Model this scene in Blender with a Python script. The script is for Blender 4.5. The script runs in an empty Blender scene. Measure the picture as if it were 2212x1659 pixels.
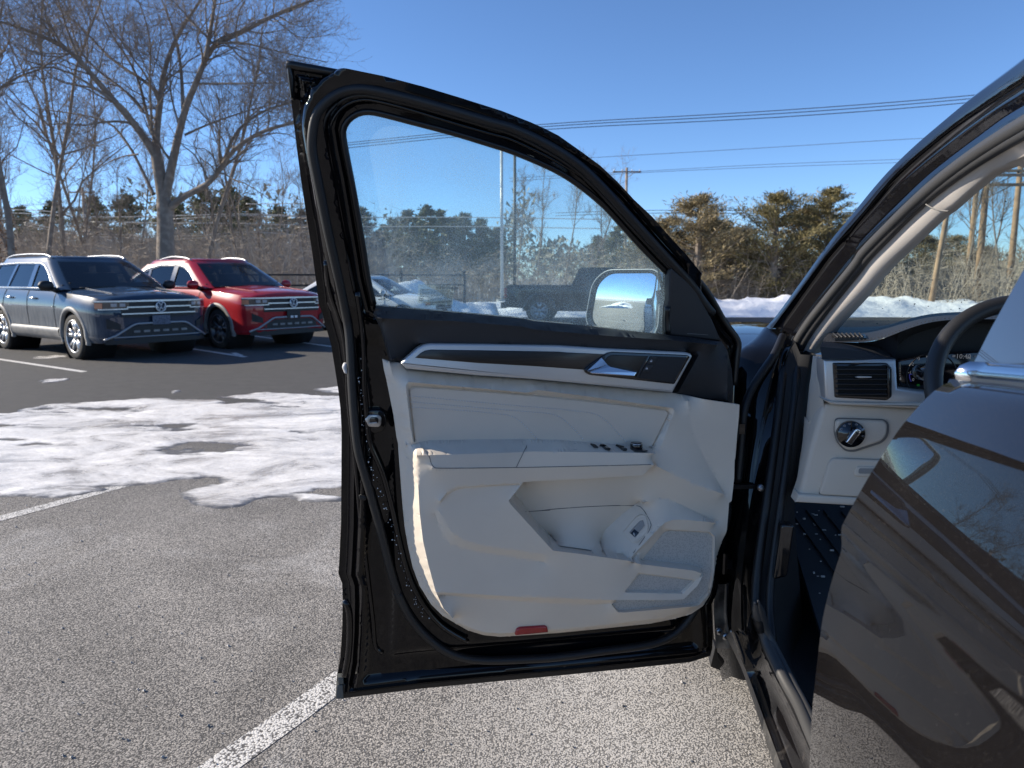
import bpy, bmesh, math, random
import numpy as np
from mathutils import Vector, Matrix, geometry

random.seed(7)
rng = np.random.default_rng(7)
SC = bpy.context.scene
COL = SC.collection
PI = math.pi

# ------------------------------------------------------------------ camera
CAM_H = 1.33
PITCH = math.radians(8.16)
FPX = 1600.0                       # focal length on a 2212 x 1659 picture
SP, CP = math.sin(PITCH), math.cos(PITCH)
cam_d = bpy.data.cameras.new('camera')
cam = bpy.data.objects.new('camera', cam_d)
COL.objects.link(cam)
cam.location = (0, 0, CAM_H)
cam.rotation_euler = (PI / 2 - PITCH, 0, 0)
cam_d.sensor_width = 36
cam_d.lens = 36 * FPX / 2212
cam_d.clip_start = 0.02
cam_d.clip_end = 3000
cam_d.dof.use_dof = True
cam_d.dof.focus_distance = 1.9
cam_d.dof.aperture_fstop = 6.8
SC.camera = cam

# ------------------------------------------------------------------ sky, sun, exposure
SUN_EL = math.radians(27)
SUN_V = Vector((-0.98, 0.18, 0)).normalized() * math.cos(SUN_EL) + Vector((0, 0, math.sin(SUN_EL)))
world = bpy.data.worlds.new('World')
SC.world = world
world.use_nodes = True
wn = world.node_tree.nodes
wl = world.node_tree.links
sky = wn.new('ShaderNodeTexSky')
sky.sky_type = 'NISHITA'
sky.sun_disc = False
sky.sun_elevation = SUN_EL
sky.sun_rotation = math.atan2(SUN_V.x, SUN_V.y)
sky.air_density = 0.7
sky.dust_density = 0.0
sky.altitude = 0
sky.ozone_density = 6.0
wl.new(sky.outputs[0], wn['Background'].inputs[0])
wn['Background'].inputs[1].default_value = 0.12
sun_d = bpy.data.lights.new('sun', 'SUN')
sun = bpy.data.objects.new('sun', sun_d)
COL.objects.link(sun)
sun.location = (-20, 4, 20)
sun_d.energy = 5.0
sun_d.angle = math.radians(0.53)
sun_d.color = (1.0, 0.90, 0.76)
sun.rotation_euler = (-SUN_V).to_track_quat('-Z', 'Y').to_euler()
vs = SC.view_settings
vs.view_transform = 'Standard'
vs.look = 'None'
vs.exposure = 0.7
vs.gamma = 1
vs.use_curve_mapping = False
SC.cycles.transparent_max_bounces = 24
SC.cycles.max_bounces = 10

# ------------------------------------------------------------------ pixel -> space (2212 x 1659 picture)
def ray(u, v):
    xc = (u - 1106) / FPX
    yc = (829.5 - v) / FPX
    return Vector((xc, CP + yc * SP, -SP + yc * CP))
CAMP = Vector((0, 0, CAM_H))
def pY(u, v, Y):
    d = ray(u, v); return CAMP + d * (Y / d.y)
def pZ(u, v, z):
    d = ray(u, v); return CAMP + d * ((z - CAM_H) / d.z)
def pPl(u, v, p0, n):
    d = ray(u, v); return CAMP + d * ((p0 - CAMP).dot(n) / d.dot(n))
# study crops of the photograph: origin and scale on the 2212 picture
ORG = {'1': (603.5, 109.7, .24802), '2': (1097.2, 219.4, .24802), '3': (658.3, 548.6, .24802), '4': (1152.1, 658.3, .24802),
       '5': (658.3, 932.6, .24802), '6': (1152.1, 987.5, .24802), '7': (658.3, 1261.8, .24802), '8': (1206.9, 1261.8, .24802),
       'a': (1645.8, 109.7, .26456), 'b': (1536.1, 493.7, .30555), 'c': (1718.2, 548.6, .23148), 'd': (1536.1, 877.8, .30555),
       'e': (1481.2, 1206.9, .33036), 'f': (0, 493.7, .19842), 'g': (307.2, 521.2, .19842), 'h': (0, 0, .34722), 'D': (0, 0, 1)}
def Q(s):
    """'3 675,915 690,1010 / 5 800,0' -> list of picture points"""
    out = []
    for blk in s.split('/'):
        t = blk.split()
        ox, oy, k = ORG[t[0]]
        for p in t[1:]:
            x, y = p.split(',')
            out.append((ox + float(x) * k, oy + float(y) * k))
    return out

# ------------------------------------------------------------------ materials
MATS = {}
def mat(name, color, rough=.5, metal=0., coat=0., coat_rough=.03, spec=.5, bump=None, var=None, emit=None, alpha=None, sheen=0):
    """bump=(scale, strength, detail)  var=(scale, colour2, lo, hi)"""
    if name in MATS: return MATS[name]
    m = bpy.data.materials.new(name); m.use_nodes = True
    nt = m.node_tree; b = nt.nodes['Principled BSDF']
    b.inputs['Base Color'].default_value = (*color, 1)
    b.inputs['Roughness'].default_value = rough
    b.inputs['Metallic'].default_value = metal
    b.inputs['Coat Weight'].default_value = coat
    b.inputs['Coat Roughness'].default_value = coat_rough
    b.inputs['Specular IOR Level'].default_value = spec
    b.inputs['Sheen Weight'].default_value = sheen
    if emit:
        b.inputs['Emission Color'].default_value = (*emit[0], 1)
        b.inputs['Emission Strength'].default_value = emit[1]
    tc = nt.nodes.new('ShaderNodeTexCoord')
    if var:
        n = nt.nodes.new('ShaderNodeTexNoise'); n.inputs['Scale'].default_value = var[0]; n.inputs['Detail'].default_value = 6
        nt.links.new(tc.outputs['Object'], n.inputs['Vector'])
        r = nt.nodes.new('ShaderNodeMapRange'); r.inputs[1].default_value = var[2]; r.inputs[2].default_value = var[3]
        nt.links.new(n.outputs[0], r.inputs[0])
        mx = nt.nodes.new('ShaderNodeMix'); mx.data_type = 'RGBA'
        mx.inputs[6].default_value = (*color, 1); mx.inputs[7].default_value = (*var[1], 1)
        nt.links.new(r.outputs[0], mx.inputs[0]); nt.links.new(mx.outputs[2], b.inputs['Base Color'])
    if bump:
        n = nt.nodes.new('ShaderNodeTexNoise'); n.inputs['Scale'].default_value = bump[0]; n.inputs['Detail'].default_value = bump[2] if len(bump) > 2 else 3
        nt.links.new(tc.outputs['Object'], n.inputs['Vector'])
        bp = nt.nodes.new('ShaderNodeBump'); bp.inputs['Strength'].default_value = bump[1]; bp.inputs['Distance'].default_value = bump[3] if len(bump) > 3 else .001
        nt.links.new(n.outputs[0], bp.inputs['Height']); nt.links.new(bp.outputs[0], b.inputs['Normal'])
    MATS[name] = m
    return m

def glass_mat(name, tint, fog=0., fog_col=(.75, .8, .85), gloss=1., drops=0., fog_scale=9):
    if name in MATS: return MATS[name]
    m = bpy.data.materials.new(name); m.use_nodes = True
    nt = m.node_tree; N = nt.nodes; L = nt.links
    N.remove(N['Principled BSDF'])
    out = N['Material Output']
    tr = N.new('ShaderNodeBsdfTransparent'); tr.inputs[0].default_value = (*tint, 1)
    gl = N.new('ShaderNodeBsdfGlossy'); gl.inputs['Roughness'].default_value = .01; gl.inputs[0].default_value = (gloss, gloss, gloss, 1)
    fr = N.new('ShaderNodeFresnel'); fr.inputs[0].default_value = 1.45
    mx = N.new('ShaderNodeMixShader'); L.new(fr.outputs[0], mx.inputs[0]); L.new(tr.outputs[0], mx.inputs[1]); L.new(gl.outputs[0], mx.inputs[2])
    last = mx
    if fog:
        tc = N.new('ShaderNodeTexCoord')
        n1 = N.new('ShaderNodeTexNoise'); n1.inputs['Scale'].default_value = fog_scale; n1.inputs['Detail'].default_value = 5; n1.inputs['Distortion'].default_value = .6
        n2 = N.new('ShaderNodeTexNoise'); n2.inputs['Scale'].default_value = 420; n2.inputs['Detail'].default_value = 2
        L.new(tc.outputs['Object'], n1.inputs['Vector']); L.new(tc.outputs['Object'], n2.inputs['Vector'])
        r1 = N.new('ShaderNodeMapRange'); r1.inputs[1].default_value = .3; r1.inputs[2].default_value = .7; r1.inputs[3].default_value = .35; r1.inputs[4].default_value = 1
        r2 = N.new('ShaderNodeMapRange'); r2.inputs[1].default_value = .35; r2.inputs[2].default_value = .65; r2.inputs[3].default_value = .7; r2.inputs[4].default_value = 1.25
        L.new(n1.outputs[0], r1.inputs[0]); L.new(n2.outputs[0], r2.inputs[0])
        mu = N.new('ShaderNodeMath'); mu.operation = 'MULTIPLY'; L.new(r1.outputs[0], mu.inputs[0]); L.new(r2.outputs[0], mu.inputs[1])
        mu2 = N.new('ShaderNodeMath'); mu2.operation = 'MULTIPLY'; mu2.inputs[1].default_value = fog; mu2.use_clamp = True; L.new(mu.outputs[0], mu2.inputs[0])
        df = N.new('ShaderNodeBsdfDiffuse'); df.inputs[0].default_value = (*fog_col, 1)
        tl = N.new('ShaderNodeBsdfTranslucent'); tl.inputs[0].default_value = (*fog_col, 1)
        ad = N.new('ShaderNodeMixShader'); ad.inputs[0].default_value = .18; L.new(df.outputs[0], ad.inputs[1]); L.new(tl.outputs[0], ad.inputs[2])
        m2 = N.new('ShaderNodeMixShader'); L.new(mu2.outputs[0], m2.inputs[0]); L.new(last.outputs[0], m2.inputs[1]); L.new(ad.outputs[0], m2.inputs[2])
        last = m2
    L.new(last.outputs[0], out.inputs[0])
    MATS[name] = m
    return m

# ------------------------------------------------------------------ objects
def tag(o, label=None, cat=None, group=None, kind=None):
    if label: o['label'] = label
    if cat: o['category'] = cat
    if group: o['group'] = group
    if kind: o['kind'] = kind
    return o
WORLD_ROOT = {}
def thing(name, loc, label, cat, group=None, rz=0., world=True, scale=1.):
    o = bpy.data.objects.new(name, None); COL.objects.link(o)
    o.location = loc; o.rotation_euler = (0, 0, rz); o.scale = (scale,) * 3
    o.empty_display_size = .2
    if world: WORLD_ROOT[o.name] = Vector(loc)
    return tag(o, label, cat, group)
def root_of(o):
    while o.parent: o = o.parent
    return o
def obj(name, verts, faces, material, parent=None, smooth=True, label=None):
    me = bpy.data.meshes.new(name)
    me.from_pydata([tuple(v) for v in verts], [], [tuple(f) for f in faces])
    if material: me.materials.append(material)
    if smooth: me.polygons.foreach_set('use_smooth', [True] * len(me.polygons))
    o = bpy.data.objects.new(name, me); COL.objects.link(o)
    if parent:
        r = root_of(parent)
        if r.name in WORLD_ROOT: me.transform(Matrix.Translation(-WORLD_ROOT[r.name]))
        o.parent = parent
    if label: o['label'] = label
    me.update()
    return o
def sharp(o, ang=35):
    try:
        o.data.set_sharp_from_angle(angle=math.radians(ang))
    except Exception: pass
    return o

class MB:
    def __init__(s): s.v = []; s.f = []
    def add(s, v, f):
        k = len(s.v); s.v += [tuple(p) for p in v]; s.f += [tuple(i + k for i in q) for q in f]; return s
    def box(s, c, sx, sy, sz, ax=None):
        ax = ax or (Vector((1, 0, 0)), Vector((0, 1, 0)), Vector((0, 0, 1)))
        c = Vector(c); P = []
        for i in (-1, 1):
            for j in (-1, 1):
                for k in (-1, 1): P.append(c + ax[0] * (i * sx / 2) + ax[1] * (j * sy / 2) + ax[2] * (k * sz / 2))
        return s.add(P, [(0, 1, 3, 2), (4, 6, 7, 5), (0, 4, 5, 1), (2, 3, 7, 6), (0, 2, 6, 4), (1, 5, 7, 3)])
    def tube(s, path, rad, sides=8, closed=False, caps=True, flat=1., up=None):
        v, f = tube_vf(path, rad, sides, closed, caps, flat, up); return s.add(v, f)
    def grid(s, rows, closed_u=False):
        n = len(rows[0]); V = [p for r in rows for p in r]; F = []
        for i in range(len(rows) - 1):
            for j in range(n - (0 if closed_u else 1)):
                a = i * n + j; b = i * n + (j + 1) % n
                F.append((a, b, b + n, a + n))
        return s.add(V, F)
    def build(s, name, m, parent=None, smooth=True, label=None): return obj(name, s.v, s.f, m, parent, smooth, label)

def tube_vf(path, rad, sides=8, closed=False, caps=True, flat=1., up=None):
    P = [Vector(p) for p in path]; n = len(P)
    if not isinstance(rad, (list, tuple)): rad = [rad] * n
    V = []; F = []
    ref = None
    for i in range(n):
        if closed: t = P[(i + 1) % n] - P[i - 1]
        else: t = P[min(i + 1, n - 1)] - P[max(i - 1, 0)]
        t.normalize()
        if ref is None:
            ref = Vector(up) if up else (Vector((0, 0, 1)) if abs(t.z) < .9 else Vector((1, 0, 0)))
        b = t.cross(ref)
        if b.length < 1e-6: b = t.orthogonal()
        b.normalize(); ref2 = b.cross(t).normalized()
        ref = Vector(up) if up else ref2
        for k in range(sides):
            a = 2 * PI * k / sides
            V.append(P[i] + b * (math.cos(a) * rad[i]) + ref2 * (math.sin(a) * rad[i] * flat))
    m = n if closed else n - 1
    for i in range(m):
        for k in range(sides):
            a = i * sides + k; b = i * sides + (k + 1) % sides
            c = ((i + 1) % n) * sides + (k + 1) % sides; d = ((i + 1) % n) * sides + k
            F.append((a, b, c, d))
    if caps and not closed:
        F.append(tuple(range(sides - 1, -1, -1))); F.append(tuple((n - 1) * sides + k for k in range(sides)))
    return V, F

def chaikin(P, it=2, closed=False):
    P = [Vector(p) for p in P]
    for _ in range(it):
        R = [] if closed else [P[0]]
        n = len(P)
        for i in range(n if closed else n - 1):
            a, b = P[i], P[(i + 1) % n]
            R += [a * .75 + b * .25, a * .25 + b * .75]
        if not closed: R.append(P[-1])
        P = R
    return P
def resample(P, step=None, n=None):
    P = [Vector(p) for p in P]
    L = [0]
    for a, b in zip(P, P[1:]): L.append(L[-1] + (b - a).length)
    if n is None: n = max(2, int(round(L[-1] / step)) + 1)
    out = []; j = 0
    for i in range(n):
        t = L[-1] * i / (n - 1)
        while j < len(P) - 2 and L[j + 1] < t: j += 1
        d = L[j + 1] - L[j]
        out.append(P[j].lerp(P[j + 1], (t - L[j]) / d if d > 1e-12 else 0))
    return out
def inset(P, d):
    """move a closed 2-D polygon inwards by d (any orientation)"""
    n = len(P); A = sum(P[i][0] * P[(i + 1) % n][1] - P[(i + 1) % n][0] * P[i][1] for i in range(n))
    sg = 1 if A > 0 else -1
    R = []
    for i in range(n):
        p0, p1, p2 = Vector(P[i - 1][:2]), Vector(P[i][:2]), Vector(P[(i + 1) % n][:2])
        e1 = (p1 - p0); e2 = (p2 - p1)
        if e1.length < 1e-9 or e2.length < 1e-9: R.append(p1); continue
        e1.normalize(); e2.normalize()
        n1 = Vector((-e1.y, e1.x)) * sg; n2 = Vector((-e2.y, e2.x)) * sg
        b = n1 + n2
        if b.length < 1e-6: R.append(p1 + n1 * d); continue
        b.normalize(); R.append(p1 + b * (d / max(.35, b.dot(n1))))
    return R
def plate(P, mp, h0, h1, bev=.003, seg=3):
    """closed outline P (2-D) lifted by mp(x,y,h) from h0 to h1 with a rounded front edge"""
    rings = [[mp(p[0], p[1], h0) for p in P], [mp(p[0], p[1], h1 - bev) for p in P]]
    for k in range(1, seg + 1):
        th = PI / 2 * k / seg
        q = inset(P, bev * (1 - math.cos(th)))
        rings.append([mp(p[0], p[1], h1 - bev + bev * math.sin(th)) for p in q])
    n = len(P); V = [p for r in rings for p in r]; F = []
    for i in range(len(rings) - 1):
        for j in range(n):
            F.append((i * n + j, i * n + (j + 1) % n, (i + 1) * n + (j + 1) % n, (i + 1) * n + j))
    F.append(tuple((len(rings) - 1) * n + j for j in range(n)))
    F.append(tuple(range(n - 1, -1, -1)))
    return V, F
def rounded(P, r, seg=4):
    """round the corners of a 2-D polygon"""
    out = []; n = len(P)
    for i in range(n):
        p0, p1, p2 = Vector(P[i - 1]), Vector(P[i]), Vector(P[(i + 1) % n])
        a = p0 - p1; b = p2 - p1
        d = min(r, a.length * .45, b.length * .45)
        A = p1 + a.normalized() * d; B = p1 + b.normalized() * d
        for k in range(seg + 1):
            t = k / seg
            out.append(A.lerp(p1, t).lerp(p1.lerp(B, t), t))
    return out
def in_poly(X, Y, P):
    P = np.array([(p[0], p[1]) for p in P]); c = np.zeros(X.shape, bool)
    n = len(P); j = n - 1
    for i in range(n):
        xi, yi = P[i]; xj, yj = P[j]
        k = ((yi > Y) != (yj > Y)) & (X < (xj - xi) * (Y - yi) / ((yj - yi) if yj != yi else 1e-12) + xi)
        c ^= k; j = i
    return c
def seg_dist(X, Y, P, closed=True):
    P = np.array([(p[0], p[1]) for p in P]); d = np.full(X.shape, 1e9)
    n = len(P)
    for i in range(n if closed else n - 1):
        a = P[i]; b = P[(i + 1) % n]; e = b - a; L = e @ e
        if L < 1e-14: continue
        t = np.clip(((X - a[0]) * e[0] + (Y - a[1]) * e[1]) / L, 0, 1)
        d = np.minimum(d, np.hypot(X - a[0] - t * e[0], Y - a[1] - t * e[1]))
    return d
def cdt_mesh(outline, holes, lines, step, lstep=None):
    """constrained triangulation: returns pts (n,2), tris, list of arrays of point ids per line"""
    lstep = lstep or step * .8
    pts = []; edges = []; ids = []
    def addline(L, closed):
        L = [Vector(p[:2]) for p in L]
        if closed: L = L + [L[0]]
        R = [L[0]]
        for a, b in zip(L, L[1:]):
            k = max(1, int(math.ceil((b - a).length / lstep)))
            for i in range(1, k + 1): R.append(a.lerp(b, i / k))
        if closed: R = R[:-1]
        s = len(pts); pts.extend(R); m = len(R)
        for i in range(m if closed else m - 1): edges.append((s + i, s + (i + 1) % m))
        return (s, s + m)
    ids.append(addline(outline, True))
    for h in holes: ids.append(addline(h, True))
    for l in lines: ids.append(addline(l, False))
    ox = [p[0] for p in outline]; oy = [p[1] for p in outline]
    gx, gy = np.meshgrid(np.arange(min(ox) + step / 2, max(ox), step), np.arange(min(oy) + step / 2, max(oy), step * .87))
    gx = gx + (np.arange(gy.shape[0]) % 2)[:, None] * step / 2
    gx = gx.ravel(); gy = gy.ravel()
    k = in_poly(gx, gy, outline)
    for h in holes: k &= ~in_poly(gx, gy, h)
    gx = gx[k]; gy = gy[k]
    ap = np.array([(p[0], p[1]) for p in pts])
    # drop grid points that crowd a line (hashed)
    cell = set((int(a / (step * .45)), int(b / (step * .45))) for a, b in ap)
    keep = [i for i in range(len(gx)) if (int(gx[i] / (step * .45)), int(gy[i] / (step * .45))) not in cell]
    allp = pts + [Vector((gx[i], gy[i])) for i in keep]
    r = geometry.delaunay_2d_cdt(allp, edges, [], 0, 1e-7)
    vo = np.array([(p[0], p[1]) for p in r[0]])
    tr = np.array([list(t) for t in r[2]], int)
    c = vo[tr].mean(1)
    k = in_poly(c[:, 0], c[:, 1], outline)
    for h in holes: k &= ~in_poly(c[:, 0], c[:, 1], h)
    tr = tr[k]
    omap = {}
    for i, o in enumerate(r[3]):
        for a in o: omap[a] = i
    return vo, tr, [[omap[a] for a in range(s, e) if a in omap] for s, e in ids]
def membrane(n, tris, fixed, vals, it=1500):
    """heights: fixed ones stay, the rest relax to a soap film"""
    e = np.concatenate([tris[:, [0, 1]], tris[:, [1, 2]], tris[:, [2, 0]]]); e = np.concatenate([e, e[:, ::-1]])
    e = np.unique(e, axis=0)
    cnt = np.bincount(e[:, 0], minlength=n); st = np.concatenate([[0], np.cumsum(cnt)[:-1]])
    h = np.full(n, np.mean(vals)); h[fixed] = vals
    free = np.ones(n, bool); free[fixed] = False; free &= cnt > 0
    st2 = np.minimum(st, len(e) - 1)
    for k in range(it):
        s = np.add.reduceat(h[e[:, 1]], st2) / np.maximum(cnt, 1)
        h[free] += 1.0 * (s - h)[free]
    return h
# ================================================================== ground, paint, ice, snow
def asphalt():
    m = bpy.data.materials.new('asphalt'); m.use_nodes = True
    nt = m.node_tree; N = nt.nodes; L = nt.links; b = N['Principled BSDF']
    geo = N.new('ShaderNodeNewGeometry')
    vo = N.new('ShaderNodeTexVoronoi'); vo.inputs['Scale'].default_value = 180; vo.feature = 'F1'
    L.new(geo.outputs['Position'], vo.inputs['Vector'])
    n1 = N.new('ShaderNodeTexNoise'); n1.inputs['Scale'].default_value = 190; n1.inputs['Detail'].default_value = 3; L.new(geo.outputs['Position'], n1.inputs['Vector'])
    n2 = N.new('ShaderNodeTexNoise'); n2.inputs['Scale'].default_value = .9; n2.inputs['Detail'].default_value = 5; n2.inputs['Distortion'].default_value = .8; L.new(geo.outputs['Position'], n2.inputs['Vector'])
    n3 = N.new('ShaderNodeTexNoise'); n3.inputs['Scale'].default_value = 9; n3.inputs['Detail'].default_value = 4; L.new(geo.outputs['Position'], n3.inputs['Vector'])
    # stone colour per cell
    r0 = N.new('ShaderNodeSeparateColor'); L.new(vo.outputs['Color'], r0.inputs[0])
    stone = N.new('ShaderNodeValToRGB'); L.new(r0.outputs[0], stone.inputs[0])
    e = stone.color_ramp.elements; e[0].position = 0; e[0].color = (.175, .165, .152, 1); e[1].position = 1; e[1].color = (.60, .555, .495, 1)
    k = stone.color_ramp.elements.new(.12); k.color = (.28, .263, .24, 1); k = stone.color_ramp.elements.new(.7); k.color = (.415, .385, .345, 1)
    gap = N.new('ShaderNodeMapRange'); gap.inputs[1].default_value = .44; gap.inputs[2].default_value = .68; L.new(vo.outputs['Distance'], gap.inputs[0])
    gapn = N.new('ShaderNodeMapRange'); gapn.inputs[1].default_value = .62; gapn.inputs[2].default_value = .72; L.new(n1.outputs[0], gapn.inputs[0])
    gm = N.new('ShaderNodeMath'); gm.operation = 'MAXIMUM'; L.new(gap.outputs[0], gm.inputs[0]); L.new(gapn.outputs[0], gm.inputs[1])
    near = N.new('ShaderNodeMix'); near.data_type = 'RGBA'; L.new(gm.outputs[0], near.inputs[0]); L.new(stone.outputs[0], near.inputs[6]); near.inputs[7].default_value = (.105, .100, .094, 1)
    # broad wear and tyre polish
    sal = N.new('ShaderNodeMapRange'); sal.inputs[1].default_value = .36; sal.inputs[2].default_value = .66; L.new(n2.outputs[0], sal.inputs[0])
    sc = N.new('ShaderNodeMapRange'); sc.inputs[3].default_value = .76; sc.inputs[4].default_value = 1.06; L.new(sal.outputs[0], sc.inputs[0])
    n6 = N.new('ShaderNodeTexNoise'); n6.inputs['Scale'].default_value = 5.5; n6.inputs['Detail'].default_value = 7; n6.inputs['Roughness'].default_value = .7; L.new(geo.outputs['Position'], n6.inputs['Vector'])
    s6 = N.new('ShaderNodeMapRange'); s6.inputs[1].default_value = .3; s6.inputs[2].default_value = .7; s6.inputs[3].default_value = .90; s6.inputs[4].default_value = 1.08; L.new(n6.outputs[0], s6.inputs[0])
    mm_ = N.new('ShaderNodeMath'); mm_.operation = 'MULTIPLY'; L.new(sc.outputs[0], mm_.inputs[0]); L.new(s6.outputs[0], mm_.inputs[1])
    salt0 = N.new('ShaderNodeMix'); salt0.data_type = 'RGBA'; salt0.blend_type = 'MULTIPLY'; salt0.inputs[0].default_value = 1
    L.new(near.outputs[2], salt0.inputs[6]); L.new(mm_.outputs[0], salt0.inputs[7])
    # dried road salt lying on the stones
    n7 = N.new('ShaderNodeTexNoise'); n7.inputs['Scale'].default_value = 1.1; n7.inputs['Detail'].default_value = 6; n7.inputs['Distortion'].default_value = 1.5; n7.inputs['Roughness'].default_value = .62
    mp7 = N.new('ShaderNodeMapping'); mp7.inputs['Location'].default_value = (3.9, 1.6, 0); mp7.inputs['Scale'].default_value = (1, .8, 1); L.new(geo.outputs['Position'], mp7.inputs[0]); L.new(mp7.outputs[0], n7.inputs['Vector'])
    s7 = N.new('ShaderNodeMapRange'); s7.inputs[1].default_value = .54; s7.inputs[2].default_value = .72; s7.inputs[4].default_value = .42; L.new(n7.outputs[0], s7.inputs[0])
    inv = N.new('ShaderNodeMath'); inv.operation = 'MULTIPLY_ADD'; inv.inputs[1].default_value = -.75; inv.inputs[2].default_value = 1; L.new(gm.outputs[0], inv.inputs[0])
    # one bleached spill in the bay behind the open door
    vd = N.new('ShaderNodeVectorMath'); vd.operation = 'SUBTRACT'; vd.inputs[1].default_value = (.30, 2.05, 0); L.new(geo.outputs['Position'], vd.inputs[0])
    vm = N.new('ShaderNodeMapping'); vm.inputs['Rotation'].default_value = (0, 0, .5); vm.inputs['Scale'].default_value = (1.1, .75, 1); L.new(vd.outputs[0], vm.inputs[0])
    vl = N.new('ShaderNodeVectorMath'); vl.operation = 'LENGTH'; L.new(vm.outputs[0], vl.inputs[0])
    va = N.new('ShaderNodeMath'); va.operation = 'MULTIPLY_ADD'; va.inputs[1].default_value = .9; va.inputs[2].default_value = -.45; L.new(n6.outputs[0], va.inputs[0])
    vb = N.new('ShaderNodeMath'); vb.operation = 'ADD'; L.new(va.outputs[0], vb.inputs[0]); L.new(vl.outputs['Value'], vb.inputs[1])
    vr = N.new('ShaderNodeMapRange'); vr.inputs[1].default_value = .75; vr.inputs[2].default_value = .1; vr.inputs[3].default_value = 0; vr.inputs[4].default_value = .5; L.new(vb.outputs[0], vr.inputs[0])
    vx = N.new('ShaderNodeMath'); vx.operation = 'MAXIMUM'; L.new(vr.outputs[0], vx.inputs[0]); L.new(s7.outputs[0], vx.inputs[1]); s7 = vx
    s7b = N.new('ShaderNodeMath'); s7b.operation = 'MULTIPLY'; L.new(s7.outputs[0], s7b.inputs[0]); L.new(inv.outputs[0], s7b.inputs[1])
    salt = N.new('ShaderNodeMix'); salt.data_type = 'RGBA'; L.new(s7b.outputs[0], salt.inputs[0]); L.new(salt0.outputs[2], salt.inputs[6]); salt.inputs[7].default_value = (.74, .72, .69, 1)
    # cleaner, darker pavement on the far aisle
    sx = N.new('ShaderNodeSeparateXYZ'); L.new(geo.outputs['Position'], sx.inputs[0])
    ad = N.new('ShaderNodeMath'); ad.operation = 'MULTIPLY_ADD'; ad.inputs[1].default_value = 1.6; L.new(n2.outputs[0], ad.inputs[0]); L.new(sx.outputs['Y'], ad.inputs[2])
    far = N.new('ShaderNodeMapRange'); far.inputs[1].default_value = 4.6; far.inputs[2].default_value = 8.2; L.new(ad.outputs[0], far.inputs[0])
    fcol = N.new('ShaderNodeMix'); fcol.data_type = 'RGBA'; fcol.inputs[6].default_value = (.05, .049, .048, 1); fcol.inputs[7].default_value = (.11, .106, .10, 1); L.new(n6.outputs[0], fcol.inputs[0])
    mx = N.new('ShaderNodeMix'); mx.data_type = 'RGBA'; L.new(far.outputs[0], mx.inputs[0]); L.new(salt.outputs[2], mx.inputs[6]); L.new(fcol.outputs[2], mx.inputs[7])
    # near-left pavement a shade darker than the salted bay
    L.new(mx.outputs[2], b.inputs['Base Color'])
    b.inputs['Roughness'].default_value = .85
    b.inputs['Specular IOR Level'].default_value = .3
    hs = N.new('ShaderNodeMath'); hs.operation = 'SUBTRACT'; hs.inputs[0].default_value = 1; L.new(gm.outputs[0], hs.inputs[1])
    bp = N.new('ShaderNodeBump'); bp.inputs['Strength'].default_value = .6; bp.inputs['Distance'].default_value = .002; L.new(hs.outputs[0], bp.inputs['Height']); L.new(bp.outputs[0], b.inputs['Normal'])
    return m
m_asph = asphalt()
GROUND = obj('parking_lot', [(-60, -20, 0), (60, -20, 0), (60, 26.5, 0), (-60, 26.5, 0)], [(0, 1, 2, 3)], m_asph, None, False)
tag(GROUND, kind='structure')
m_field = mat('winter_field', (.20, .17, .13), .95, var=(.25, (.80, .82, .86), .40, .55), bump=(1.5, .6, 6, .1))
FIELD = obj('terrain', [(-1500, 24.4, -.02), (1500, 24.4, -.02), (1500, 1500, -.4), (-1500, 1500, -.4), (-1500, -600, -.05), (1500, -600, -.05), (-60.0, -20, -.05), (60.0, -20, -.05)], [(0, 1, 2, 3), (4, 5, 1, 0)], m_field, None, False)
FIELD.location.z = -.03
tag(FIELD, kind='structure')
def paint_mat(name, wear):
    m = mat(name, (.62, .61, .58), .8)
    nt = m.node_tree; N = nt.nodes; L = nt.links; b = N['Principled BSDF']
    geo = N.new('ShaderNodeNewGeometry')
    v = N.new('ShaderNodeTexVoronoi'); v.inputs['Scale'].default_value = 135; L.new(geo.outputs['Position'], v.inputs['Vector'])
    n = N.new('ShaderNodeTexNoise'); n.inputs['Scale'].default_value = 22; n.inputs['Detail'].default_value = 6; L.new(geo.outputs['Position'], n.inputs['Vector'])
    a = N.new('ShaderNodeMath'); a.operation = 'MULTIPLY_ADD'; a.inputs[1].default_value = .55; L.new(n.outputs[0], a.inputs[0]); L.new(v.outputs['Distance'], a.inputs[2])
    r = N.new('ShaderNodeMapRange'); r.inputs[1].default_value = wear; r.inputs[2].default_value = wear + .2; L.new(a.outputs[0], r.inputs[0])
    mx = N.new('ShaderNodeMix'); mx.data_type = 'RGBA'; mx.inputs[6].default_value = (.66, .64, .60, 1); mx.inputs[7].default_value = (.10, .095, .09, 1); L.new(r.outputs[0], mx.inputs[0]); L.new(mx.outputs[2], b.inputs['Base Color'])
    hb = N.new('ShaderNodeBump'); hb.inputs['Strength'].default_value = .7; hb.inputs['Distance'].default_value = .003; hb.invert = True; L.new(v.outputs['Distance'], hb.inputs['Height']); L.new(hb.outputs[0], b.inputs['Normal'])
    return m
m_line = paint_mat('worn_white_paint', .78); m_line2 = paint_mat('white_paint', .95)
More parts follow.
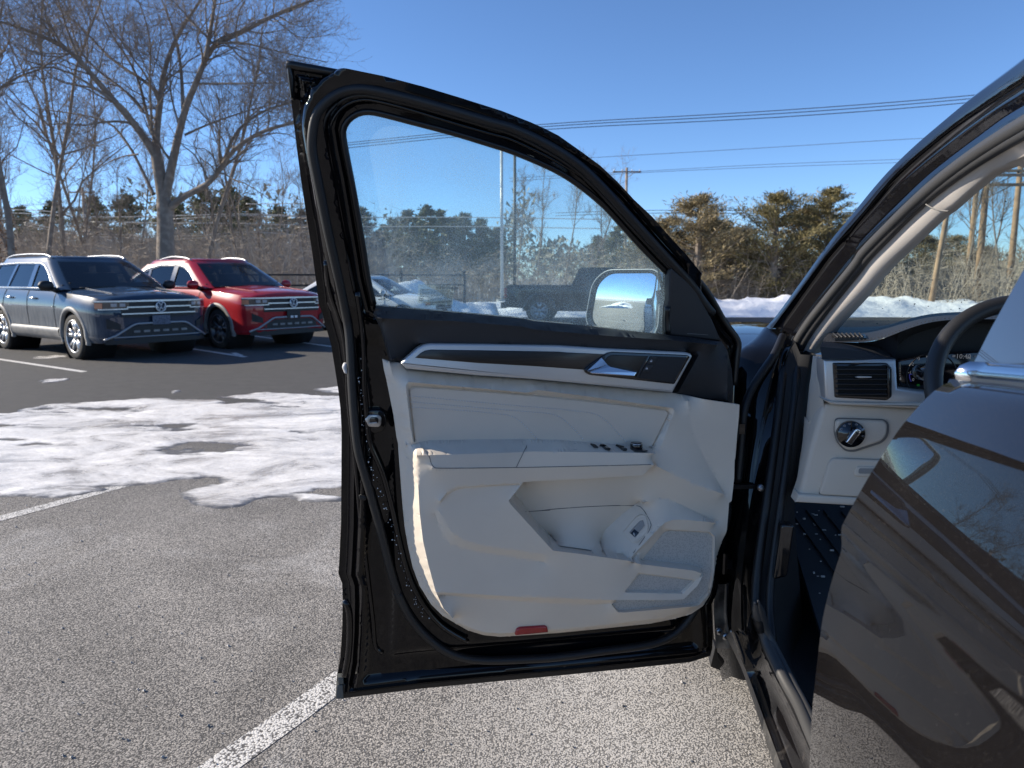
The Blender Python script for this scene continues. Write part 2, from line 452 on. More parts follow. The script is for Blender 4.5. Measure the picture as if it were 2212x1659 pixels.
def line(u0, v0, u1, v1, w, m=m_line2, ext0=0., ext1=0.):
    a, b_ = pZ(u0, v0, .0018), pZ(u1, v1, .0018); d = (b_ - a).normalized(); a = a - d * ext0; b_ = b_ + d * ext1; s = Vector((-d.y, d.x, 0)) * w / 2
    k = 14; V = []; F = []
    for i in range(k + 1):
        c = a.lerp(b_, i / k); j = random.uniform(-.004, .004); V += [c + s + s.normalized() * j, c - s + s.normalized() * j]
        if i: F.append((2 * i - 2, 2 * i - 1, 2 * i + 1, 2 * i))
    return obj('painted_line', V, F, m, GROUND, False)
line(470, 1659, 735, 1468, .105, m_line, 1.6, 1.2)
line(0, 1120, 200, 1066, .10, m_line, 1.5, .9)
line(0, 776, 182, 803, .10, m_line2, 3.5, 0)
line(504, 762, 520, 768, .10)
line(407, 752, 530, 771, .10, m_line2, 4.5)
line(640, 738, 720, 749, .10, m_line2, 4.5, 4)
line(830, 700, 900, 712, .10, m_line2, 4.5, 4)
# ---------------------------------------------------------------- ice
def snow_mat(name, c1, c2, sc, rough=(.3, .7), bd=.02, dirt=None):
    m = mat(name, c1, .6); nt = m.node_tree; N = nt.nodes; L = nt.links; b = N['Principled BSDF']
    geo = N.new('ShaderNodeNewGeometry')
    n = N.new('ShaderNodeTexNoise'); n.inputs['Scale'].default_value = sc; n.inputs['Detail'].default_value = 8; n.inputs['Roughness'].default_value = .65; n.inputs['Distortion'].default_value = .5; L.new(geo.outputs['Position'], n.inputs['Vector'])
    r = N.new('ShaderNodeMapRange'); r.inputs[1].default_value = .34; r.inputs[2].default_value = .58; L.new(n.outputs[0], r.inputs[0])
    mx = N.new('ShaderNodeMix'); mx.data_type = 'RGBA'; mx.inputs[6].default_value = (*c1, 1); mx.inputs[7].default_value = (*c2, 1); L.new(r.outputs[0], mx.inputs[0])
    L.new(mx.outputs[2], b.inputs['Base Color'])
    rr = N.new('ShaderNodeMapRange'); rr.inputs[3].default_value = rough[0]; rr.inputs[4].default_value = rough[1]; L.new(r.outputs[0], rr.inputs[0]); L.new(rr.outputs[0], b.inputs['Roughness'])
    n5 = N.new('ShaderNodeTexNoise'); n5.inputs['Scale'].default_value = sc * 4; n5.inputs['Detail'].default_value = 6; L.new(geo.outputs['Position'], n5.inputs['Vector'])
    bp = N.new('ShaderNodeBump'); bp.inputs['Strength'].default_value = .8; bp.inputs['Distance'].default_value = bd; L.new(n5.outputs[0], bp.inputs['Height']); L.new(bp.outputs[0], b.inputs['Normal'])
    return m
def ice_mat():
    m = mat('rough_ice', (.8, .8, .8), .4); nt = m.node_tree; N = nt.nodes; L = nt.links; b = N['Principled BSDF']
    geo = N.new('ShaderNodeNewGeometry'); mp_ = N.new('ShaderNodeMapping'); mp_.inputs['Scale'].default_value = (.75, 1.3, 1); mp_.inputs['Rotation'].default_value = (0, 0, -.3); L.new(geo.outputs['Position'], mp_.inputs[0])
    n1 = N.new('ShaderNodeTexNoise'); n1.inputs['Scale'].default_value = 1.6; n1.inputs['Detail'].default_value = 12; n1.inputs['Roughness'].default_value = .72; n1.inputs['Distortion'].default_value = 1.3; L.new(mp_.outputs[0], n1.inputs['Vector'])
    n2 = N.new('ShaderNodeTexNoise'); n2.inputs['Scale'].default_value = 14; n2.inputs['Detail'].default_value = 8; n2.inputs['Roughness'].default_value = .7; L.new(mp_.outputs[0], n2.inputs['Vector'])
    at = N.new('ShaderNodeAttribute'); at.attribute_name = 'thickness'
    r1 = N.new('ShaderNodeValToRGB'); L.new(n1.outputs[0], r1.inputs[0]); e = r1.color_ramp.elements
    e[0].position = .36; e[0].color = (.46, .425, .38, 1); e[1].position = .64; e[1].color = (.97, .95, .915, 1); k = e.new(.49); k.color = (.82, .79, .745, 1)
    ad = N.new('ShaderNodeMath'); ad.operation = 'MULTIPLY_ADD'; ad.inputs[1].default_value = 1.1; L.new(n2.outputs[0], ad.inputs[0]); L.new(at.outputs['Fac'], ad.inputs[2])
    r2 = N.new('ShaderNodeMapRange'); r2.inputs[1].default_value = .72; r2.inputs[2].default_value = 1.15; L.new(ad.outputs[0], r2.inputs[0])
    mx = N.new('ShaderNodeMix'); mx.data_type = 'RGBA'; mx.inputs[6].default_value = (.13, .125, .12, 1); L.new(r2.outputs[0], mx.inputs[0])
    n9 = N.new('ShaderNodeTexNoise'); n9.inputs['Scale'].default_value = 38; n9.inputs['Detail'].default_value = 6; n9.inputs['Roughness'].default_value = .75; L.new(mp_.outputs[0], n9.inputs['Vector'])
    r9 = N.new('ShaderNodeMapRange'); r9.inputs[1].default_value = .36; r9.inputs[2].default_value = .6; r9.inputs[3].default_value = .74; r9.inputs[4].default_value = 1.0; L.new(n9.outputs[0], r9.inputs[0])
    m9 = N.new('ShaderNodeMix'); m9.data_type = 'RGBA'; m9.blend_type = 'MULTIPLY'; m9.inputs[0].default_value = 1; L.new(r1.outputs[0], m9.inputs[6]); L.new(r9.outputs[0], m9.inputs[7]); L.new(m9.outputs[2], mx.inputs[7]); L.new(mx.outputs[2], b.inputs['Base Color'])
    rr = N.new('ShaderNodeMapRange'); rr.inputs[1].default_value = .35; rr.inputs[2].default_value = .62; rr.inputs[3].default_value = .12; rr.inputs[4].default_value = .65; L.new(n1.outputs[0], rr.inputs[0]); L.new(rr.outputs[0], b.inputs['Roughness'])
    bp = N.new('ShaderNodeBump'); bp.inputs['Strength'].default_value = .6; bp.inputs['Distance'].default_value = .008; L.new(n9.outputs[0], bp.inputs['Height']); L.new(bp.outputs[0], b.inputs['Normal'])
    return m
m_ice = ice_mat()
m_snow = snow_mat('snow', (.86, .86, .87), (.93, .93, .93), 1.2, (.6, .8), .05)
from mathutils import noise as mnoise
def fbm(x, y, s, o=4): return mnoise.fractal(Vector((x * s, y * s, 3.1)), 1.0, 2.0, o)
def ice_patch(name, px, hole=(), step=.05, hmax=.009, label=None):
    O = [pZ(u, v, 0) for u, v in px]; O = chaikin([Vector((p.x, p.y)) for p in O], 1, True)
    O = [Vector((p.x + .10 * fbm(p.x, p.y, 3.0, 5), p.y + .16 * fbm(p.y, p.x, 2.6, 5))) for p in resample(O + [O[0]], .06)[:-1]]
    vo, tr, ids = cdt_mesh(O, [], [], step, .06)
    d = seg_dist(vo[:, 0], vo[:, 1], O)
    V = []
    for (x, y), k in zip(vo, d):
        h = hmax * min(1, k / .10) * (.7 + .8 * fbm(x, y, 1.7, 5)) + .003 * fbm(x, y, 16, 3)
        h -= .040 * max(0, fbm(x * .7 + 9, y * 1.6, 1.3, 6) - min(.30, .02 + k * .35))
        V.append((x, y, max(h, -.02) + (.005 if k > .01 else -.004)))
    o = obj(name, V, [tuple(t) for t in tr], m_ice, None); at = o.data.attributes.new('thickness', 'FLOAT', 'POINT')
    at.data.foreach_set('value', [float(min(1., max(0., v[2] / .011)) * min(1., k / .12 + .15)) for v, k in zip(V, d)])
    return tag(o, kind='structure')
ice_patch('ice_sheet', [(-160, 905), (0, 888), (120, 872), (215, 868), (330, 858), (420, 862), (520, 850), (640, 845), (760, 838), (1000, 850), (1300, 905), (1330, 980), (1200, 1050), (900, 1080), (735, 1083), (600, 1078), (520, 1092), (440, 1101), (385, 1094), (362, 1077), (420, 1058), (470, 1040), (430, 1035), (330, 1048), (215, 1062), (120, 1072), (0, 1082), (-200, 1098)])
ice_patch('ice_sheet', [(66, 826), (90, 821), (152, 817), (155, 821), (100, 828)], step=.04)
ice_patch('ice_sheet', [(363, 848), (400, 838), (407, 842), (385, 850), (368, 852)], step=.04)
ice_patch('ice_sheet', [(620, 839), (700, 838), (780, 834), (780, 850), (700, 846)], step=.05)
ice_patch('ice_sheet', [(50, 772), (150, 766), (152, 772), (95, 776)], step=.05)
# loose grit and salt crumbs
rg = np.random.default_rng(5); mbg = MB()
for _ in range(1500):
    y = 1.2 + 5.5 * rg.random() ** 1.4; x = rg.uniform(-2.2, 1.2) * (.5 + y * .3); r = abs(rg.normal(.0022, .0016)) + .001
    c = Vector((x, y, r * .5)); a = rg.uniform(0, 3)
    ex_, ey_ = Vector((math.cos(a), math.sin(a), 0)), Vector((-math.sin(a), math.cos(a), 0))
    mbg.add([c + ex_ * r * 1.4, c + ey_ * r, c - ex_ * r * 1.2, c - ey_ * r, c + Vector((0, 0, r * .9))], [(0, 1, 4), (1, 2, 4), (2, 3, 4), (3, 0, 4)])
tag(mbg.build('loose_grit', mat('grit_stone', (.46, .43, .40), .8, var=(30, (.16, .15, .14), .45, .6)), None, False), 'loose grit and salt crumbs scattered on the asphalt', 'grit', None, 'stuff')
# ---------------------------------------------------------------- ploughed snow
def snow_bank(name, x0, x1, y0, depth, height, seed, step=.22):
    nx = int((x1 - x0) / step); ny = int(depth / step) + 1
    rows = []
    for j in range(ny + 1):
        r = []
        for i in range(nx + 1):
            x = x0 + (x1 - x0) * i / nx; t = j / ny; y = y0 + depth * t + .35 * fbm(x + seed, 1.3, .5)
            pr = math.sin(min(1, t / .45) * PI / 2) if t < .45 else math.cos((t - .45) / .55 * PI / 2) ** .7
            e = math.sin(i / nx * PI) ** .25
            h = height * pr * e * (.72 + .5 * fbm(x + seed, y, .35, 3)) + pr * .13 * fbm(x + seed, y, 2.2, 5)
            r.append((x, y, max(-.03, h - .02)))
        rows.append(r)
    return MB().grid(rows).build(name, m_snow)
tag(snow_bank('snow_bank', -3.6, 40, 25.2, 5, .85, 3), kind='structure')
tag(snow_bank('snow_bank', -32, -3.4, 25.5, 4, .75, 9), kind='structure')
tag(snow_bank('snow_bank', -4.2, -.35, 21.6, 2.4, 1.15, 5, .16), kind='structure')
tag(snow_bank('snow_bank', -30, -13, 1.0, 5, .7, 14), kind='structure')
# ================================================================== the open black car
CAR = thing('open_suv', (0.54, 1.84, 0), 'black SUV in the foreground with its front door swung wide open', 'suv')
m_gloss = mat('black_paint', (.003, .003, .004), .3, coat=1, coat_rough=.03, spec=0., bump=(60, .03, 4), var=(35, (.012, .011, .010), .62, .85))
m_gloss_in = mat('black_paint_inner', (.003, .003, .004), .3, coat=.8, coat_rough=.05, spec=0., var=(14, (.030, .026, .022), .62, .85), bump=(30, .05, 5))
m_rubber = mat('seal_rubber', (.007, .007, .008), .5, bump=(400, .15), var=(20, (.014, .0135, .013), .5, .8))
m_rubber2 = mat('frame_trim_black', (.005, .005, .006), .35, bump=(150, .1), var=(40, (.014, .014, .014), .6, .9))
m_light = mat('pale_grey_plastic', (.69, .61, .505), .5, bump=(900, .25, 2), var=(5, (.64, .565, .47), .4, .7))
m_lightpad = mat('pale_grey_leatherette', (.63, .56, .47), .45, bump=(700, .45, 3), var=(5, (.59, .525, .44), .4, .7))
m_dark = mat('black_soft_plastic', (.017, .018, .021), .62, bump=(800, .35, 2), var=(6, (.026, .026, .028), .45, .75))
m_silver = mat('silver_trim', (.58, .58, .57), .38, .55, bump=(500, .08))
m_chrome = mat('chrome', (.75, .75, .76), .12, 1.)
m_blackgl = mat('piano_black', (.006, .006, .007), .12, coat=.6)
m_wood = mat('dark_wood_strip', (.018, .013, .011), .35, coat=.4, coat_rough=.15)
m_red = mat('red_reflector', (.35, .006, .01), .18, coat=.8, bump=(260, .5, 1))
m_stitch = mat('pale_thread', (.68, .69, .72), .7)
m_groove = mat('dark_joint', (.16, .155, .145), .8)
m_steel = mat('bare_steel', (.5, .5, .5), .3, .9, var=(60, (.2, .19, .18), .45, .7))
m_frost = mat('frost_beads', (.75, .78, .8), .15)

# wood grain for the strip
nt = m_wood.node_tree; b = nt.nodes['Principled BSDF']
tc = nt.nodes.new('ShaderNodeTexCoord'); mpn = nt.nodes.new('ShaderNodeMapping'); mpn.inputs['Scale'].default_value = (3, 3, 120)
nz = nt.nodes.new('ShaderNodeTexNoise'); nz.inputs['Scale'].default_value = 3; nz.inputs['Detail'].default_value = 6; nz.inputs['Distortion'].default_value = 1.2
cr = nt.nodes.new('ShaderNodeValToRGB'); cr.color_ramp.elements[0].color = (.005, .0045, .0045, 1); cr.color_ramp.elements[1].color = (.022, .016, .014, 1)
cr.color_ramp.elements[0].position = .4; cr.color_ramp.elements[1].position = .75
nt.links.new(tc.outputs['Object'], mpn.inputs[0]); nt.links.new(mpn.outputs[0], nz.inputs['Vector']); nt.links.new(nz.outputs[0], cr.inputs[0]); nt.links.new(cr.outputs[0], b.inputs['Base Color'])

def grille_mat():
    m = mat('speaker_mesh', (.36, .35, .33), .6)
    nt = m.node_tree; b = nt.nodes['Principled BSDF']
    tc = nt.nodes.new('ShaderNodeTexCoord')
    vo = nt.nodes.new('ShaderNodeTexVoronoi'); vo.feature = 'F1'; vo.inputs['Scale'].default_value = 260; vo.inputs['Randomness'].default_value = .9
    nt.links.new(tc.outputs['Object'], vo.inputs['Vector'])
    r = nt.nodes.new('ShaderNodeValToRGB'); r.color_ramp.elements[0].position = .34; r.color_ramp.elements[1].position = .5
    r.color_ramp.elements[0].color = (.36, .345, .315, 1); r.color_ramp.elements[1].color = (.46, .44, .405, 1)
    nt.links.new(vo.outputs['Distance'], r.inputs[0]); nt.links.new(r.outputs[0], b.inputs['Base Color'])
    return m
m_grille = grille_mat()

# door frame of reference: hinge foot, A runs to the free edge, N points to the cabin side
DH = Vector((.54, 1.84, 0)); DA = Vector((-.982, -.187, 0)).normalized(); DN = Vector((.187, -.982, 0)).normalized()
ZB = 1.23; TUM = .26
def d3(a, z, off=0.):
    return DH + DA * a + DN * (off + TUM * max(0., z - ZB)) + Vector((0, 0, z))
N_UP = (DN - Vector((0, 0, TUM)))
def daz(u, v, off=0.):
    d = ray(u, v)
    p = CAMP + d * ((off - (CAMP - DH).dot(DN)) / d.dot(DN))
    if p.z > ZB:
        k = (off - TUM * ZB - (CAMP - DH).dot(N_UP)) / d.dot(N_UP)
        p = CAMP + d * k
    return Vector(((p - DH).dot(DA), p.z))
def dpts(s, off=0.):
    return [daz(u, v, off) for u, v in Q(s)]
def smooth2(P, it=1, closed=False): return chaikin(P, it, closed)

# ---------------------------------------------------------------- outlines on the door
OUT = ('1 62,110 110,120 300,150 540,195 900,268 1250,360 1550,450 1900,560 2150,657 / 2 300,278 400,330 600,470 750,580 900,720 1040,870 1200,1020 1350,1190 1500,1350 1620,1500 1750,1659 '
       '/ 4 1680,160 1770,262 1800,345 1775,450 1752,700 1745,850 1735,1000 1725,1200 1705,1400 / 6 1700,400 1690,560 1680,800 1640,1000 1600,1200 / 8 1340,180 1350,430 1345,570 1330,625 1150,688 600,745 0,806 / 7 1600,862 1000,922 345,1004 265,1000 280,815 310,650 325,400 330,130 / 5 325,1330 292,1240 300,1130 315,800 318,400 320,0 '
       '/ 3 310,1350 290,1180 230,800 165,570 150,510 120,440 115,380 65,0 / 1 190,1150 150,850 100,430 70,200')
WIN = ('1 565,690 575,640 620,570 690,525 760,513 850,520 1200,610 1550,695 1930,815 2212,915 / 2 300,520 500,630 700,750 900,930 1050,1110 1250,1330 1400,1490 / 4 1160,30 1160,258 940,238 480,182 0,142 '
       '/ 3 1900,562 1300,510 620,452 560,200 530,0 / 1 690,1400 640,1100 590,850')
SEAL = ('4 1560,80 1480,-20 / 2 1600,1590 1400,1380 1200,1160 1000,940 800,720 600,530 300,345 0,215 / 1 1900,640 1500,520 1100,410 800,340 650,330 500,372 400,450 320,540 290,680 280,850 310,1000 340,1150 380,1350 430,1600 '
        '/ 3 270,100 310,280 350,470 385,650 400,850 405,1000 415,1200 430,1400 455,1650 / 5 480,230 540,420 600,640 660,850 710,1050 760,1250 830,1450 / 7 790,30 860,190 950,340 1080,480 1230,590 1400,650 1600,668 1900,655 2200,640 / 8 400,580 700,545 900,500 1050,410 1150,290 1210,180 1250,40')
out2 = dpts(OUT, -.04)
win2 = dpts(WIN, -.015)
DOOR = obj('front_door', [d3(p.x, p.y, -.10) for p in out2], [tuple(range(len(out2)))], m_gloss, CAR, False)   # replaced below by the pressed shell
def shell():
    od = resample(out2 + [out2[0]], .006)[:-1]; wd = resample(win2 + [win2[0]], .006)[:-1]
    cl = []
    for d_ in (.014, .0175, .021, .0245, .0275, .030, .0325, .036, .041, .047):
        q = inset(od, d_); cl.append(q + [q[0]])
    for d_ in (.012, .0155, .019, .0245, .0275, .031, .034, .036, .038, .041):
        q = inset(wd, -d_); cl.append(q + [q[0]])
    cl = [[p for p, k_ in zip(c, in_poly(np.array([q[0] for q in c]), np.array([q[1] for q in c]), od)) if k_] for c in cl]
    vo, tr, ids = cdt_mesh(out2, [win2], cl, .0095, .006)
    X, Y = vo[:, 0], vo[:, 1]
    d = seg_dist(X, Y, out2); dw = seg_dist(X, Y, win2)
    ss = lambda t: np.clip(t, 0, 1) ** 2 * (3 - 2 * np.clip(t, 0, 1))
    up = ss((Y - 1.15) / .12)
    h = -.045 + .018 * ss((d - .016) / .006) + .022 * ss((d - .034) / .012)
    h = h + .007 * np.exp(-((d - .030) / .004) ** 2)
    # pressed pocket of the inner panel and ribs round the window opening
    h -= (1 - up) * .012 * ss((d - .055) / .012) * (1 - ss((d - .11) / .02))
    w = up * (1 - ss((dw - .075) / .02))
    h = h * (1 - w) + w * (-.02 + .014 * ss((dw - .014) / .004) + .010 * ss((dw - .026) / .004) - .008 * np.exp(-((dw - .036) / .003) ** 2))
    V = [d3(x, y, k) for x, y, k in zip(X, Y, h)]
    n = len(V)
    # wrap the outer edge and the window edge back to the outer skin
    F = [tuple(t) for t in tr]
    sk = -.10
    bo = ids[0]; bw = ids[1]
    for ring in (bo, bw):
        k0 = len(V)
        for i in ring: V.append(d3(X[i], Y[i], sk + (.05 if Y[i] > 1.3 else 0)))
        m = len(ring)
        for j in range(m): F.append((ring[j], k0 + j, k0 + (j + 1) % m, ring[(j + 1) % m]))
    # outer skin
    k0 = len(V)
    for x, y in zip(X, Y): V.append(d3(x, y, sk + (.05 if y > 1.3 else 0) - .03 * math.sin(min(1, max(0, (y - .3) / .95)) * PI)))
    F += [tuple(k0 + i for i in t[::-1]) for t in tr]
    return V, F
V, F = shell()
me = bpy.data.meshes.new('front_door'); me.from_pydata([tuple(v) for v in V], [], F); me.materials.append(m_gloss_in)
me.polygons.foreach_set('use_smooth', [True] * len(me.polygons)); me.transform(Matrix.Translation(-WORLD_ROOT[CAR.name])); DOOR.data = me; sharp(DOOR, 40)
DOOR['label'] = 'open front door with pale grey trim and misted window'

def dtube(name, s, off, r, m, it=2, parent=DOOR, flat=1., sides=10, step=.012):
    pts = dpts(s, off); P = chaikin(pts, it)
    P = resample(P, step)
    return MB().tube([d3(p.x, p.y, off) for p in P], r, sides, flat=flat).build(name, m, parent)
def dplate(name, s, off, thick, bev, m, parent=DOOR, rnd=0., it=0, seg=3, label=None, sm=True):
    P = dpts(s, off) if isinstance(s, str) else s
    if rnd: P = rounded([(p[0], p[1]) for p in P], rnd)
    if it: P = chaikin([Vector((p[0], p[1])) for p in P], it, True)
    V, F = plate(P, d3, off - thick, off, bev, seg)
    return sharp(obj(name, V, F, m, parent, sm, label), 38)

# ---------------------------------------------------------------- seals and frame mouldings
dtube('weather_seal', SEAL, .002, .0105, m_rubber)
sealc = chaikin(dpts(SEAL, .0), 2)
# thin lips beside the seal, on the window side
RIB = '4 1530,150 1450,20 / 2 1540,1590 1360,1400 1150,1180 950,960 760,750 560,565 280,400 0,265 / 1 1900,690 1500,570 1100,455 800,395 680,385 560,420 470,490 400,580 375,700 385,850 410,1000 440,1150 480,1350 530,1600 / 3 400,150 440,350'
dtube('frame_lip', RIB, -.002, .0045, m_rubber2, sides=6)
RIB2 = '2 1400,1450 1250,1270 1050,1045 880,860 700,690 500,560 250,430 0,315 / 1 1900,740 1500,625 1100,500 800,425 700,425 600,455 510,530 450,630 425,740 440,850 470,1050 510,1250 560,1500 / 3 400,20 470,330'
dtube('frame_lip', RIB2, -.006, .0035, m_gloss, sides=6)
RUN = '2 1385,1490 1230,1340 1020,1110 860,925 680,770 480,630 260,525 0,420 / 1 1900,835 1500,710 1180,628 850,540 760,530 680,545 605,595 560,660 550,720 575,870 625,1120 680,1420 / 3 520,20 548,220 600,440'
dtube('glass_run', RUN, -.016, .0095, m_rubber2, sides=8, flat=.7)
dtube('frame_edge_trim', '1 62,118 540,205 900,278 1250,372 1550,463 1900,575 2150,672 / 2 300,298 400,350 600,490 750,600 900,740 1040,890 1200,1040 1350,1210 1500,1370 1620,1520 1740,1659 / 4 1690,190 1768,285 1790,350 1768,450 1748,700', -.034, .009, m_rubber2, sides=8)
# inner ridge of the pressed shell beside the trim
dtube('shell_ridge', '3 455,330 500,620 520,900 515,1150 540,1420 560,1640 / 5 640,260 700,420 770,700 830,980 900,1250 1010,1480 1150,1659 / 7 1270,420 1420,500', .006, .007, m_gloss, sides=8)
dtube('shell_ridge', '3 185,60 215,330 290,520 350,750 370,1000 380,1300 / 5 450,300 480,700 530,1100 590,1600 / 7 600,380 610,560 680,600', -.016, .006, m_gloss, sides=8)
dtube('hem_flange', '7 350,140 390,220 395,420 380,640 345,800', -.012, .008, m_gloss, sides=8)
# lower rubber strip along the bottom edge of the door
dplate('bottom_rubber_strip', '7 280,870 345,868 1000,775 1600,735 2212,690 / 8 500,625 1000,590 1330,570 1325,630 1150,685 600,742 0,803 / 7 1600,860 1000,918 345,1000 268,996', -.028, .02, .004, m_rubber2)
dplate('edge_cap', '7 268,1000 280,880 330,878 340,1002', -.022, .02, .002, mat('worn_grey_plastic', (.09, .095, .09), .6))
dplate('edge_cap', '7 285,815 335,812 340,870 290,876', -.022, .02, .002, MATS['worn_grey_plastic'])
dplate('edge_cap', '1 62,125 100,140 125,240 120,420 95,410 70,200', -.026, .02, .004, m_rubber2)
dplate('corner_stamping', '1 240,262 560,300 450,395 330,480 270,430', -.024, .01, .004, m_gloss, rnd=.01)
# latch in its pocket, bump stop
dplate('latch_plate', '3 548,1360 650,1352 705,1390 715,1470 690,1540 600,1570 560,1540', .008, .02, .004, m_gloss, rnd=.008)
dplate('latch_frame', '3 560,1400 640,1400 668,1425 665,1490 640,1510 555,1505 520,1440', .013, .012, .002, m_steel, rnd=.004)
dplate('latch_slot', '3 575,1422 628,1420 645,1440 640,1480 575,1485 560,1450', .0142, .006, .001, m_blackgl, rnd=.003)
dplate('striker_claw', '3 560,1470 625,1465 640,1478 560,1492', .0165, .004, .001, m_steel)
dplate('bump_stop', '3 322,985 340,950 375,955 378,1050 345,1045', .006, .03, .006, mat('dirty_white_plastic', (.5, .5, .5), .5), rnd=.004)
dplate('drain_plug', '5 470,555 530,560 540,600 480,598', .004, .01, .002, m_rubber, rnd=.003)

# ---------------------------------------------------------------- window
gl_door = glass_mat('misted_door_glass', (.80, .95, .95), fog=.38, fog_col=(.62, .84, .95), fog_scale=6)
wg = inset(win2, -.012)
ci = Vector((sum(p[0] for p in wg) / len(wg), sum(p[1] for p in wg) / len(wg)))
WGLASS = obj('window_glass', [d3(p[0], p[1], -.024) for p in wg], [tuple(range(len(wg)))], gl_door, DOOR, False)
# printed warning on the far side of the glass (reads backwards from the cabin)
def text_mesh(body, size, mp, flip=False, bold=0.):
    cu = bpy.data.curves.new('t', 'FONT'); cu.body = body; cu.size = size; cu.resolution_u = 2; cu.offset = bold
    o = bpy.data.objects.new('t', cu); COL.objects.link(o)
    dg = bpy.context.evaluated_depsgraph_get(); dg.update()
    me = bpy.data.meshes.new_from_object(o.evaluated_get(dg))
    W = max((v.co.x for v in me.vertices), default=0)
    V = [mp((W - v.co.x) if flip else v.co.x, v.co.y) for v in me.vertices]
    F = [tuple(p.vertices) for p in me.polygons]
    bpy.data.objects.remove(o); bpy.data.curves.remove(cu); bpy.data.meshes.remove(me)
    return V, F
p00 = daz(*Q('3 980,430')[0], -.026); p10 = daz(*Q('3 1290,445')[0], -.026); p01 = daz(*Q('3 990,262')[0], -.026)
ex = (p10 - p00); ey = (p01 - p00)
def stk(x, y, off=-.0265):
    q = p00 + ex * x + ey * y; return d3(q.x, q.y, off)
m_st = mat('clear_film', (.75, .75, .68), .6)
mm = glass_mat('sticker_film', (.92, .92, .86), fog=.42, fog_col=(.8, .78, .65), fog_scale=3)
obj('warning_sticker', [stk(0, 0), stk(1, 0), stk(1, 1), stk(0, 1)], [(0, 1, 2, 3)], mm, WGLASS, False)
m_print = mat('dark_print', (.03, .035, .035), .7)
mbt = MB()
w_, h_ = ex.length, ey.length
V, F = text_mesh('WARNING', .0105, lambda x, y: stk(.50 + x / w_, .83 + y / h_, -.0258), True, .0003)
mbt.add(V, F)
for q in ((.93, .83, .97, .83), (.97, .83, .95, .98), (.95, .98, .93, .83)):
    mbt.tube([stk(q[0], q[1], -.0257), stk(q[2], q[3], -.0257)], .0006, 4)
for i in range(10):
    y = .72 - i * .07; x = .97
    x0 = .05 if i < 6 else .28
    while x > x0:
        l = random.uniform(.015, .07)
        a, b_ = x, max(x0, x - l)
        mbt.add([stk(a, y, -.0258), stk(b_, y, -.0258), stk(b_, y + .034, -.0258), stk(a, y + .034, -.0258)], [(0, 1, 2, 3)])
        x = b_ - .012
for q in ((.05, .16, .05, .30), (.05, .30, .10, .27), (.10, .27, .15, .30), (.15, .30, .15, .16), (.15, .16, .10, .13), (.10, .13, .05, .16), (.10, .13, .10, .27)):
    mbt.tube([stk(q[0], q[1], -.0257), stk(q[2], q[3], -.0257)], .0006, 4)
mbt.build('warning_print', m_print, WGLASS, False)
mbt = MB()
def ringpts(c, r, off, n=16): return [d3(c.x + r * math.cos(2 * PI * i / n), c.y + r * math.sin(2 * PI * i / n), off) for i in range(n)]
for q, r in (('3 688,328', .0062), ('3 720,378', .0078)):
    c = daz(*Q(q)[0], -.0225); mbt.tube(ringpts(c, r, -.0225), .0005, 4, closed=True)
    V, F = text_mesh('43' if r > .007 else 'V', .008, lambda x, y: d3(c.x + .0042 - x, c.y - .003 + y, -.0225)); mbt.add(V, F)
for i, (xa, xb) in enumerate(((612, 668), (615, 672), (660, 700), (640, 690))):
    p, q = daz(*Q('3 %d,%d' % (xa, 358 + i * 13))[0], -.0225), daz(*Q('3 %d,%d' % (xb, 360 + i * 13))[0], -.0225)
    mbt.tube([d3(p.x, p.y, -.0225), d3(q.x, q.y, -.0225)], .0007, 4)
mbt.build('glass_marks', m_print, WGLASS, False)

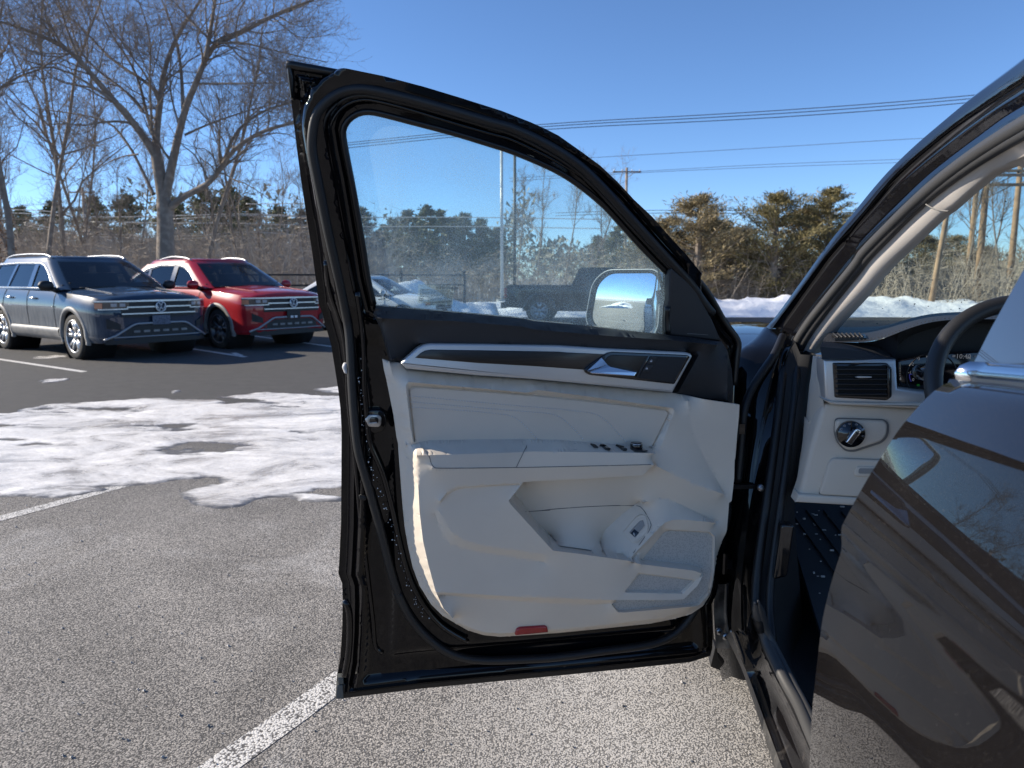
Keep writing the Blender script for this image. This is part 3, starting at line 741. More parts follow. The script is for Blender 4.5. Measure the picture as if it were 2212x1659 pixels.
# ---------------------------------------------------------------- pale lower trim: one pressed surface, cut into its pieces
LT_OUT = ('3 675,915 690,1010 712,1100 742,1250 772,1400 800,1600 / 5 812,100 822,250 835,420 850,620 870,830 900,1000 940,1180 1000,1340 1100,1500 1200,1600 1300,1659 / 7 1420,400 1560,442 1700,455 1830,448 2212,422 '
          '/ 8 400,382 800,340 1000,300 1150,258 1250,190 1310,100 1338,10 / 6 1575,1000 1590,850 1605,700 1628,590 1640,450 1646,362 1668,345 1690,150 1693,0 / 4 1700,1300 1715,1100 1730,950 1735,850 1400,800 1215,768 600,708 0,650 / 3 1500,1062 880,1002 835,950 740,935')
LINES = [   # (picture points, offset they are read at, height they are pressed to)
 ('3 737,940 800,1200 850,1500 866,1640 / 5 872,110 885,300 897,550 908,800 938,1000 992,1200 1072,1400 1180,1540 1275,1622', .034),
 ('5 970,214 985,400 1000,700 1030,950 1075,1150 1140,1392 1210,1540 1290,1625', .078),
 ('5 882,118 965,104 1000,90 1100,75 1500,66 1940,64 2212,70 / 4 400,1190 800,1222 1030,1245', .046),
 ('5 975,206 1085,204 1300,198 1600,188 1900,178 / 4 0,1278 500,1284 1000,1292 1066,1296', .096),
 ('5 1110,318 1140,324 1840,315 / 4 0,1420 1050,1395', .100),
 ('4 1056,1392 948,1486', .094),
 ('4 1092,1270 1098,1310 1074,1392', .096, .058),
 ('5 1900,440 / 4 0,1538 500,1515 945,1486', .092),
 ('5 1915,460 / 4 0,1560 500,1537 955,1506 1070,1402', .092, .045),
 ('5 1870,448 1600,464 1330,482 1240,525 1175,605', .094),
 ('5 1860,462 1600,478 1340,497 1255,540 1195,612', .087),
 ('5 1168,690 1230,805 1290,892 1400,952 1600,1000 2090,1072', .089),
 ('5 1135,720 1195,880 1262,975 1400,1022 1600,1060 2080,1135', .078),
 ('5 1892,455 1775,600 1792,632 2160,1036 / 6 400,842 820,902 940,936', .093),
 ('5 1900,478 1800,598 1822,634 2176,1022 / 6 400,830 540,850', .093, .062),
 ('5 1940,500 1868,604 1950,692 2050,840 2215,1000 / 6 400,808 500,822', .07, .008),
 ('6 580,806 655,660 805,520 950,408', .04, .016),
 ('6 575,848 820,886', .093, .06),
 ('6 965,395 1100,352 1200,372 1400,468 1592,558', .052),
 ('6 840,882 1100,612 1150,568 1215,546 1320,545 1592,572', .078),
 ('4 1075,1406 1200,1470 1400,1560 1655,1650', .070),
 ('4 1345,835 1358,950 1395,1130 1500,1340 1655,1628', .050),
 ('4 1110,1240 1230,930 1215,900 600,815 40,742 / 3 1940,1208 1500,1168 900,1115 880,1150 920,1500 945,1640', .056),
 ('4 1048,1234 1185,948 1165,918 600,852 0,790 / 3 1500,1192 1050,1162 945,1158 908,1180 930,1400 956,1630', .050, .040),
 ('4 1036,1226 1172,950 1155,928 600,862 0,800 / 3 1500,1203 1050,1173 955,1170 922,1190 942,1400 966,1620', .046),
 ('6 945,934 1400,990 1468,1016', .085), ('6 1472,1040 1430,1120 1310,1238 1200,1246 600,1244 0,1218', .082),
 ('6 960,914 1400,966 1494,996 1498,1048 1450,1134 1324,1262 1200,1268 740,1266', .082, .060),
 ('6 845,895 1125,620 1185,632 1540,652 1583,690 1574,1000 1540,1180 1445,1288 1400,1300 800,1353 735,1352 680,1284 705,1258', .070),
 ('6 952,905 1140,665 1195,645 1535,665 1570,700 1562,1000 1528,1175 1440,1275 1395,1288 800,1340 745,1340 694,1283 725,1272', .066, .060),
 ('6 920,1010 1418,1070 1300,1190 788,1180 920,1010', .080), ('6 932,1024 1396,1080 1292,1176 810,1168 932,1024', .078, .072),
 ('5 1150,1396 1700,1428 2090,1452', .080), ('5 1165,1438 1700,1476 2090,1508 / 6 400,1305 660,1292', .075, .064),
 ('7 1335,335 1450,385 1560,418 1700,430 2212,396 / 8 400,355 800,312 980,276 1120,235 1210,165 1270,80 1300,-10', .048),
]
FREE = [('5 1935,64 1938,98 1900,178 1842,312', .092), ('5 990,118 1085,205 1112,318', .09)]
lt_out2 = dpts(LT_OUT, .02)
def clean_lines(L):
    R = []
    for q in L: R.append([(p.x, p.y) for p in dpts(q[0], q[1])])
    return R
vo, tr, ids = cdt_mesh(lt_out2, [], clean_lines(LINES + FREE), .0075, .005)
fx = []; fv = []
for i in ids[0]:
    fx.append(i); fv.append(.022 + .034 * float(np.clip((.13 - vo[i, 0]) / .05, 0, 1)) * float(np.clip((vo[i, 1] - .62) / .08, 0, 1)))
for k, q in enumerate(LINES):
    for i in ids[1 + k]: fx.append(i); fv.append(q[-1])
H = membrane(len(vo), tr, np.array(fx), np.array(fv), 2500)
cen = vo[tr].mean(1); hc = H[tr].mean(1)
used = np.zeros(len(tr), bool)
def cut(name, polys, m, parent=DOOR, label=None):
    """polys: list of (s, off) outlines; takes the still unused triangles inside them"""
    global used
    k = np.zeros(len(tr), bool)
    for s, off in polys:
        k |= in_poly(cen[:, 0], cen[:, 1], dpts(s, off) if isinstance(s, str) else s)
    k &= ~used; used |= k
    return emit_tris(name, k, m, parent, label)
def emit_tris(name, k, m, parent=DOOR, label=None):
    T = tr[k]
    idx = np.unique(T); remap = -np.ones(len(vo), int); remap[idx] = np.arange(len(idx))
    V = [d3(vo[i, 0], vo[i, 1], H[i]) for i in idx]
    F = [tuple(remap[t]) for t in T]
    # thickness: skirt on open edges
    cnt = {}
    for f in F:
        for a, b_ in ((f[0], f[1]), (f[1], f[2]), (f[2], f[0])):
            cnt[(a, b_)] = 1
    op = [(a, b_) for a, b_ in cnt if (b_, a) not in cnt]
    mp_ = {}
    for a, b_ in op:
        for q in (a, b_):
            if q not in mp_:
                i = idx[q]; mp_[q] = len(V); V.append(d3(vo[i, 0], vo[i, 1], H[i] - .012))
        F.append((b_, a, mp_[a], mp_[b_]))
    o = obj(name, V, F, m, parent, True, label)
    return sharp(o, 42)
cut('padded_insert', [('4 1030,1240 1180,948 1160,920 600,856 0,794 / 3 1500,1197 1050,1167 950,1162 912,1185 935,1400 962,1640 / 5 1000,90 1100,75 1500,66 1940,64 2212,70 / 4 400,1190 800,1222', .036)], m_lightpad, label='stitched pale leatherette pad above the armrest')
cut('armrest_pad', [('5 990,118 1000,88 1100,73 1500,64 1935,62 1940,98 1900,178 1842,312 1840,316 1140,325 1112,318 1085,205', .092)], m_lightpad)
g1 = '6 952,905 1140,665 1195,645 1535,665 1570,700 1562,1000 1528,1175 1440,1275 1395,1288 800,1340 745,1340 694,1283 725,1264 1200,1264 1320,1260 1447,1132 1496,1047 1492,1000 1400,972'
g1 = dpts('6 952,905 1140,665 1195,645 1535,665 1570,700 1562,1000 1528,1175 1440,1275 1395,1288 800,1340 745,1340 694,1283 725,1272', .066) + dpts('6 740,1266 1200,1268 1324,1262 1450,1134 1498,1048 1494,996 1400,966 960,914', .082)
cut('speaker_grille', [(g1, .06)], m_grille, label='perforated pale speaker grille in the lower front corner')
cut('speaker_grille', [('6 932,1024 1396,1080 1292,1176 810,1168', .078)], m_grille, label='small slanted speaker grille under the map pocket')
cut('map_pocket', [('5 1900,478 1800,598 1822,634 2176,1022 / 6 400,830 560,850 820,886 1100,612 1215,546 1592,572 1592,558 1400,468 1200,372 1100,352 1070,400 / 4 955,1506 0,1560', .085)], m_light, label='deep map pocket under the armrest')
emit_tris('lower_trim', ~used, m_light, DOOR, 'pale grey moulded lower door trim')
def on_trim(a, z):
    d = np.hypot(vo[:, 0] - a, vo[:, 1] - z); return H[np.argmin(d)]
def surf(u, v, it=14):
    off = .08
    for _ in range(it):
        p = daz(u, v, off); off = .6 * off + .4 * on_trim(p.x, p.y)
    return p, off
# stitches
mbs = MB()
for s in ('3 910,1233 1500,1287 1940,1328 / 4 0,888 200,905 440,930 520,943 590,975 660,1035 730,1115 812,1200', '3 922,1285 1500,1335 1940,1371 / 4 0,932 140,943 220,968 290,1022 370,1100 436,1172', '3 932,1332 1400,1360 1700,1390 1780,1402 1850,1435 1920,1495 2018,1608'):
    P = resample(chaikin(dpts(s, .04), 2), .0034)
    for a, b_ in zip(P[::2], P[1::2]):
        m_ = a.lerp(b_, .8)
        mbs.tube([d3(a.x, a.y, on_trim(a.x, a.y) + .0012), d3(m_.x, m_.y, on_trim(m_.x, m_.y) + .0014)], .0011, 4)
mbs.build('stitching', m_stitch, DOOR)
# joints between the mouldings
def joint(s, off, r=.0009):
    px = resample(chaikin([Vector(q) for q in Q(s)], 2), 6.)
    P = [surf(q.x, q.y) for q in px]
    MB().tube([d3(p.x, p.y, o_ + .0002) for p, o_ in P], r, 5).build('panel_joint', m_groove, DOOR)
joint('5 1000,122 1085,206 1100,280 1125,312 1150,320 1840,312 / 4 0,1416 1045,1392', .12)
joint('5 1940,66 1936,120 1900,190 1842,310', .11)
joint('5 1925,696 2212,678 / 6 0,468 450,430 900,416 950,440 1020,560 1030,610 870,835', .03, .0009)
# switches on the armrest
def asw(name, s, m, lift=.004, rnd=0., bev=.0015):
    pts = []
    for u, v in Q(s):
        p, off = surf(u, v); pts.append((p, off))
    n = len(pts); o1 = [d3(p.x, p.y, o) + Vector((0, 0, lift)) for p, o in pts]; o0 = [d3(p.x, p.y, o - .006) for p, o in pts]
    c = sum((q for q in o1), Vector()) / n
    oi = [q.lerp(c, .12) + Vector((0, 0, .0012)) for q in o1]
    F = [tuple(range(2 * n, 3 * n))]
    for j in range(n):
        F += [(j, (j + 1) % n, n + (j + 1) % n, n + j), (n + j, n + (j + 1) % n, 2 * n + (j + 1) % n, 2 * n + j)]
    return obj(name, o0 + o1 + oi, F, m, DOOR, False)
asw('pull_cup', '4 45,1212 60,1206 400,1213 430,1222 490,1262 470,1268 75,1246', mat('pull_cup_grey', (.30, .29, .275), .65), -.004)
asw('lock_switch', '4 500,1226 535,1230 575,1261 538,1259', m_blackgl)
for q in ('4 580,1238 612,1240 640,1252 608,1251', '4 608,1256 640,1257 668,1270 634,1269', '4 730,1244 764,1246 792,1258 758,1257', '4 762,1263 794,1263 815,1276 782,1275'):
    asw('window_switch', q, m_blackgl, .006)
p, off = surf(*Q('4 918,1270')[0]); c = d3(p.x, p.y, off)
asw('mirror_switch_base', '4 880,1268 900,1258 960,1262 1000,1284 985,1288 885,1284', m_blackgl, .003)
MB().tube([c - Vector((0, 0, .004)), c + Vector((0, 0, .012)), c + Vector((0, 0, .0165)), c + Vector((0, 0, .017))], [.0155, .0148, .0125, .009], 18).build('mirror_knob', m_blackgl, DOOR)
MB().tube([c + Vector((0, 0, .014)) + Vector((.0138 * math.cos(t), .0138 * math.sin(t), 0)) for t in np.linspace(0, 2 * PI, 20)[:-1]], .0009, 5, closed=True).build('knob_ring', m_chrome, DOOR)
# tailgate switch in the pocket flank
def lift_poly(s, dh):
    out = []
    for u, v in Q(s):
        p, off = surf(u, v); out.append(d3(p.x, p.y, off + dh))
    return out
def lplate(name, s, m, h=.004, base=-.004):
    A0, A1 = lift_poly(s, base), lift_poly(s, h); n = len(A0); c = sum(A1, Vector()) / n
    A2 = [q.lerp(c, .05) + (d3(0, 0, .001) - d3(0, 0, 0)) for q in A1]
    F = [tuple(range(2 * n, 3 * n))]
    for j in range(n): F += [(j, (j + 1) % n, n + (j + 1) % n, n + j), (n + j, n + (j + 1) % n, 2 * n + (j + 1) % n, 2 * n + j)]
    return obj(name, A0 + A1 + A2, F, m, DOOR, False)
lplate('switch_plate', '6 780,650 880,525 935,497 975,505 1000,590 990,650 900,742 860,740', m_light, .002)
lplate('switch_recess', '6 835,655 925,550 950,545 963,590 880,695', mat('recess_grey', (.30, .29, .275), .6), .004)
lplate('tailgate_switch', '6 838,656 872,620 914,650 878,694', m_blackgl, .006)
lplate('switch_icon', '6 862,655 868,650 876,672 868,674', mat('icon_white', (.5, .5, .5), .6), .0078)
# red reflector
dplate('red_reflector', '7 1832,452 1845,395 1872,378 2090,364 2114,374 2124,424', .056, .03, .004, m_red, rnd=.004)

# ---------------------------------------------------------------- dark upper trim, mirror sail, silver strip, handle
UT_OUT = ('3 597,525 622,455 1300,515 1900,565 / 4 0,145 480,186 940,242 1160,262 1400,290 1640,322 1690,400 1728,560 1740,700 1736,846 1400,800 1215,768 1385,445 1372,425 1330,412 40,354 / 3 1900,790 1100,780 1035,790 980,822 842,940 740,935 700,800 660,650')
UTL = [('3 640,560 1300,585 1900,632 / 4 0,215 700,275 1200,310 1600,350', .060), ('3 680,640 720,800 760,920', .045), ('3 612,480 1300,530 1900,582 / 4 0,162 480,202 940,258 1170,280 1600,330', .030),
       ('4 1440,440 1260,765', .045), ('4 1690,470 1690,830', .040), ('3 1000,775 1900,783 / 4 0,345 1330,403', .052)]
ut2 = dpts(UT_OUT, .02)
vo, tr, ids = cdt_mesh(ut2, [], clean_lines(UTL), .011, .009)
fx = []; fv = []
for i in ids[0]: fx.append(i); fv.append(.020)
for k, (s, off) in enumerate(UTL):
    for i in ids[1 + k]: fx.append(i); fv.append(off)
H = membrane(len(vo), tr, np.array(fx), np.array(fv), 1200)
emit_tris('upper_trim', np.ones(len(tr), bool), m_dark, DOOR, 'black soft upper door trim under the window')
dplate('mirror_sail', '4 1165,20 1185,-40 / 2 1410,1480 1430,1450 1560,1560 1640,1640 / 4 1560,130 1640,315 1400,290 1165,262', .012, .03, .006, m_dark, label='black triangular cover behind the mirror')
joint_s = dpts('4 1340,250 1520,262 1535,250 1420,80', .012)
MB().tube([d3(p.x, p.y, .0124) for p in joint_s], .0009, 4).build('sail_joint', m_groove, DOOR)
dtube('sail_edge', '4 1170,15 1172,255', .010, .007, m_rubber2, it=0)
SIL = '3 840,946 980,822 1032,791 1092,779 1600,785 2212,796 / 4 600,378 1330,413 1374,426 1388,450 1300,612 1215,767 600,706 0,650 / 3 1500,1060 882,1001 838,955'
sil2 = dpts(SIL, .062)
V, F = plate(sil2, d3, .03, .062, .006, 4)
sharp(obj('silver_strip', V, F, m_silver, DOOR), 40)
dplate('wood_inlay', '3 960,905 1010,862 1050,841 1100,833 1600,840 2212,851 / 4 300,416 616,430 440,566 0,535 / 3 1500,950', .0645, .01, .0015, m_wood)
dplate('handle_bezel', '4 442,570 480,528 610,440 645,418 690,409 1345,438 1368,452 1345,490 1232,690 1215,692 900,656 492,612 455,595', .0675, .01, .002, m_blackgl, rnd=.004)
dplate('handle_cup', '4 640,460 680,436 985,448 900,625 560,592', .0695, .004, .001, m_rubber2, rnd=.004)
dplate('bezel_bar', '4 985,446 1003,447 915,640 895,636', .0705, .006, .001, m_dark)
dplate('switch_panel', '4 1020,447 1335,458 1338,466 1224,678 912,640', .0695, .006, .001, mat('grained_black', (.012, .012, .014), .6, bump=(1500, .8, 1)))
dplate('lock_button', '4 1022,449 1086,452 1050,520 988,515', .0715, .006, .0015, m_dark)
dplate('lock_button', '4 986,519 1048,524 1008,590 944,583', .0715, .006, .0015, m_dark)
m_ico = mat('pale_icon', (.45, .46, .5), .6)
for qx, qy, o_ in ((1026, 488, 1), (988, 552, 0)):
    mbi = MB(); p = daz(*Q('4 %d,%d' % (qx, qy))[0], .0722); s_ = .0026
    mbi.add([d3(p.x + s_, p.y - s_ * 1.1, .0722), d3(p.x - s_, p.y - s_ * 1.1, .0722), d3(p.x - s_, p.y + .0003, .0722), d3(p.x + s_, p.y + .0003, .0722)], [(0, 1, 2, 3)])
    sh = .0012 * o_
    mbi.tube([d3(p.x - sh + s_ * .6 * math.cos(t), p.y + .0003 + s_ * .9 * math.sin(t), .0722) for t in np.linspace(0, PI, 8)], .0004, 4)
    mbi.build('lock_icon', m_ico, DOOR)
# chrome release lever: a wedge blade
hp = {k: daz(*Q(q)[0], .08) for k, q in dict(a='4 470,575', b='4 602,463', c='4 648,522', d='4 668,538', e='4 893,574', f='4 862,616', g='4 500,594').items()}
hv = [d3(hp['a'].x, hp['a'].y, .078), d3(hp['b'].x, hp['b'].y, .074), d3(hp['c'].x, hp['c'].y, .079), d3(hp['d'].x, hp['d'].y, .083), d3(hp['e'].x, hp['e'].y, .086), d3(hp['f'].x, hp['f'].y, .092), d3(hp['g'].x, hp['g'].y, .088)]
hm = [hv[0].lerp(hv[6], .5) + DN * .004, hv[4].lerp(hv[5], .25) + DN * .003]
V = hv + hm + [q - DN * .012 for q in hv]
F = [(0, 1, 2, 7), (2, 3, 7), (3, 4, 8, 7), (7, 8, 5, 6), (0, 7, 6), (4, 5, 8)] + [(i, i + 9, (i + 1) % 7 + 9, (i + 1) % 7) for i in range(7)]
o = obj('release_lever', V, F, m_chrome, DOOR, False)
bv = o.modifiers.new('b', 'BEVEL'); bv.width = .0012; bv.segments = 2

# ---------------------------------------------------------------- outside mirror seen through the glass
m_az = daz(1347, 652, -.175); mc = d3(m_az.x, m_az.y, -.175)
mn = (DA * .86 + DN * .51).normalized()           # the mirror faces back along the closed car and in to the driver
mx_ = Vector((0, 0, 1)).cross(mn).normalized(); mz_ = Vector((0, 0, 1))
def mir(x, y, h): return mc + mx_ * x + mz_ * y + mn * h
prof = rounded([(-.105, -.050), (-.06, -.076), (.085, -.070), (.098, -.05), (.104, .055), (.085, .068), (-.045, .068), (-.085, .040)], .03, 5)
prof = [(p[0] * 1.12, p[1] * 1.12) for p in prof]
V, F = plate(prof, mir, -.004, .002, .002, 2)
m_house = mat('mirror_housing_black', (.012, .012, .013), .3, coat=.6)
# housing: outline shrinking away from the glass
rings = []
for k in range(9):
    t = k / 8; sc_ = math.sqrt(max(0., 1 - t ** 2.2)) * 1.1 if k else 1.1
    rings.append([mir(p[0] * sc_, p[1] * sc_, .008 - .085 * t) for p in prof])
mb = MB().grid(rings, True)
inner = [mir(p[0] * .98, p[1] * .98, .004) for p in prof]; k0 = len(mb.v); n = len(prof)
mb.v += [tuple(p) for p in inner]; mb.f += [(j, (j + 1) % n, k0 + (j + 1) % n, k0 + j) for j in range(n)]
HOUSE = mb.build('side_mirror', m_house, DOOR)
obj('mirror_glass', V, F, mat('mirror_silver', (.86, .9, .9), .02, 1.), DOOR, True)
MB().tube([mir(p[0] * 1.1, p[1] * 1.1, .0085) for p in prof], .0016, 6, closed=True).build('mirror_rim', mat('pale_rim', (.32, .34, .36), .4), DOOR)
MB().tube([mc - mn * .03 - mz_ * .045, d3(.15, 1.165, -.13), d3(.12, 1.15, -.07)], [.035, .03, .035], 10, flat=.6).build('mirror_arm', m_house, DOOR)

# frost beads and water specks on the painted shell
mbf = MB()
bead = resample(chaikin(dpts('3 480,900 490,1100 500,1300 520,1500 545,1640 / 5 580,310 640,470 690,620 790,900 850,1160 930,1400 1050,1600 / 7 1000,200 1100,300 1220,390', .004), 2), .002)
for p in bead:
    for _ in range(2):
        if random.random() < .13:
            q = d3(p.x + random.gauss(0, .0032), p.y + random.gauss(0, .0032), .0085 + random.random() * .004); r = abs(random.gauss(.0007, .0005)) + .0003
            mbf.add([q + DA * r, q - DA * r, q + DN * r, q - DN * r, q + Vector((0, 0, r)), q - Vector((0, 0, r))], [(0, 2, 4), (2, 1, 4), (1, 3, 4), (3, 0, 4), (2, 0, 5), (1, 2, 5), (3, 1, 5), (0, 3, 5)])
tag(mbf.build('frost_specks', m_frost, DOOR, False), kind='stuff')
# ================================================================== body, pillar, sill, cabin of the open car
FWD = Vector((.132, .991, 0)).normalized(); INB = Vector((.991, -.132, 0)).normalized(); UP = Vector((0, 0, 1))
def lerp_pts(P, n): return resample(P, n=n)
def cur(s, Y, n=40, it=2):
    """picture curve at given depth: Y is a number, a list matched to the points, or a function of (u,v)"""
    q = Q(s); out = []
    for i, (u, v) in enumerate(q):
        y = Y(u, v) if callable(Y) else (Y[i] if isinstance(Y, (list, tuple)) else Y)
        out.append(pY(u, v, y))
    return resample(chaikin(out, it), n=n)
def loft(name, curves, m, parent=CAR, label=None, thick=0.):
    mb = MB().grid(curves)
    o = mb.build(name, m, parent, True, label)
    if thick:
        md = o.modifiers.new('s', 'SOLIDIFY'); md.thickness = thick; md.offset = -1
    return o
C0 = 'a 2300,-80 2140,60 1900,240 1720,372 1500,560 1300,730 1130,900 1000,1040 900,1150 750,1340 600,1520 / b 850,110 700,330 560,520 470,640 405,692'
C1 = 'a 2300,100 2140,210 1900,370 1640,540 1400,730 1200,900 1050,1040 850,1290 700,1460 545,1640 / b 800,200 640,420 500,610 430,705'
C15 = 'a 2300,280 2140,400 1900,540 1700,690 1500,840 1200,1080 950,1320 760,1510 660,1620 / b 980,130 800,350 650,560 560,690 480,800 460,840'
C2 = 'a 2300,450 2140,540 1900,690 1650,860 1400,1060 1150,1290 900,1530 780,1659 / b 1050,190 850,430 700,610 620,720 580,800'
C3 = 'a 2300,640 2140,725 1900,855 1650,1015 1400,1195 1200,1375 1000,1590 / b 1150,195 1000,375 850,565 720,745 660,850 635,890'
C4 = 'a 2300,800 2140,880 2010,930 1900,985 1860,1020 1700,1155 1540,1302 1500,1318 1380,1432 1200,1605 / b 1250,270 1100,455 1000,565 880,692 825,770 770,830 742,885'
ypil = lambda o: (lambda u, v: 1.115 + (2212 - u) / (2212 - 1665) * 1.035 + o)
c0, c1, c15, c2, c3, c4 = [cur(s, ypil(o), 60) for s, o in ((C0, .05), (C1, 0), (C15, .03), (C2, .02), (C3, .05), (C4, .095))]
def backwards(C):      # the roof rail runs on over the cabin, behind the camera
    d = (C[0] - C[2]).normalized(); out = []; p = C[0].copy(); sl = d.z / max(.2, -(d.dot(FWD)))
    for k in range(9):
        sl *= .62; p = p - FWD * .14 + UP * (.14 * sl); out.append(p.copy())
    return out[::-1] + C
c0, c1, c15, c2, c3, c4 = [backwards(C) for C in (c0, c1, c15, c2, c3, c4)]
c0b = [p + INB * .12 + FWD * .12 + UP * .02 for p in c0]
m_roofp = mat('black_paint_outer', (.005, .0045, .006), .3, coat=1, coat_rough=.02, spec=0.)
loft('pillar_outer_skin', [c0b, c0, [a.lerp(b_, .5) - INB * .012 for a, b_ in zip(c0, c1)], c1], m_roofp, label='outer skin of the windscreen pillar mirroring the sky')
loft('door_aperture_frame', [c1, [p + INB * .01 for p in c1], c15, [p - INB * .006 for p in c15], c2], m_gloss, label='black painted frame of the door opening')
def seal2(name, A, B, m, r=.011):
    P = [a.lerp(b_, .30) for a, b_ in zip(A, B)]; R = [a.lerp(b_, .72) for a, b_ in zip(A, B)]
    MB().tube(P, r, 10).build(name, m, CAR); MB().tube(R, r * .8, 10).build(name, m, CAR)
m_seal2 = mat('grey_rubber_seal', (.045, .045, .046), .5, bump=(500, .15))
seal2('aperture_seal', c2, c3, m_seal2, .013)
loft('seal_backing', [c2, [a.lerp(b_, .5) + FWD * .012 for a, b_ in zip(c2, c3)], c3], m_rubber2)
m_ptrim = mat('pillar_trim_grey', (.50, .47, .44), .75, bump=(1200, .3, 2))
loft('pillar_trim', [c3, [a.lerp(b_, .3) - FWD * .012 for a, b_ in zip(c3, c4)], [a.lerp(b_, .7) - FWD * .012 for a, b_ in zip(c3, c4)], c4, [p + FWD * .05 + INB * .03 for p in c4]], m_ptrim, label='pale grey inner trim of the windscreen pillar')
tj = cur('a 1320,1258 1370,1290 1430,1308 1500,1314', ypil(.03), 10)
MB().tube([p - FWD * .012 for p in tj], .0016, 5).build('trim_joint', m_groove, CAR)
# headliner and visor edge at the top right
hv0 = cur('a 1990,925 2080,930 2140,962 2300,975', 1.22, 12); hv1 = cur('a 2130,855 2200,850 2300,845 2400,840', 1.20, 12)
loft('headliner', [hv0, [p - FWD * .02 for p in hv1]], m_ptrim)

# windscreen
gl_ws = glass_mat('windscreen_glass', (.80, .93, .90), fog=.10, fog_col=(.7, .75, .7), fog_scale=5)
wsb = [pY(1600 + i * 75, 693 - 2 * math.sin(i / 9 * PI), 2.42) for i in range(10)]
wst = [pY(2060 + i * 60, 250 - i * 4, 1.30 + .02 * i) for i in range(10)]
ws_l = cur(C4, ypil(.17), 12)[::-1]
rows = []
for k in range(12):
    L = ws_l[k]; t = k / 11
    Rr = Vector((2.05 - .15 * t, L.y + .05, L.z + .01)); rows.append([L.lerp(Rr, j / 9) + FWD * (.10 * math.sin(j / 9 * PI)) for j in range(10)])
WS = loft('windscreen', rows, gl_ws, label='damp windscreen seen from inside')
# beads of water on the glass
mbd = MB()
for _ in range(150):
    k = random.randrange(0, 11); j = random.random() * 4.5
    if random.random() < .6: k = random.choice((0, 1, 2, 3))
    a = Vector(rows[k][int(j)]).lerp(Vector(rows[k][int(j) + 1]), j % 1); b_ = Vector(rows[k + 1][int(j)]).lerp(Vector(rows[k + 1][int(j) + 1]), j % 1)
    p = a.lerp(b_, random.random()) - FWD * .003; r = random.uniform(.0006, .0019)
    mbd.add([p + INB * r * 1.6, p - INB * r * 1.6, p + UP * r, p - UP * r, p - FWD * r], [(0, 2, 4), (2, 1, 4), (1, 3, 4), (3, 0, 4)])
tag(mbd.build('water_drops', mat('drop_dark', (.08, .10, .12), .1, coat=1), WS), kind='stuff')

# hinge pillar under the windscreen pillar
P_L = cur('b 410,705 330,800 205,880 / D 1590,800 1584,900 1576,1000 1562,1130 1552,1260 1546,1350 1548,1400 1560,1470', [2.14, 2.06, 2.0, 1.96, 1.95, 1.94, 1.93, 1.92, 1.92, 1.92, 1.95], 50)
P_M = cur('b 470,712 500,740 470,860 / D 1660,830 1640,910 1622,1000 1606,1120 1592,1240 1588,1330 1592,1400 1606,1470', [2.13, 2.08, 1.98, 1.93, 1.90, 1.88, 1.86, 1.85, 1.84, 1.83, 1.80], 50)
P_R = cur('b 580,800 520,900 / D 1690,830 1677,930 1668,1000 1655,1090 1640,1200 1630,1280 1632,1340 1640,1390 1655,1450', [2.02, 1.96, 1.92, 1.88, 1.85, 1.82, 1.79, 1.76, 1.73, 1.68, 1.56], 50)
def wob(C, k, s): return [p - FWD * (k * math.sin(i * s)) for i, p in enumerate(C)]
m_pill = mat('pillar_paint', (.004, .004, .0045), .3, coat=1, coat_rough=.02, spec=0., bump=(9, .2, 2, .02), var=(20, (.03, .026, .022), .62, .85))
mid1 = [a.lerp(b_, .5) + FWD * .02 for a, b_ in zip(P_L, P_M)]
mid2 = [a.lerp(b_, .45) + FWD * .015 for a, b_ in zip(P_M, P_R)]
loft('hinge_pillar', [[p + FWD * .06 for p in P_L], P_L, mid1, P_M, [p + INB * .012 + FWD * .004 for p in P_M], wob(mid2, .004, .5), P_R], m_pill, label='glossy black hinge pillar beside the dashboard')
MB().tube([p - FWD * .008 for p in cur('b 500,760 440,900 350,1020 270,1150 225,1290 / D 1600,950 1592,1040', [2.05, 1.96, 1.92, 1.9, 1.88, 1.88, 1.87], 40)], .011, 8).build('pillar_seal', m_rubber, CAR)
# hinges, check strap, wiring gaiter
for v0, v1, u0 in ((912, 938, 1588), (1204, 1228, 1562)):
    a = pY(u0 - 14, v0, 1.87); 
    mb = MB()
    for (uu, vv, hh) in ((u0 - 6, (v0 + v1) / 2, 26), (u0 + 10, (v0 + v1) / 2, 22)):
        p = pY(uu, vv, 1.86); mb.box(p, .022, .02, hh / 1600 * 1.9, (INB, FWD, UP))
    p = pY(u0 + 2, (v0 + v1) / 2, 1.855); mb.tube([p - UP * .028, p + UP * .028], .009, 10)
    mb.build('door_hinge', m_gloss, CAR, False)
a, b_ = pY(1560, 1052, 1.80), pY(1642, 1050, 1.85)
MB().box(a.lerp(b_, .5), (b_ - a).length, .012, .010, ((b_ - a).normalized(), FWD, UP)).build('check_strap', m_rubber2, CAR, False)
bolt = pY(1642, 1052, 1.835)
MB().tube([bolt, bolt - FWD * .012], .0085, 12).build('strap_bolt', m_steel, CAR)
MB().tube([bolt - FWD * .011, bolt - FWD * .015], .0042, 8).build('bolt_socket', mat('worn_grey', (.3, .3, .3), .5), CAR)
gait = chaikin([pY(1556, 1060, 1.86), pY(1566, 1080, 1.86), pY(1568, 1110, 1.87), pY(1556, 1150, 1.90)], 2)
gait = resample(gait, .003)
MB().tube(gait, [.014 + .003 * math.sin(i * 2.1) for i in range(len(gait))], 12).build('wiring_gaiter', m_rubber, CAR)
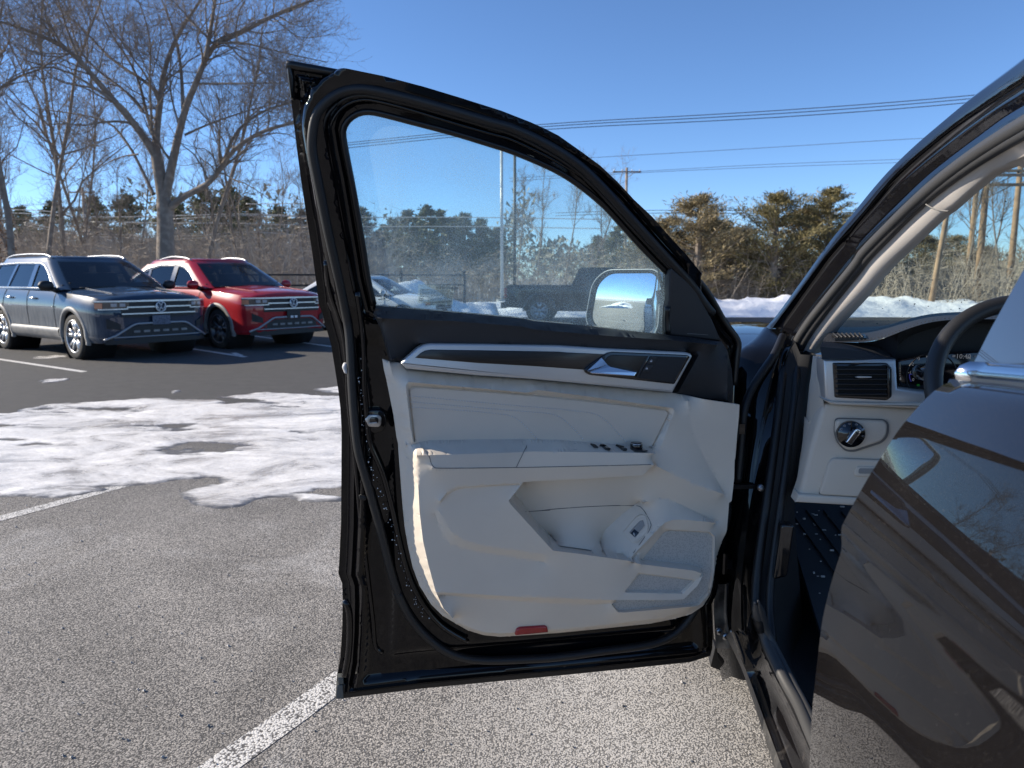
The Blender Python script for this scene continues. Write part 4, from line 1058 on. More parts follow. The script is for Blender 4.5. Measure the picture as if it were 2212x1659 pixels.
# front edge fittings: dusty bracket below the lower hinge
m_dusty = mat('dusty_metal', (.22, .21, .19), .45, .5, var=(25, (.06, .055, .05), .4, .65), coat=.3)
pb0 = cur('8 1375,0 1345,180 1360,400 1370,560', 1.90, 16, 1); pb1 = cur('8 1440,0 1430,180 1435,400 1450,560', 1.885, 16, 1); pb2 = cur('8 1470,0 1460,200 1480,400 1500,560', 1.87, 16, 1); pb3 = cur('8 1510,0 1520,200 1530,400 1540,560', 1.90, 16, 1)
loft('pillar_bracket', [pb0, pb1, pb2, [p + FWD * .01 for p in pb2], pb3], m_dusty)
for q in ('8 1395,405', '8 1515,410', '8 1450,450'):
    p = pY(*Q(q)[0], 1.868); MB().tube([p, p - FWD * .008], .009, 12).build('bracket_screw', m_steel, CAR)
    MB().tube([p - FWD * .007, p - FWD * .0095], .004, 8).build('screw_socket', m_rubber2, CAR)
fl = [pY(1545, 1400, 1.93), pY(1600, 1395, 1.95), pY(1612, 1470, 1.97), pY(1535, 1440, 1.95)]
MB().add(fl + [p + FWD * .05 for p in fl], [(0, 1, 2, 3), (4, 7, 6, 5), (0, 4, 5, 1), (1, 5, 6, 2), (2, 6, 7, 3), (3, 7, 4, 0)]).build('splash_guard', m_rubber, CAR, False)

# sill: ribbons running back along the body
def zc(s, z, n=30, it=2):
    q = Q(s); z = z if isinstance(z, (list, tuple)) else [z] * len(q)
    return resample(chaikin([pZ(u, v, k) for (u, v), k in zip(q, z)], it), n=n)
s0 = zc('e 265,510 330,640 375,740 450,960 520,1180 580,1368 640,1560', [.46, .40, .37, .36, .36, .36, .36])
s1 = zc('e 300,480 345,620 400,740 480,960 560,1180 632,1368 700,1560', [.52, .45, .41, .39, .385, .385, .385])
s2 = zc('e 340,470 385,620 440,720 500,860 590,1100 690,1368 770,1560', [.54, .47, .42, .40, .39, .39, .39])
s3 = zc('e 395,480 440,690 490,740 560,880 640,1050 770,1368 860,1560', [.56, .46, .43, .42, .41, .41, .41])
s4 = zc('e 440,330 470,520 560,730 640,880 700,1000 850,1340 930,1560', [.62, .52, .48, .465, .46, .46, .46])
s5 = zc('e 452,300 490,480 580,680 660,840 735,960 840,1220 930,1400', [.64, .54, .50, .48, .475, .475, .475])
s6 = zc('e 480,280 530,470 620,640 700,800 790,960 900,1200 1000,1400', [.65, .55, .505, .485, .48, .48, .48])
m_sill = mat('sill_paint', (.005, .0045, .005), .3, coat=1, coat_rough=.05, spec=0., bump=(80, .08, 3), var=(30, (.07, .062, .055), .6, .85))
loft('sill_cladding', [[p - UP * .12 + INB * .14 for p in s0], s0, [a.lerp(b_, .5) + UP * .004 for a, b_ in zip(s0, s1)], s1], mat('sill_rubber', (.03, .03, .03), .5, var=(40, (.10, .095, .09), .5, .8)))
loft('sill_panel', [s1, s2, [p + UP * .006 for p in s2], s3, [a.lerp(b_, .5) + UP * .012 for a, b_ in zip(s3, s4)], s4], m_sill, label='dusty glossy black door sill')
MB().tube([p + UP * .006 for p in s5], [.003, .006, .009] + [.012] * (len(s5) - 3), 10).build('sill_seal', m_seal2, CAR)
MB().tube([a.lerp(b_, .75) + UP * .004 for a, b_ in zip(s5, s6)], [.002, .004, .007] + [.009] * (len(s5) - 3), 10).build('sill_seal', m_seal2, CAR)
loft('seal_backing', [s4, s5, s6], m_rubber2)
# seal from the pillar foot down to the sill
pr = P_R; sd = [p.copy() for p in s5]
MB().tube(resample(chaikin([c2[-1].lerp(c3[-1], .3)] + pr[6:46:4] + s5[2:8:2], 2), .02), .012, 10).build('pillar_foot_seal', m_rubber, CAR)
pin = [p + INB * .03 - FWD * .02 for p in P_R]
MB().tube(resample(chaikin([c2[-1].lerp(c3[-1], .8)] + pin[6:46:4], 2), .02), .010, 10).build('pillar_foot_seal', m_rubber, CAR)
# kick panel, footwell, floor
m_kick = mat('black_cabin_plastic', (.012, .0115, .011), .7, bump=(600, .3, 2))
k0 = [p + INB * .004 - FWD * .004 for p in P_R]
K1 = cur('b 740,890 690,1200 / D 1722,980 1715,1090 1722,1200 1730,1290 1735,1360 1740,1420 1745,1460', [1.95, 1.88, 1.84, 1.83, 1.85, 1.86, 1.86, 1.82, 1.72], 50)
K0 = cur('b 632,890 590,1100 / D 1702,900 1690,1000 1675,1100 1662,1200 1655,1290 1660,1360 1672,1420 1690,1470', [1.96, 1.90, 1.87, 1.84, 1.81, 1.78, 1.76, 1.73, 1.66, 1.52], 50)
loft('kick_trim', [k0, K0, [a.lerp(b_, .5) - FWD * .012 for a, b_ in zip(K0, K1)], K1, [p + FWD * .30 for p in K1]], m_kick, label='black trim beside the footwell')
mb = MB(); bp = pY(1683, 1190, 1.735)
V, F = plate(rounded([(-.012, -.07), (.02, -.06), (.03, .07), (.0, .07)], .008), lambda x, y, h: bp + INB * x + UP * y - FWD * h, -.02, .012, .004)
obj('bonnet_release', V, F, m_blackgl, CAR)
MB().add([(.62, .6, .40), (1.9, .5, .40), (1.9, 2.5, .40), (.70, 2.5, .40), (.62, .6, .36), (1.9, .5, .36), (1.9, 2.5, .36), (.70, 2.5, .36)], [(0, 1, 2, 3), (4, 7, 6, 5), (0, 4, 5, 1), (0, 3, 7, 4)]).build('cabin_floor', mat('cabin_carpet', (.014, .0135, .013), .95, bump=(300, .8, 3)), CAR, False)
MB().add([(.70, 2.42, .38), (2.1, 2.3, .38), (2.1, 2.45, 1.05), (.70, 2.55, 1.05)], [(0, 1, 2, 3)]).build('firewall', MATS['cabin_carpet'], CAR, False)
# floor mat with raised ribs and grit
m_mat = mat('rubber_floor_mat', (.028, .029, .032), .6, bump=(90, .2))
f0 = Vector((.74, 1.58, .412)); fx_ = INB; fy_ = (FWD + UP * .38).normalized()
mb = MB(); mb.box(f0 + fx_ * .28 + fy_ * .35, .56, .75, .012, (fx_, fy_, fx_.cross(fy_)))
fz_ = fx_.cross(fy_)
for i in range(9): mb.box(f0 + fx_ * (.08 + i * .05) + fy_ * .38 + fz_ * .009, .010, .5, .008, ((fx_ + fy_ * .25).normalized(), (fy_ - fx_ * .25).normalized(), fz_))
mb.build('floor_mat', m_mat, CAR, False)
mb = MB()
for _ in range(160):
    p = f0 + fx_ * random.uniform(.02, .4) + fy_ * random.uniform(.05, .7) + fz_ * .012; r = random.uniform(.0012, .004)
    mb.box(p, r * random.uniform(1, 4), r, r, (fx_, fy_, fz_))
tag(mb.build('grit', mat('salt_grit', (.5, .48, .45), .8), CAR, False), kind='stuff')

# ---------------------------------------------------------------- rear door (closed) with chrome strip and window
ED = Q('d 1480,20 1350,170 1250,330 1130,520 1040,680 960,830 933,885 945,980 940,1050 900,1160 850,1330 800,1550 / e 890,580 860,830 835,1100 825,1368 815,1800 820,2300')
ED = [(2080, 819), (2052, 829), (2021, 849.5)] + ED
edge = []
for i, (u, v) in enumerate(ED):
    p = pY(u, v, .868); edge.append(p)
zs = [p.z for p in edge]
e2 = resample(chaikin(edge, 2), n=70)
RISE = .085
rows = []
for k in range(26):
    s = -.012 + k * .05
    rows.append([p - FWD * s + UP * (RISE * s * min(1, max(0, (p.z - .35) / .8))) - INB * (.010 * math.sin(min(1, s / 1.0) * PI)) for p in e2])
rows.insert(0, [p + FWD * .015 + INB * .03 for p in e2])
rows.insert(1, [p + FWD * .014 + INB * .006 for p in e2])
def dusty_paint():
    m = mat('dusty_dark_paint', (.012, .010, .011), .3, coat=1, coat_rough=.012, spec=0.)
    nt = m.node_tree; N = nt.nodes; L = nt.links; b = N['Principled BSDF']
    tc = N.new('ShaderNodeTexCoord')
    n1 = N.new('ShaderNodeTexNoise'); n1.inputs['Scale'].default_value = 900; n1.inputs['Detail'].default_value = 1
    n3 = N.new('ShaderNodeTexNoise'); n3.inputs['Scale'].default_value = 260; n3.inputs['Detail'].default_value = 2
    n2 = N.new('ShaderNodeTexNoise'); n2.inputs['Scale'].default_value = 6; n2.inputs['Detail'].default_value = 4
    for n in (n1, n2, n3): L.new(tc.outputs['Object'], n.inputs['Vector'])
    r1 = N.new('ShaderNodeMapRange'); r1.inputs[1].default_value = .70; r1.inputs[2].default_value = .76
    r3 = N.new('ShaderNodeMapRange'); r3.inputs[1].default_value = .74; r3.inputs[2].default_value = .80
    L.new(n1.outputs[0], r1.inputs[0]); L.new(n3.outputs[0], r3.inputs[0])
    mx0 = N.new('ShaderNodeMath'); mx0.operation = 'MAXIMUM'; L.new(r1.outputs[0], mx0.inputs[0]); L.new(r3.outputs[0], mx0.inputs[1])
    r2 = N.new('ShaderNodeMapRange'); r2.inputs[1].default_value = .3; r2.inputs[2].default_value = .7; r2.inputs[3].default_value = .25; r2.inputs[4].default_value = 1
    L.new(n2.outputs[0], r2.inputs[0])
    mu = N.new('ShaderNodeMath'); mu.operation = 'MULTIPLY'; L.new(mx0.outputs[0], mu.inputs[0]); L.new(r2.outputs[0], mu.inputs[1])
    m1 = N.new('ShaderNodeMix'); m1.data_type = 'RGBA'; m1.inputs[6].default_value = (.0055, .0050, .0055, 1); m1.inputs[7].default_value = (.009, .0082, .0085, 1); L.new(r2.outputs[0], m1.inputs[0])
    m2 = N.new('ShaderNodeMix'); m2.data_type = 'RGBA'; m2.inputs[7].default_value = (.10, .093, .09, 1); L.new(mu.outputs[0], m2.inputs[0]); L.new(m1.outputs[2], m2.inputs[6])
    L.new(m2.outputs[2], b.inputs['Base Color'])
    # dust dulls the clear coat
    iv = N.new('ShaderNodeMath'); iv.operation = 'SUBTRACT'; iv.inputs[0].default_value = 1; L.new(mu.outputs[0], iv.inputs[1]); L.new(iv.outputs[0], b.inputs['Coat Weight'])
    b.inputs['Metallic'].default_value = .0
    return m
RD = loft('rear_door', rows, dusty_paint(), label='dusty dark rear door mirroring sky, branches and the open door')
sharp(RD, 50)
# chrome strip and glass above it
tp = e2[0]; 
def rdp(dr, dz, s): return tp + INB * dr + UP * (dz + RISE * s) - FWD * s - INB * (.010 * math.sin(min(1, max(0, s) / 1.0) * PI))
secs = [(-.006, -.001), (-.008, .007), (-.003, .016), (.007, .021), (.014, .021), (.016, 0)]
mb = MB().grid([[rdp(a, b_, -.004 + k * .06) for a, b_ in secs] for k in range(21)])
n = len(secs); mb.f.append(tuple(range(n)))
mb.build('chrome_waist_strip', m_chrome, RD)
MB().grid([[rdp(a, b_, -.02 + k * .06) for a, b_ in ((-.010, -.010), (-.006, -.001), (.02, -.001))] for k in range(21)]).build('waist_gap', m_rubber2, RD)
gsec = [(.012, .018), (.028, .060), (.058, .13), (.10, .22), (.14, .30), (.165, .345)]
gs = Q('c 1745,1040 1800,940 1960,640 2133,290'); 
rows = []
for k in range(14):
    rows.append([rdp(a, b_, -.005 + k * .09 - .22 * max(0, b_ - .03) * (0 if k else 0)) for a, b_ in gsec])
m_rw = mat('tinted_rear_glass', (.02, .022, .025), .04, coat=1, coat_rough=.01, spec=1.)
loft('rear_window', rows, m_rw, RD)
MB().grid([[rdp(a + .002, b_ - .004, -.012 + k * .03) for a, b_ in gsec] for k in range(2)]).build('window_frame_edge', m_rubber2, RD)

# roof above, hood, wing and front wheel of the same car
rf = [p + INB * .0 for p in c0b]
loft('roof', [c0b[:14], [p + INB * .5 + UP * .03 for p in c0b[:14]], [p + INB * 1.0 + UP * .03 for p in c0b[:14]]], m_roofp)
hd = []
for i in range(10):
    t = i / 9; hd.append([Vector((.66 + .16 * t + x * (1.30 - .1 * t), 2.42 + .9 * t, 1.07 + .05 * math.sin(PI / 2 * min(1, t / .8)) + .022 * math.sin(min(1, x * 1.6 + .2) * PI / 2) - .16 * max(0, x - .22))) for x in np.linspace(0, 1, 14)])
loft('hood', hd, m_roofp, label='sky-mirroring hood corner beyond the pillar')
wing = []
for i in range(12):
    t = i / 11; y = 1.98 + 1.3 * t; x0 = .575 + .132 * (y - 1.84)
    arch = .40 + .36 * max(0, 1 - ((y - 2.62) / .46) ** 2) ** .5 if abs(y - 2.62) < .46 else .40
    wing.append([Vector((x0 + dx, y, arch + (1.07 + .05 * math.sin(PI / 2 * min(1, t)) - arch) * tz)) for tz, dx in ((0, .02), (.15, .0), (.5, -.01), (.8, .005), (.95, .03), (1, .09))])
loft('front_wing', wing, m_roofp)
m_tyre = mat('tyre_rubber', (.018, .017, .016), .85, bump=(120, .3), var=(8, (.05, .045, .04), .4, .7))
wc = Vector((.80, 2.62, .375))
prof_t = [(-.12, .26), (-.13, .32), (-.115, .365), (-.09, .378), (.09, .378), (.115, .365), (.13, .32), (.12, .26)]
mb = MB().grid([[wc + INB * a + (FWD * math.cos(t) + UP * math.sin(t)) * r for a, r in prof_t] for t in np.linspace(0, 2 * PI, 41)])
FW = mb.build('front_wheel', m_tyre, CAR)
mb = MB().grid([[wc + INB * a + (FWD * math.cos(t) + UP * math.sin(t)) * r for a, r in ((-.125, .265), (-.10, .25), (-.08, .05), (-.08, .0))] for t in np.linspace(0, 2 * PI, 33)])
mb.build('rim', m_silver, FW)
MB().add([(.70, 1.97, .30), (.88, 3.3, .30), (.88, 3.3, 1.06), (.70, 1.97, 1.06)], [(0, 1, 2, 3)]).build('wheel_liner', m_kick, CAR, False)
MB().add([(2.15, .2, .3), (2.35, 2.6, .3), (2.35, 2.6, 1.15), (2.15, .2, 1.15)], [(0, 1, 2, 3)]).build('far_side', m_kick, CAR, False)
MB().add([(.62, 2.1, .30), (2.3, 1.9, .30), (2.5, 3.3, .30), (.8, 3.3, .30)], [(0, 1, 2, 3)]).build('underbody', m_kick, CAR, False)

# ---------------------------------------------------------------- dashboard
DP0 = Vector((.80, 1.74, 0)); 
def dash(x, z, off=0.): return DP0 + INB * x - FWD * off + UP * z
def dq(u, v, off=0.):
    p = pPl(u, v, DP0 - FWD * off, FWD); return Vector(((p - DP0).dot(INB), p.z))
def dsh(s, off=0.): return [dq(u, v, off) for u, v in Q(s)]
def hplate(name, s, off, thick, bev, m, parent, rnd=0., label=None):
    P = dsh(s, off) if isinstance(s, str) else s
    if rnd: P = rounded([(p[0], p[1]) for p in P], rnd)
    V, F = plate(P, dash, off - thick, off, bev); return sharp(obj(name, V, F, m, parent, True, label), 38)
m_dlight = mat('dash_pale_grey', (.62, .545, .45), .6, bump=(900, .3, 2))
DASH = hplate('dashboard', 'b 800,1238 1480,1275 1700,1290 / d 1500,300 1120,640 1040,700 600,680 640,560 700,300 770,60', .02, .05, .012, m_dlight, CAR, label='dashboard with pale lower half and black top')
# end face of the dash towards the door
ec0 = cur('b 738,893 700,1050 680,1250 660,1450 / d 665,0 640,330 618,640', [1.90, 1.88, 1.86, 1.85, 1.86, 1.86, 1.88], 24, 1)
ec1 = cur('b 775,905 790,1200 800,1260 798,1330 775,1500 / d 720,250 640,560', [1.74, 1.73, 1.73, 1.73, 1.74, 1.76, 1.80], 24, 1)
loft('dash_end_cap', [ec0, [a.lerp(b_, .5) - INB * .012 for a, b_ in zip(ec0, ec1)], ec1], m_dlight, DASH)
hplate('storage_flap', 'd 870,368 1260,385 1120,645 765,625 840,395', .031, .02, .004, m_dlight, DASH, rnd=.01)
hplate('flap_joint', 'd 866,362 1270,378 1126,652 756,630 834,392', .0225, .004, .001, m_groove, DASH, rnd=.01)
hplate('flap_handle', 'd 1030,425 1240,430 1200,500 1030,500 1012,480', .036, .01, .004, m_dlight, DASH, rnd=.008)
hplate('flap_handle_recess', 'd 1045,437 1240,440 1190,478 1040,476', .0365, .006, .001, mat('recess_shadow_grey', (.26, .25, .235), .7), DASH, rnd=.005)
hplate('lower_lip', 'd 618,622 1046,648 1012,704 598,680', .034, .05, .006, m_dlight, DASH)
hplate('dash_ledge', 'b 800,1212 850,1245 1500,1277 1700,1285 1700,1240 1535,1235 900,1225', .05, .05, .006, m_dlight, DASH)
VENT = hplate('vent_surround', 'b 792,927 1312,927 1322,1128 1540,1160 1700,1160 1700,1270 1490,1272 850,1244 806,1212', .042, .06, .008, m_silver, DASH)
hplate('air_vent', 'b 862,950 1244,950 1280,985 1280,1190 1244,1216 876,1196', .048, .03, .003, m_blackgl, VENT, rnd=.004)
hplate('vent_throat', 'b 890,972 1240,970 1240,1195 900,1182', .050, .02, .001, mat('vent_void', (.004, .004, .004), .9), VENT)
m_slat = mat('slat_black', (.03, .03, .033), .35)
for i in range(6):
    y = 992 + i * 35; P = 'b 885,%d 1248,%d 1248,%d 888,%d' % (y, y + 2, y + 9, y + 7)
    hplate('vent_slat', P, .056, .012, .0015, m_slat, VENT)
hplate('vent_slider', 'b 1020,1050 1045,1044 1136,1046 1136,1056 1045,1058', .061, .006, .001, m_silver, VENT)
hplate('vent_edge_bar', 'b 1246,975 1268,995 1270,1190 1250,1200', .054, .01, .003, m_blackgl, VENT)
hplate('switch_bezel', 'b 885,1350 1225,1360 1248,1385 1245,1455 1210,1505 1010,1570 955,1565 900,1510 880,1440', .036, .016, .006, m_dlight, DASH, rnd=.012)
hplate('bezel_groove', 'b 876,1340 1230,1350 1260,1380 1256,1462 1216,1515 1010,1582 950,1576 890,1515 870,1440', .0268, .006, .001, m_groove, DASH, rnd=.012)
kc = dq(*Q('b 990,1455')[0], .045); kr = abs(dq(*Q('b 1090,1455')[0], .045).x - kc.x)
mb = MB(); cs = lambda r, h: [dash(kc.x + r * math.cos(t), kc.y + r * math.sin(t), h) for t in np.linspace(0, 2 * PI, 33)[:-1]]
mb.grid([cs(kr, .03), cs(kr, .044), cs(kr * .97, .048), cs(kr * .70, .049), cs(kr * .66, .053), cs(.001, .053)], True)
KNOB = mb.build('headlight_switch', m_blackgl, DASH)
dv = Vector((math.sin(math.radians(33)), math.cos(math.radians(33)))); pv = Vector((dv.y, -dv.x))
ks = kr / .0305
P = [kc + dv * (a * ks) + pv * (b_ * ks) for a, b_ in ((-.021, -.006), (-.019, .0075), (.016, .008), (.019, .004), (.019, -.004), (.012, -.007))]
V, F = plate(rounded([(p.x, p.y) for p in P], .002), dash, .05, .066, .002); sharp(obj('switch_grip', V, F, m_chrome, KNOB), 40)
P = [kc + dv * (a * ks) + pv * (b_ * ks) for a, b_ in ((-.019, -.0035), (-.0175, .005), (.012, .0055), (.014, .002), (.012, -.004))]
V, F = plate([(p.x, p.y) for p in P], dash, .06, .0668, .0005); obj('grip_inlay', V, F, m_blackgl, KNOB)
mbi = MB()
for ang in (-62, -38, -12, 22, 62, 96):
    t = math.radians(90 - ang); c = Vector((kc.x + kr * .84 * math.cos(t), kc.y + kr * .84 * math.sin(t)))
    w = kr * .06
    mbi.tube([dash(c.x - w, c.y - w, .0492), dash(c.x - w, c.y + w, .0492), dash(c.x + w * .3, c.y + w, .0492), dash(c.x + w, c.y, .0492), dash(c.x + w * .3, c.y - w, .0492), dash(c.x - w, c.y - w, .0492)], .0004, 4)
    for yy in (-.5, .5): mbi.tube([dash(c.x - w * 1.3, c.y + w * yy, .0492), dash(c.x - w * 2.2, c.y + w * yy, .0492)], .0004, 4)
mbi.build('switch_icons', m_ico, KNOB)
# black top pad and the hood over the dials
t0 = cur('b 770,835 850,842 1000,858 1150,888 1245,912 1262,905', 1.715, 30, 1)
t1 = cur('b 790,802 1000,805 1130,800 1250,765 1400,704 1550,660 1720,642 1900,640 2160,642 2400,645', [1.78, 1.76, 1.75, 1.73, 1.70, 1.68, 1.66, 1.65, 1.64, 1.62], 40)
t2 = cur('b 800,770 1000,765 1130,760 1250,728 1400,672 1550,630 1720,612 1900,608 2160,610 2400,612', [1.86, 1.84, 1.82, 1.80, 1.78, 1.76, 1.74, 1.73, 1.72, 1.70], 40)
t3 = cur('b 838,735 1000,735 1120,728 1230,695 1380,642 1540,603 1700,591 1900,586 2160,588 2400,590', [2.02, 2.0, 1.98, 1.96, 1.94, 1.92, 1.9, 1.89, 1.88, 1.86], 40)
t4 = cur('b 870,697 1000,697 1120,694 1230,690 1380,645 1540,606 1700,594 1900,589 2160,591 2400,593', [2.26, 2.24, 2.22, 2.2, 2.18, 2.16, 2.14, 2.12, 2.1, 2.08], 40)
m_dtop = mat('dash_black_leather', (.015, .017, .022), .55, bump=(700, .4, 2))
loft('dash_top', [t1, t2, t3, t4, [p + FWD * .12 - UP * .03 for p in t4]], m_dtop, DASH)
t0b = cur('b 785,803 900,812 1050,835 1200,868 1262,900 1275,900', 1.76, 30, 1)
loft('vent_top', [t0, t0b, cur('b 788,800 900,803 1000,806 1100,806 1190,815 1250,868', 1.79, 30, 1)], m_dark, DASH)
loft('cowl_flank', [cur('b 1040,804 1130,801 1200,784 1262,760 1340,730', 1.742, 20, 1), cur('b 1040,812 1130,822 1200,838 1255,870 1300,915', 1.77, 20, 1)], m_dtop, DASH)
loft('vent_top_face', [t0, cur('b 785,925 850,925 1000,925 1150,925 1300,925 1318,925', 1.70, 30, 1)], m_dark, DASH)
mb = MB()
st_ = [p.lerp(q, .35) + UP * .001 - FWD * .002 for p, q in zip(t1, t2)]
st_ = resample(st_, .004)
for a, b_ in zip(st_[::2], st_[1::2]): mb.tube([a, a.lerp(b_, .7)], .0006, 4)
mb.build('dash_stitching', mat('dark_thread', (.05, .055, .06), .7), DASH)
# demister vent on the pad
dv0 = [pY(*Q('b 850,765')[0], 1.86), pY(*Q('b 1085,762')[0], 1.84), pY(*Q('b 1098,790')[0], 1.78), pY(*Q('b 875,792')[0], 1.79)]
dvl = [p + UP * .006 for p in dv0]
DV = MB().add(dv0 + dvl, [(4, 5, 6, 7), (0, 1, 5, 4), (1, 2, 6, 5), (2, 3, 7, 6), (3, 0, 4, 7)]).build('demister_vent', m_rubber2, DASH, False)
for i in range(7):
    a = dvl[0].lerp(dvl[1], .06 + i * .13); b_ = dvl[3].lerp(dvl[2], .10 + i * .13)
    MB().tube([a + UP * .002, b_ + UP * .002], .0025, 5).build('vent_slat', m_dark, DV)
# dials
t1c = t1[14:]
cav = [pY(*q, 1.86) for q in Q('b 1275,1000 1280,900 1300,850 1420,775 1560,715 1720,685 1950,680 2300,680')]
cav = resample(chaikin(cav, 2), n=len(t1c))
loft('dial_cowl', [t1c, [p - UP * .006 + FWD * .01 for p in t1c], cav], m_kick, DASH)
SCREEN = hplate('instrument_screen', 'b 1322,945 1345,930 1500,905 1700,880 2100,860 2400,860 2400,1300 1590,1140 1370,1130 1340,1110 1325,1060', .0, .03, .003, mat('screen_black', (.004, .004, .006), .12, coat=.5), DASH)
hplate('cowl_back', 'b 1262,900 1290,820 1450,730 1700,660 2400,640 2400,900 1500,905 1330,940', -.06, .02, .002, m_kick, DASH)
m_lit = mat('lit_display', (.02, .02, .02), .5, emit=((.75, .8, .9), .09))
m_lit2 = mat('lit_display_blue', (.01, .01, .02), .5, emit=((.08, .08, .6), .12))
m_lit3 = mat('lit_display_green', (.01, .02, .01), .5, emit=((.05, .5, .08), .06))
def dtext(body, s, size, m, name='display_text'):
    p = dq(*Q(s)[0], .003)
    V, F = text_mesh(body, size, lambda x, y: dash(p.x + x, p.y + y, .003)); return obj(name, V, F, m, SCREEN, False)
dtext('10:40', 'b 1728,918', .0150, m_lit); dtext('*15°F', 'b 1856,922', .0130, mat('lit_display_dim', (.02, .02, .02), .5, emit=((.4, .42, .5), .08)))
dtext('4', 'b 1518,918', .010, m_lit); dtext('3', 'b 1461,930', .010, m_lit); dtext('2', 'b 1418,968', .010, m_lit); dtext('1', 'b 1400,1028', .010, m_lit); dtext('0', 'b 1420,1078', .010, m_lit)
dtext('=', 'b 1702,916', .014, m_lit)
def dline(P, m, r=.0007):
    mb = MB()
    for s in P:
        pts = dsh(s, .0035); mb.tube([dash(p.x, p.y, .0035) for p in pts], r, 4)
    return mb.build('display_mark', m, SCREEN, False)
dline(['b 1810,922 1818,906', 'b 1834,922 1826,906', 'b 1822,922 1822,908', 'b 1522,900 1524,906', 'b 1457,915 1462,919', 'b 1412,957 1418,960', 'b 1394,1018 1400,1020'], m_lit)
dline(['b 1402,1032 1436,1028', 'b 1402,1032 1405,1060 1415,1082'], m_lit2, .001)
dline(['b 1456,1102 1474,1102 1474,1112 1456,1112 1456,1102', 'b 1460,1110 1470,1104'], m_lit3, .0007)
dline(['b 1334,1062 1344,1062', 'b 1334,1068 1344,1068', 'b 1339,1050 1339,1064'], m_lit, .0008)
for yy in (990, 1008, 1026, 1040): dline(['b 1333,%d 1338,%d' % (yy, yy)], m_lit)
ring_ = [dq(*Q('b 1560,1045')[0], .002) + Vector((.055 * math.cos(t), .055 * math.sin(t))) for t in np.linspace(0, 2 * PI, 40)[:-1]]
MB().tube([dash(p.x, p.y, .001) for p in ring_], .0016, 5, closed=True).build('dial_ring', m_rubber2, SCREEN)

# ---------------------------------------------------------------- steering wheel and stalk
wcn = pY(2240, 848, 1.36)
wn_ = (-FWD * .90 + UP * .42).normalized()
wx_ = UP.cross(wn_).normalized() * -1; wy_ = wn_.cross(wx_).normalized()
if wy_.z < 0: wy_ = -wy_
WR = .180
def wp(a, r=WR, h=0.): return wcn + wx_ * (r * math.cos(a)) + wy_ * (r * math.sin(a)) + wn_ * h
m_leather = mat('steering_leather', (.016, .016, .017), .48, bump=(900, .3, 2))
WHEEL = MB().tube([wp(t) for t in np.linspace(0, 2 * PI, 73)[:-1]], .0165, 14, closed=True).build('steering_wheel', m_leather, CAR)
MB().tube([wp(math.radians(126)) + (wp(math.radians(126), WR + .018) - wp(math.radians(126))) .normalized() * (.0172 * math.cos(t)) + wn_ * (.0172 * math.sin(t)) for t in np.linspace(0, 2 * PI, 20)[:-1]], .0011, 5, closed=True).build('wheel_seam', mat('seam_copper', (.32, .22, .18), .5), WHEEL)
mb = MB(); 
for i in range(90):
    t0_ = math.radians(75 + i * 1.2); mb.tube([wp(t0_, WR - .0145, .0075), wp(t0_ + math.radians(.7), WR - .0155, .0055)], .0006, 4)
mb.build('wheel_stitching', mat('pale_thread_wheel', (.35, .34, .32), .7), WHEEL)
mb = MB()
P = [(-.175, .010), (-.12, .035), (-.06, .045), (.06, .045), (.06, -.06), (-.06, -.05), (-.12, -.025), (-.172, -.03)]
V, F = plate(rounded(P, .008), lambda x, y, h: wcn + wx_ * x + wy_ * y + wn_ * h, -.02, .006, .005); obj('wheel_spoke', V, F, m_kick, WHEEL)
P = [(-.150, .0), (-.135, .016), (-.10, .022), (-.10, -.02), (-.14, -.022)]
V, F = plate(rounded(P, .005), lambda x, y, h: wcn + wx_ * x + wy_ * y + wn_ * h, .0, .012, .003); obj('spoke_trim', V, F, m_silver, WHEEL)
sk0 = pY(*Q('b 1465,1010')[0], 1.60); sk1 = pY(*Q('b 1600,1035')[0], 1.52)
STALK = MB().tube([sk0, sk0.lerp(sk1, .1), sk0.lerp(sk1, .6), sk1], [.010, .0145, .016, .013], 12, flat=1.15).build('column_stalk', m_blackgl, CAR)
MB().tube([sk0 - (sk1 - sk0).normalized() * .002, sk0.lerp(sk1, .14)], [.0135, .0155], 14, flat=1.15).build('stalk_tip', mat('satin_grey', (.10, .11, .11), .3, .6), STALK)
col0 = pY(*Q('b 1640,1090')[0], 1.52)
MB().tube([wcn - wn_ * .06, wcn - wn_ * .22], [.06, .075], 14).build('steering_column', m_kick, CAR)
# ================================================================== parked vehicles
m_cglass = mat('car_glass', (.006, .008, .012), .2, coat=1, coat_rough=.01, spec=0.)
m_plast = mat('cladding_grey', (.17, .17, .17), .55, var=(6, (.26, .25, .235), .4, .65))
m_plast_d = mat('cladding_black', (.010, .010, .011), .55)
m_csil = mat('car_silver', (.62, .63, .64), .3, .7)
m_cglass2 = glass_mat('privacy_glass', (.16, .18, .20))
m_cglass3 = glass_mat('clear_car_glass', (.50, .56, .58))
m_cab = mat('cabin_dark', (.018, .018, .02), .8)
m_rail = mat('rail_grey', (.35, .36, .38), .35, .6)
m_guard = mat('satin_guard', (.30, .31, .33), .45, .5)
m_pgloss = mat('pillar_gloss', (.01, .01, .011), .12, coat=1)
m_alloy = mat('alloy_rim', (.55, .55, .56), .3, .8)
m_alloy_d = mat('alloy_dark', (.14, .14, .145), .35, .7)
m_lens = mat('lamp_lens', (.30, .32, .35), .06, coat=1)
m_lensd = mat('lamp_inner', (.03, .03, .035), .15, coat=1)
m_amber = mat('amber_lamp', (.55, .20, .10), .2, coat=.6)
XS = [.97, .93, .85, .70, .45, .0, -.45, -.9, -1.5, -2.4, -3.0, -3.5, -3.9, -4.08, -4.12]
WM = [.60, .74, .86, .935, .975, .99, .98, .975, .975, .98, .99, .975, .93, .85, .75]
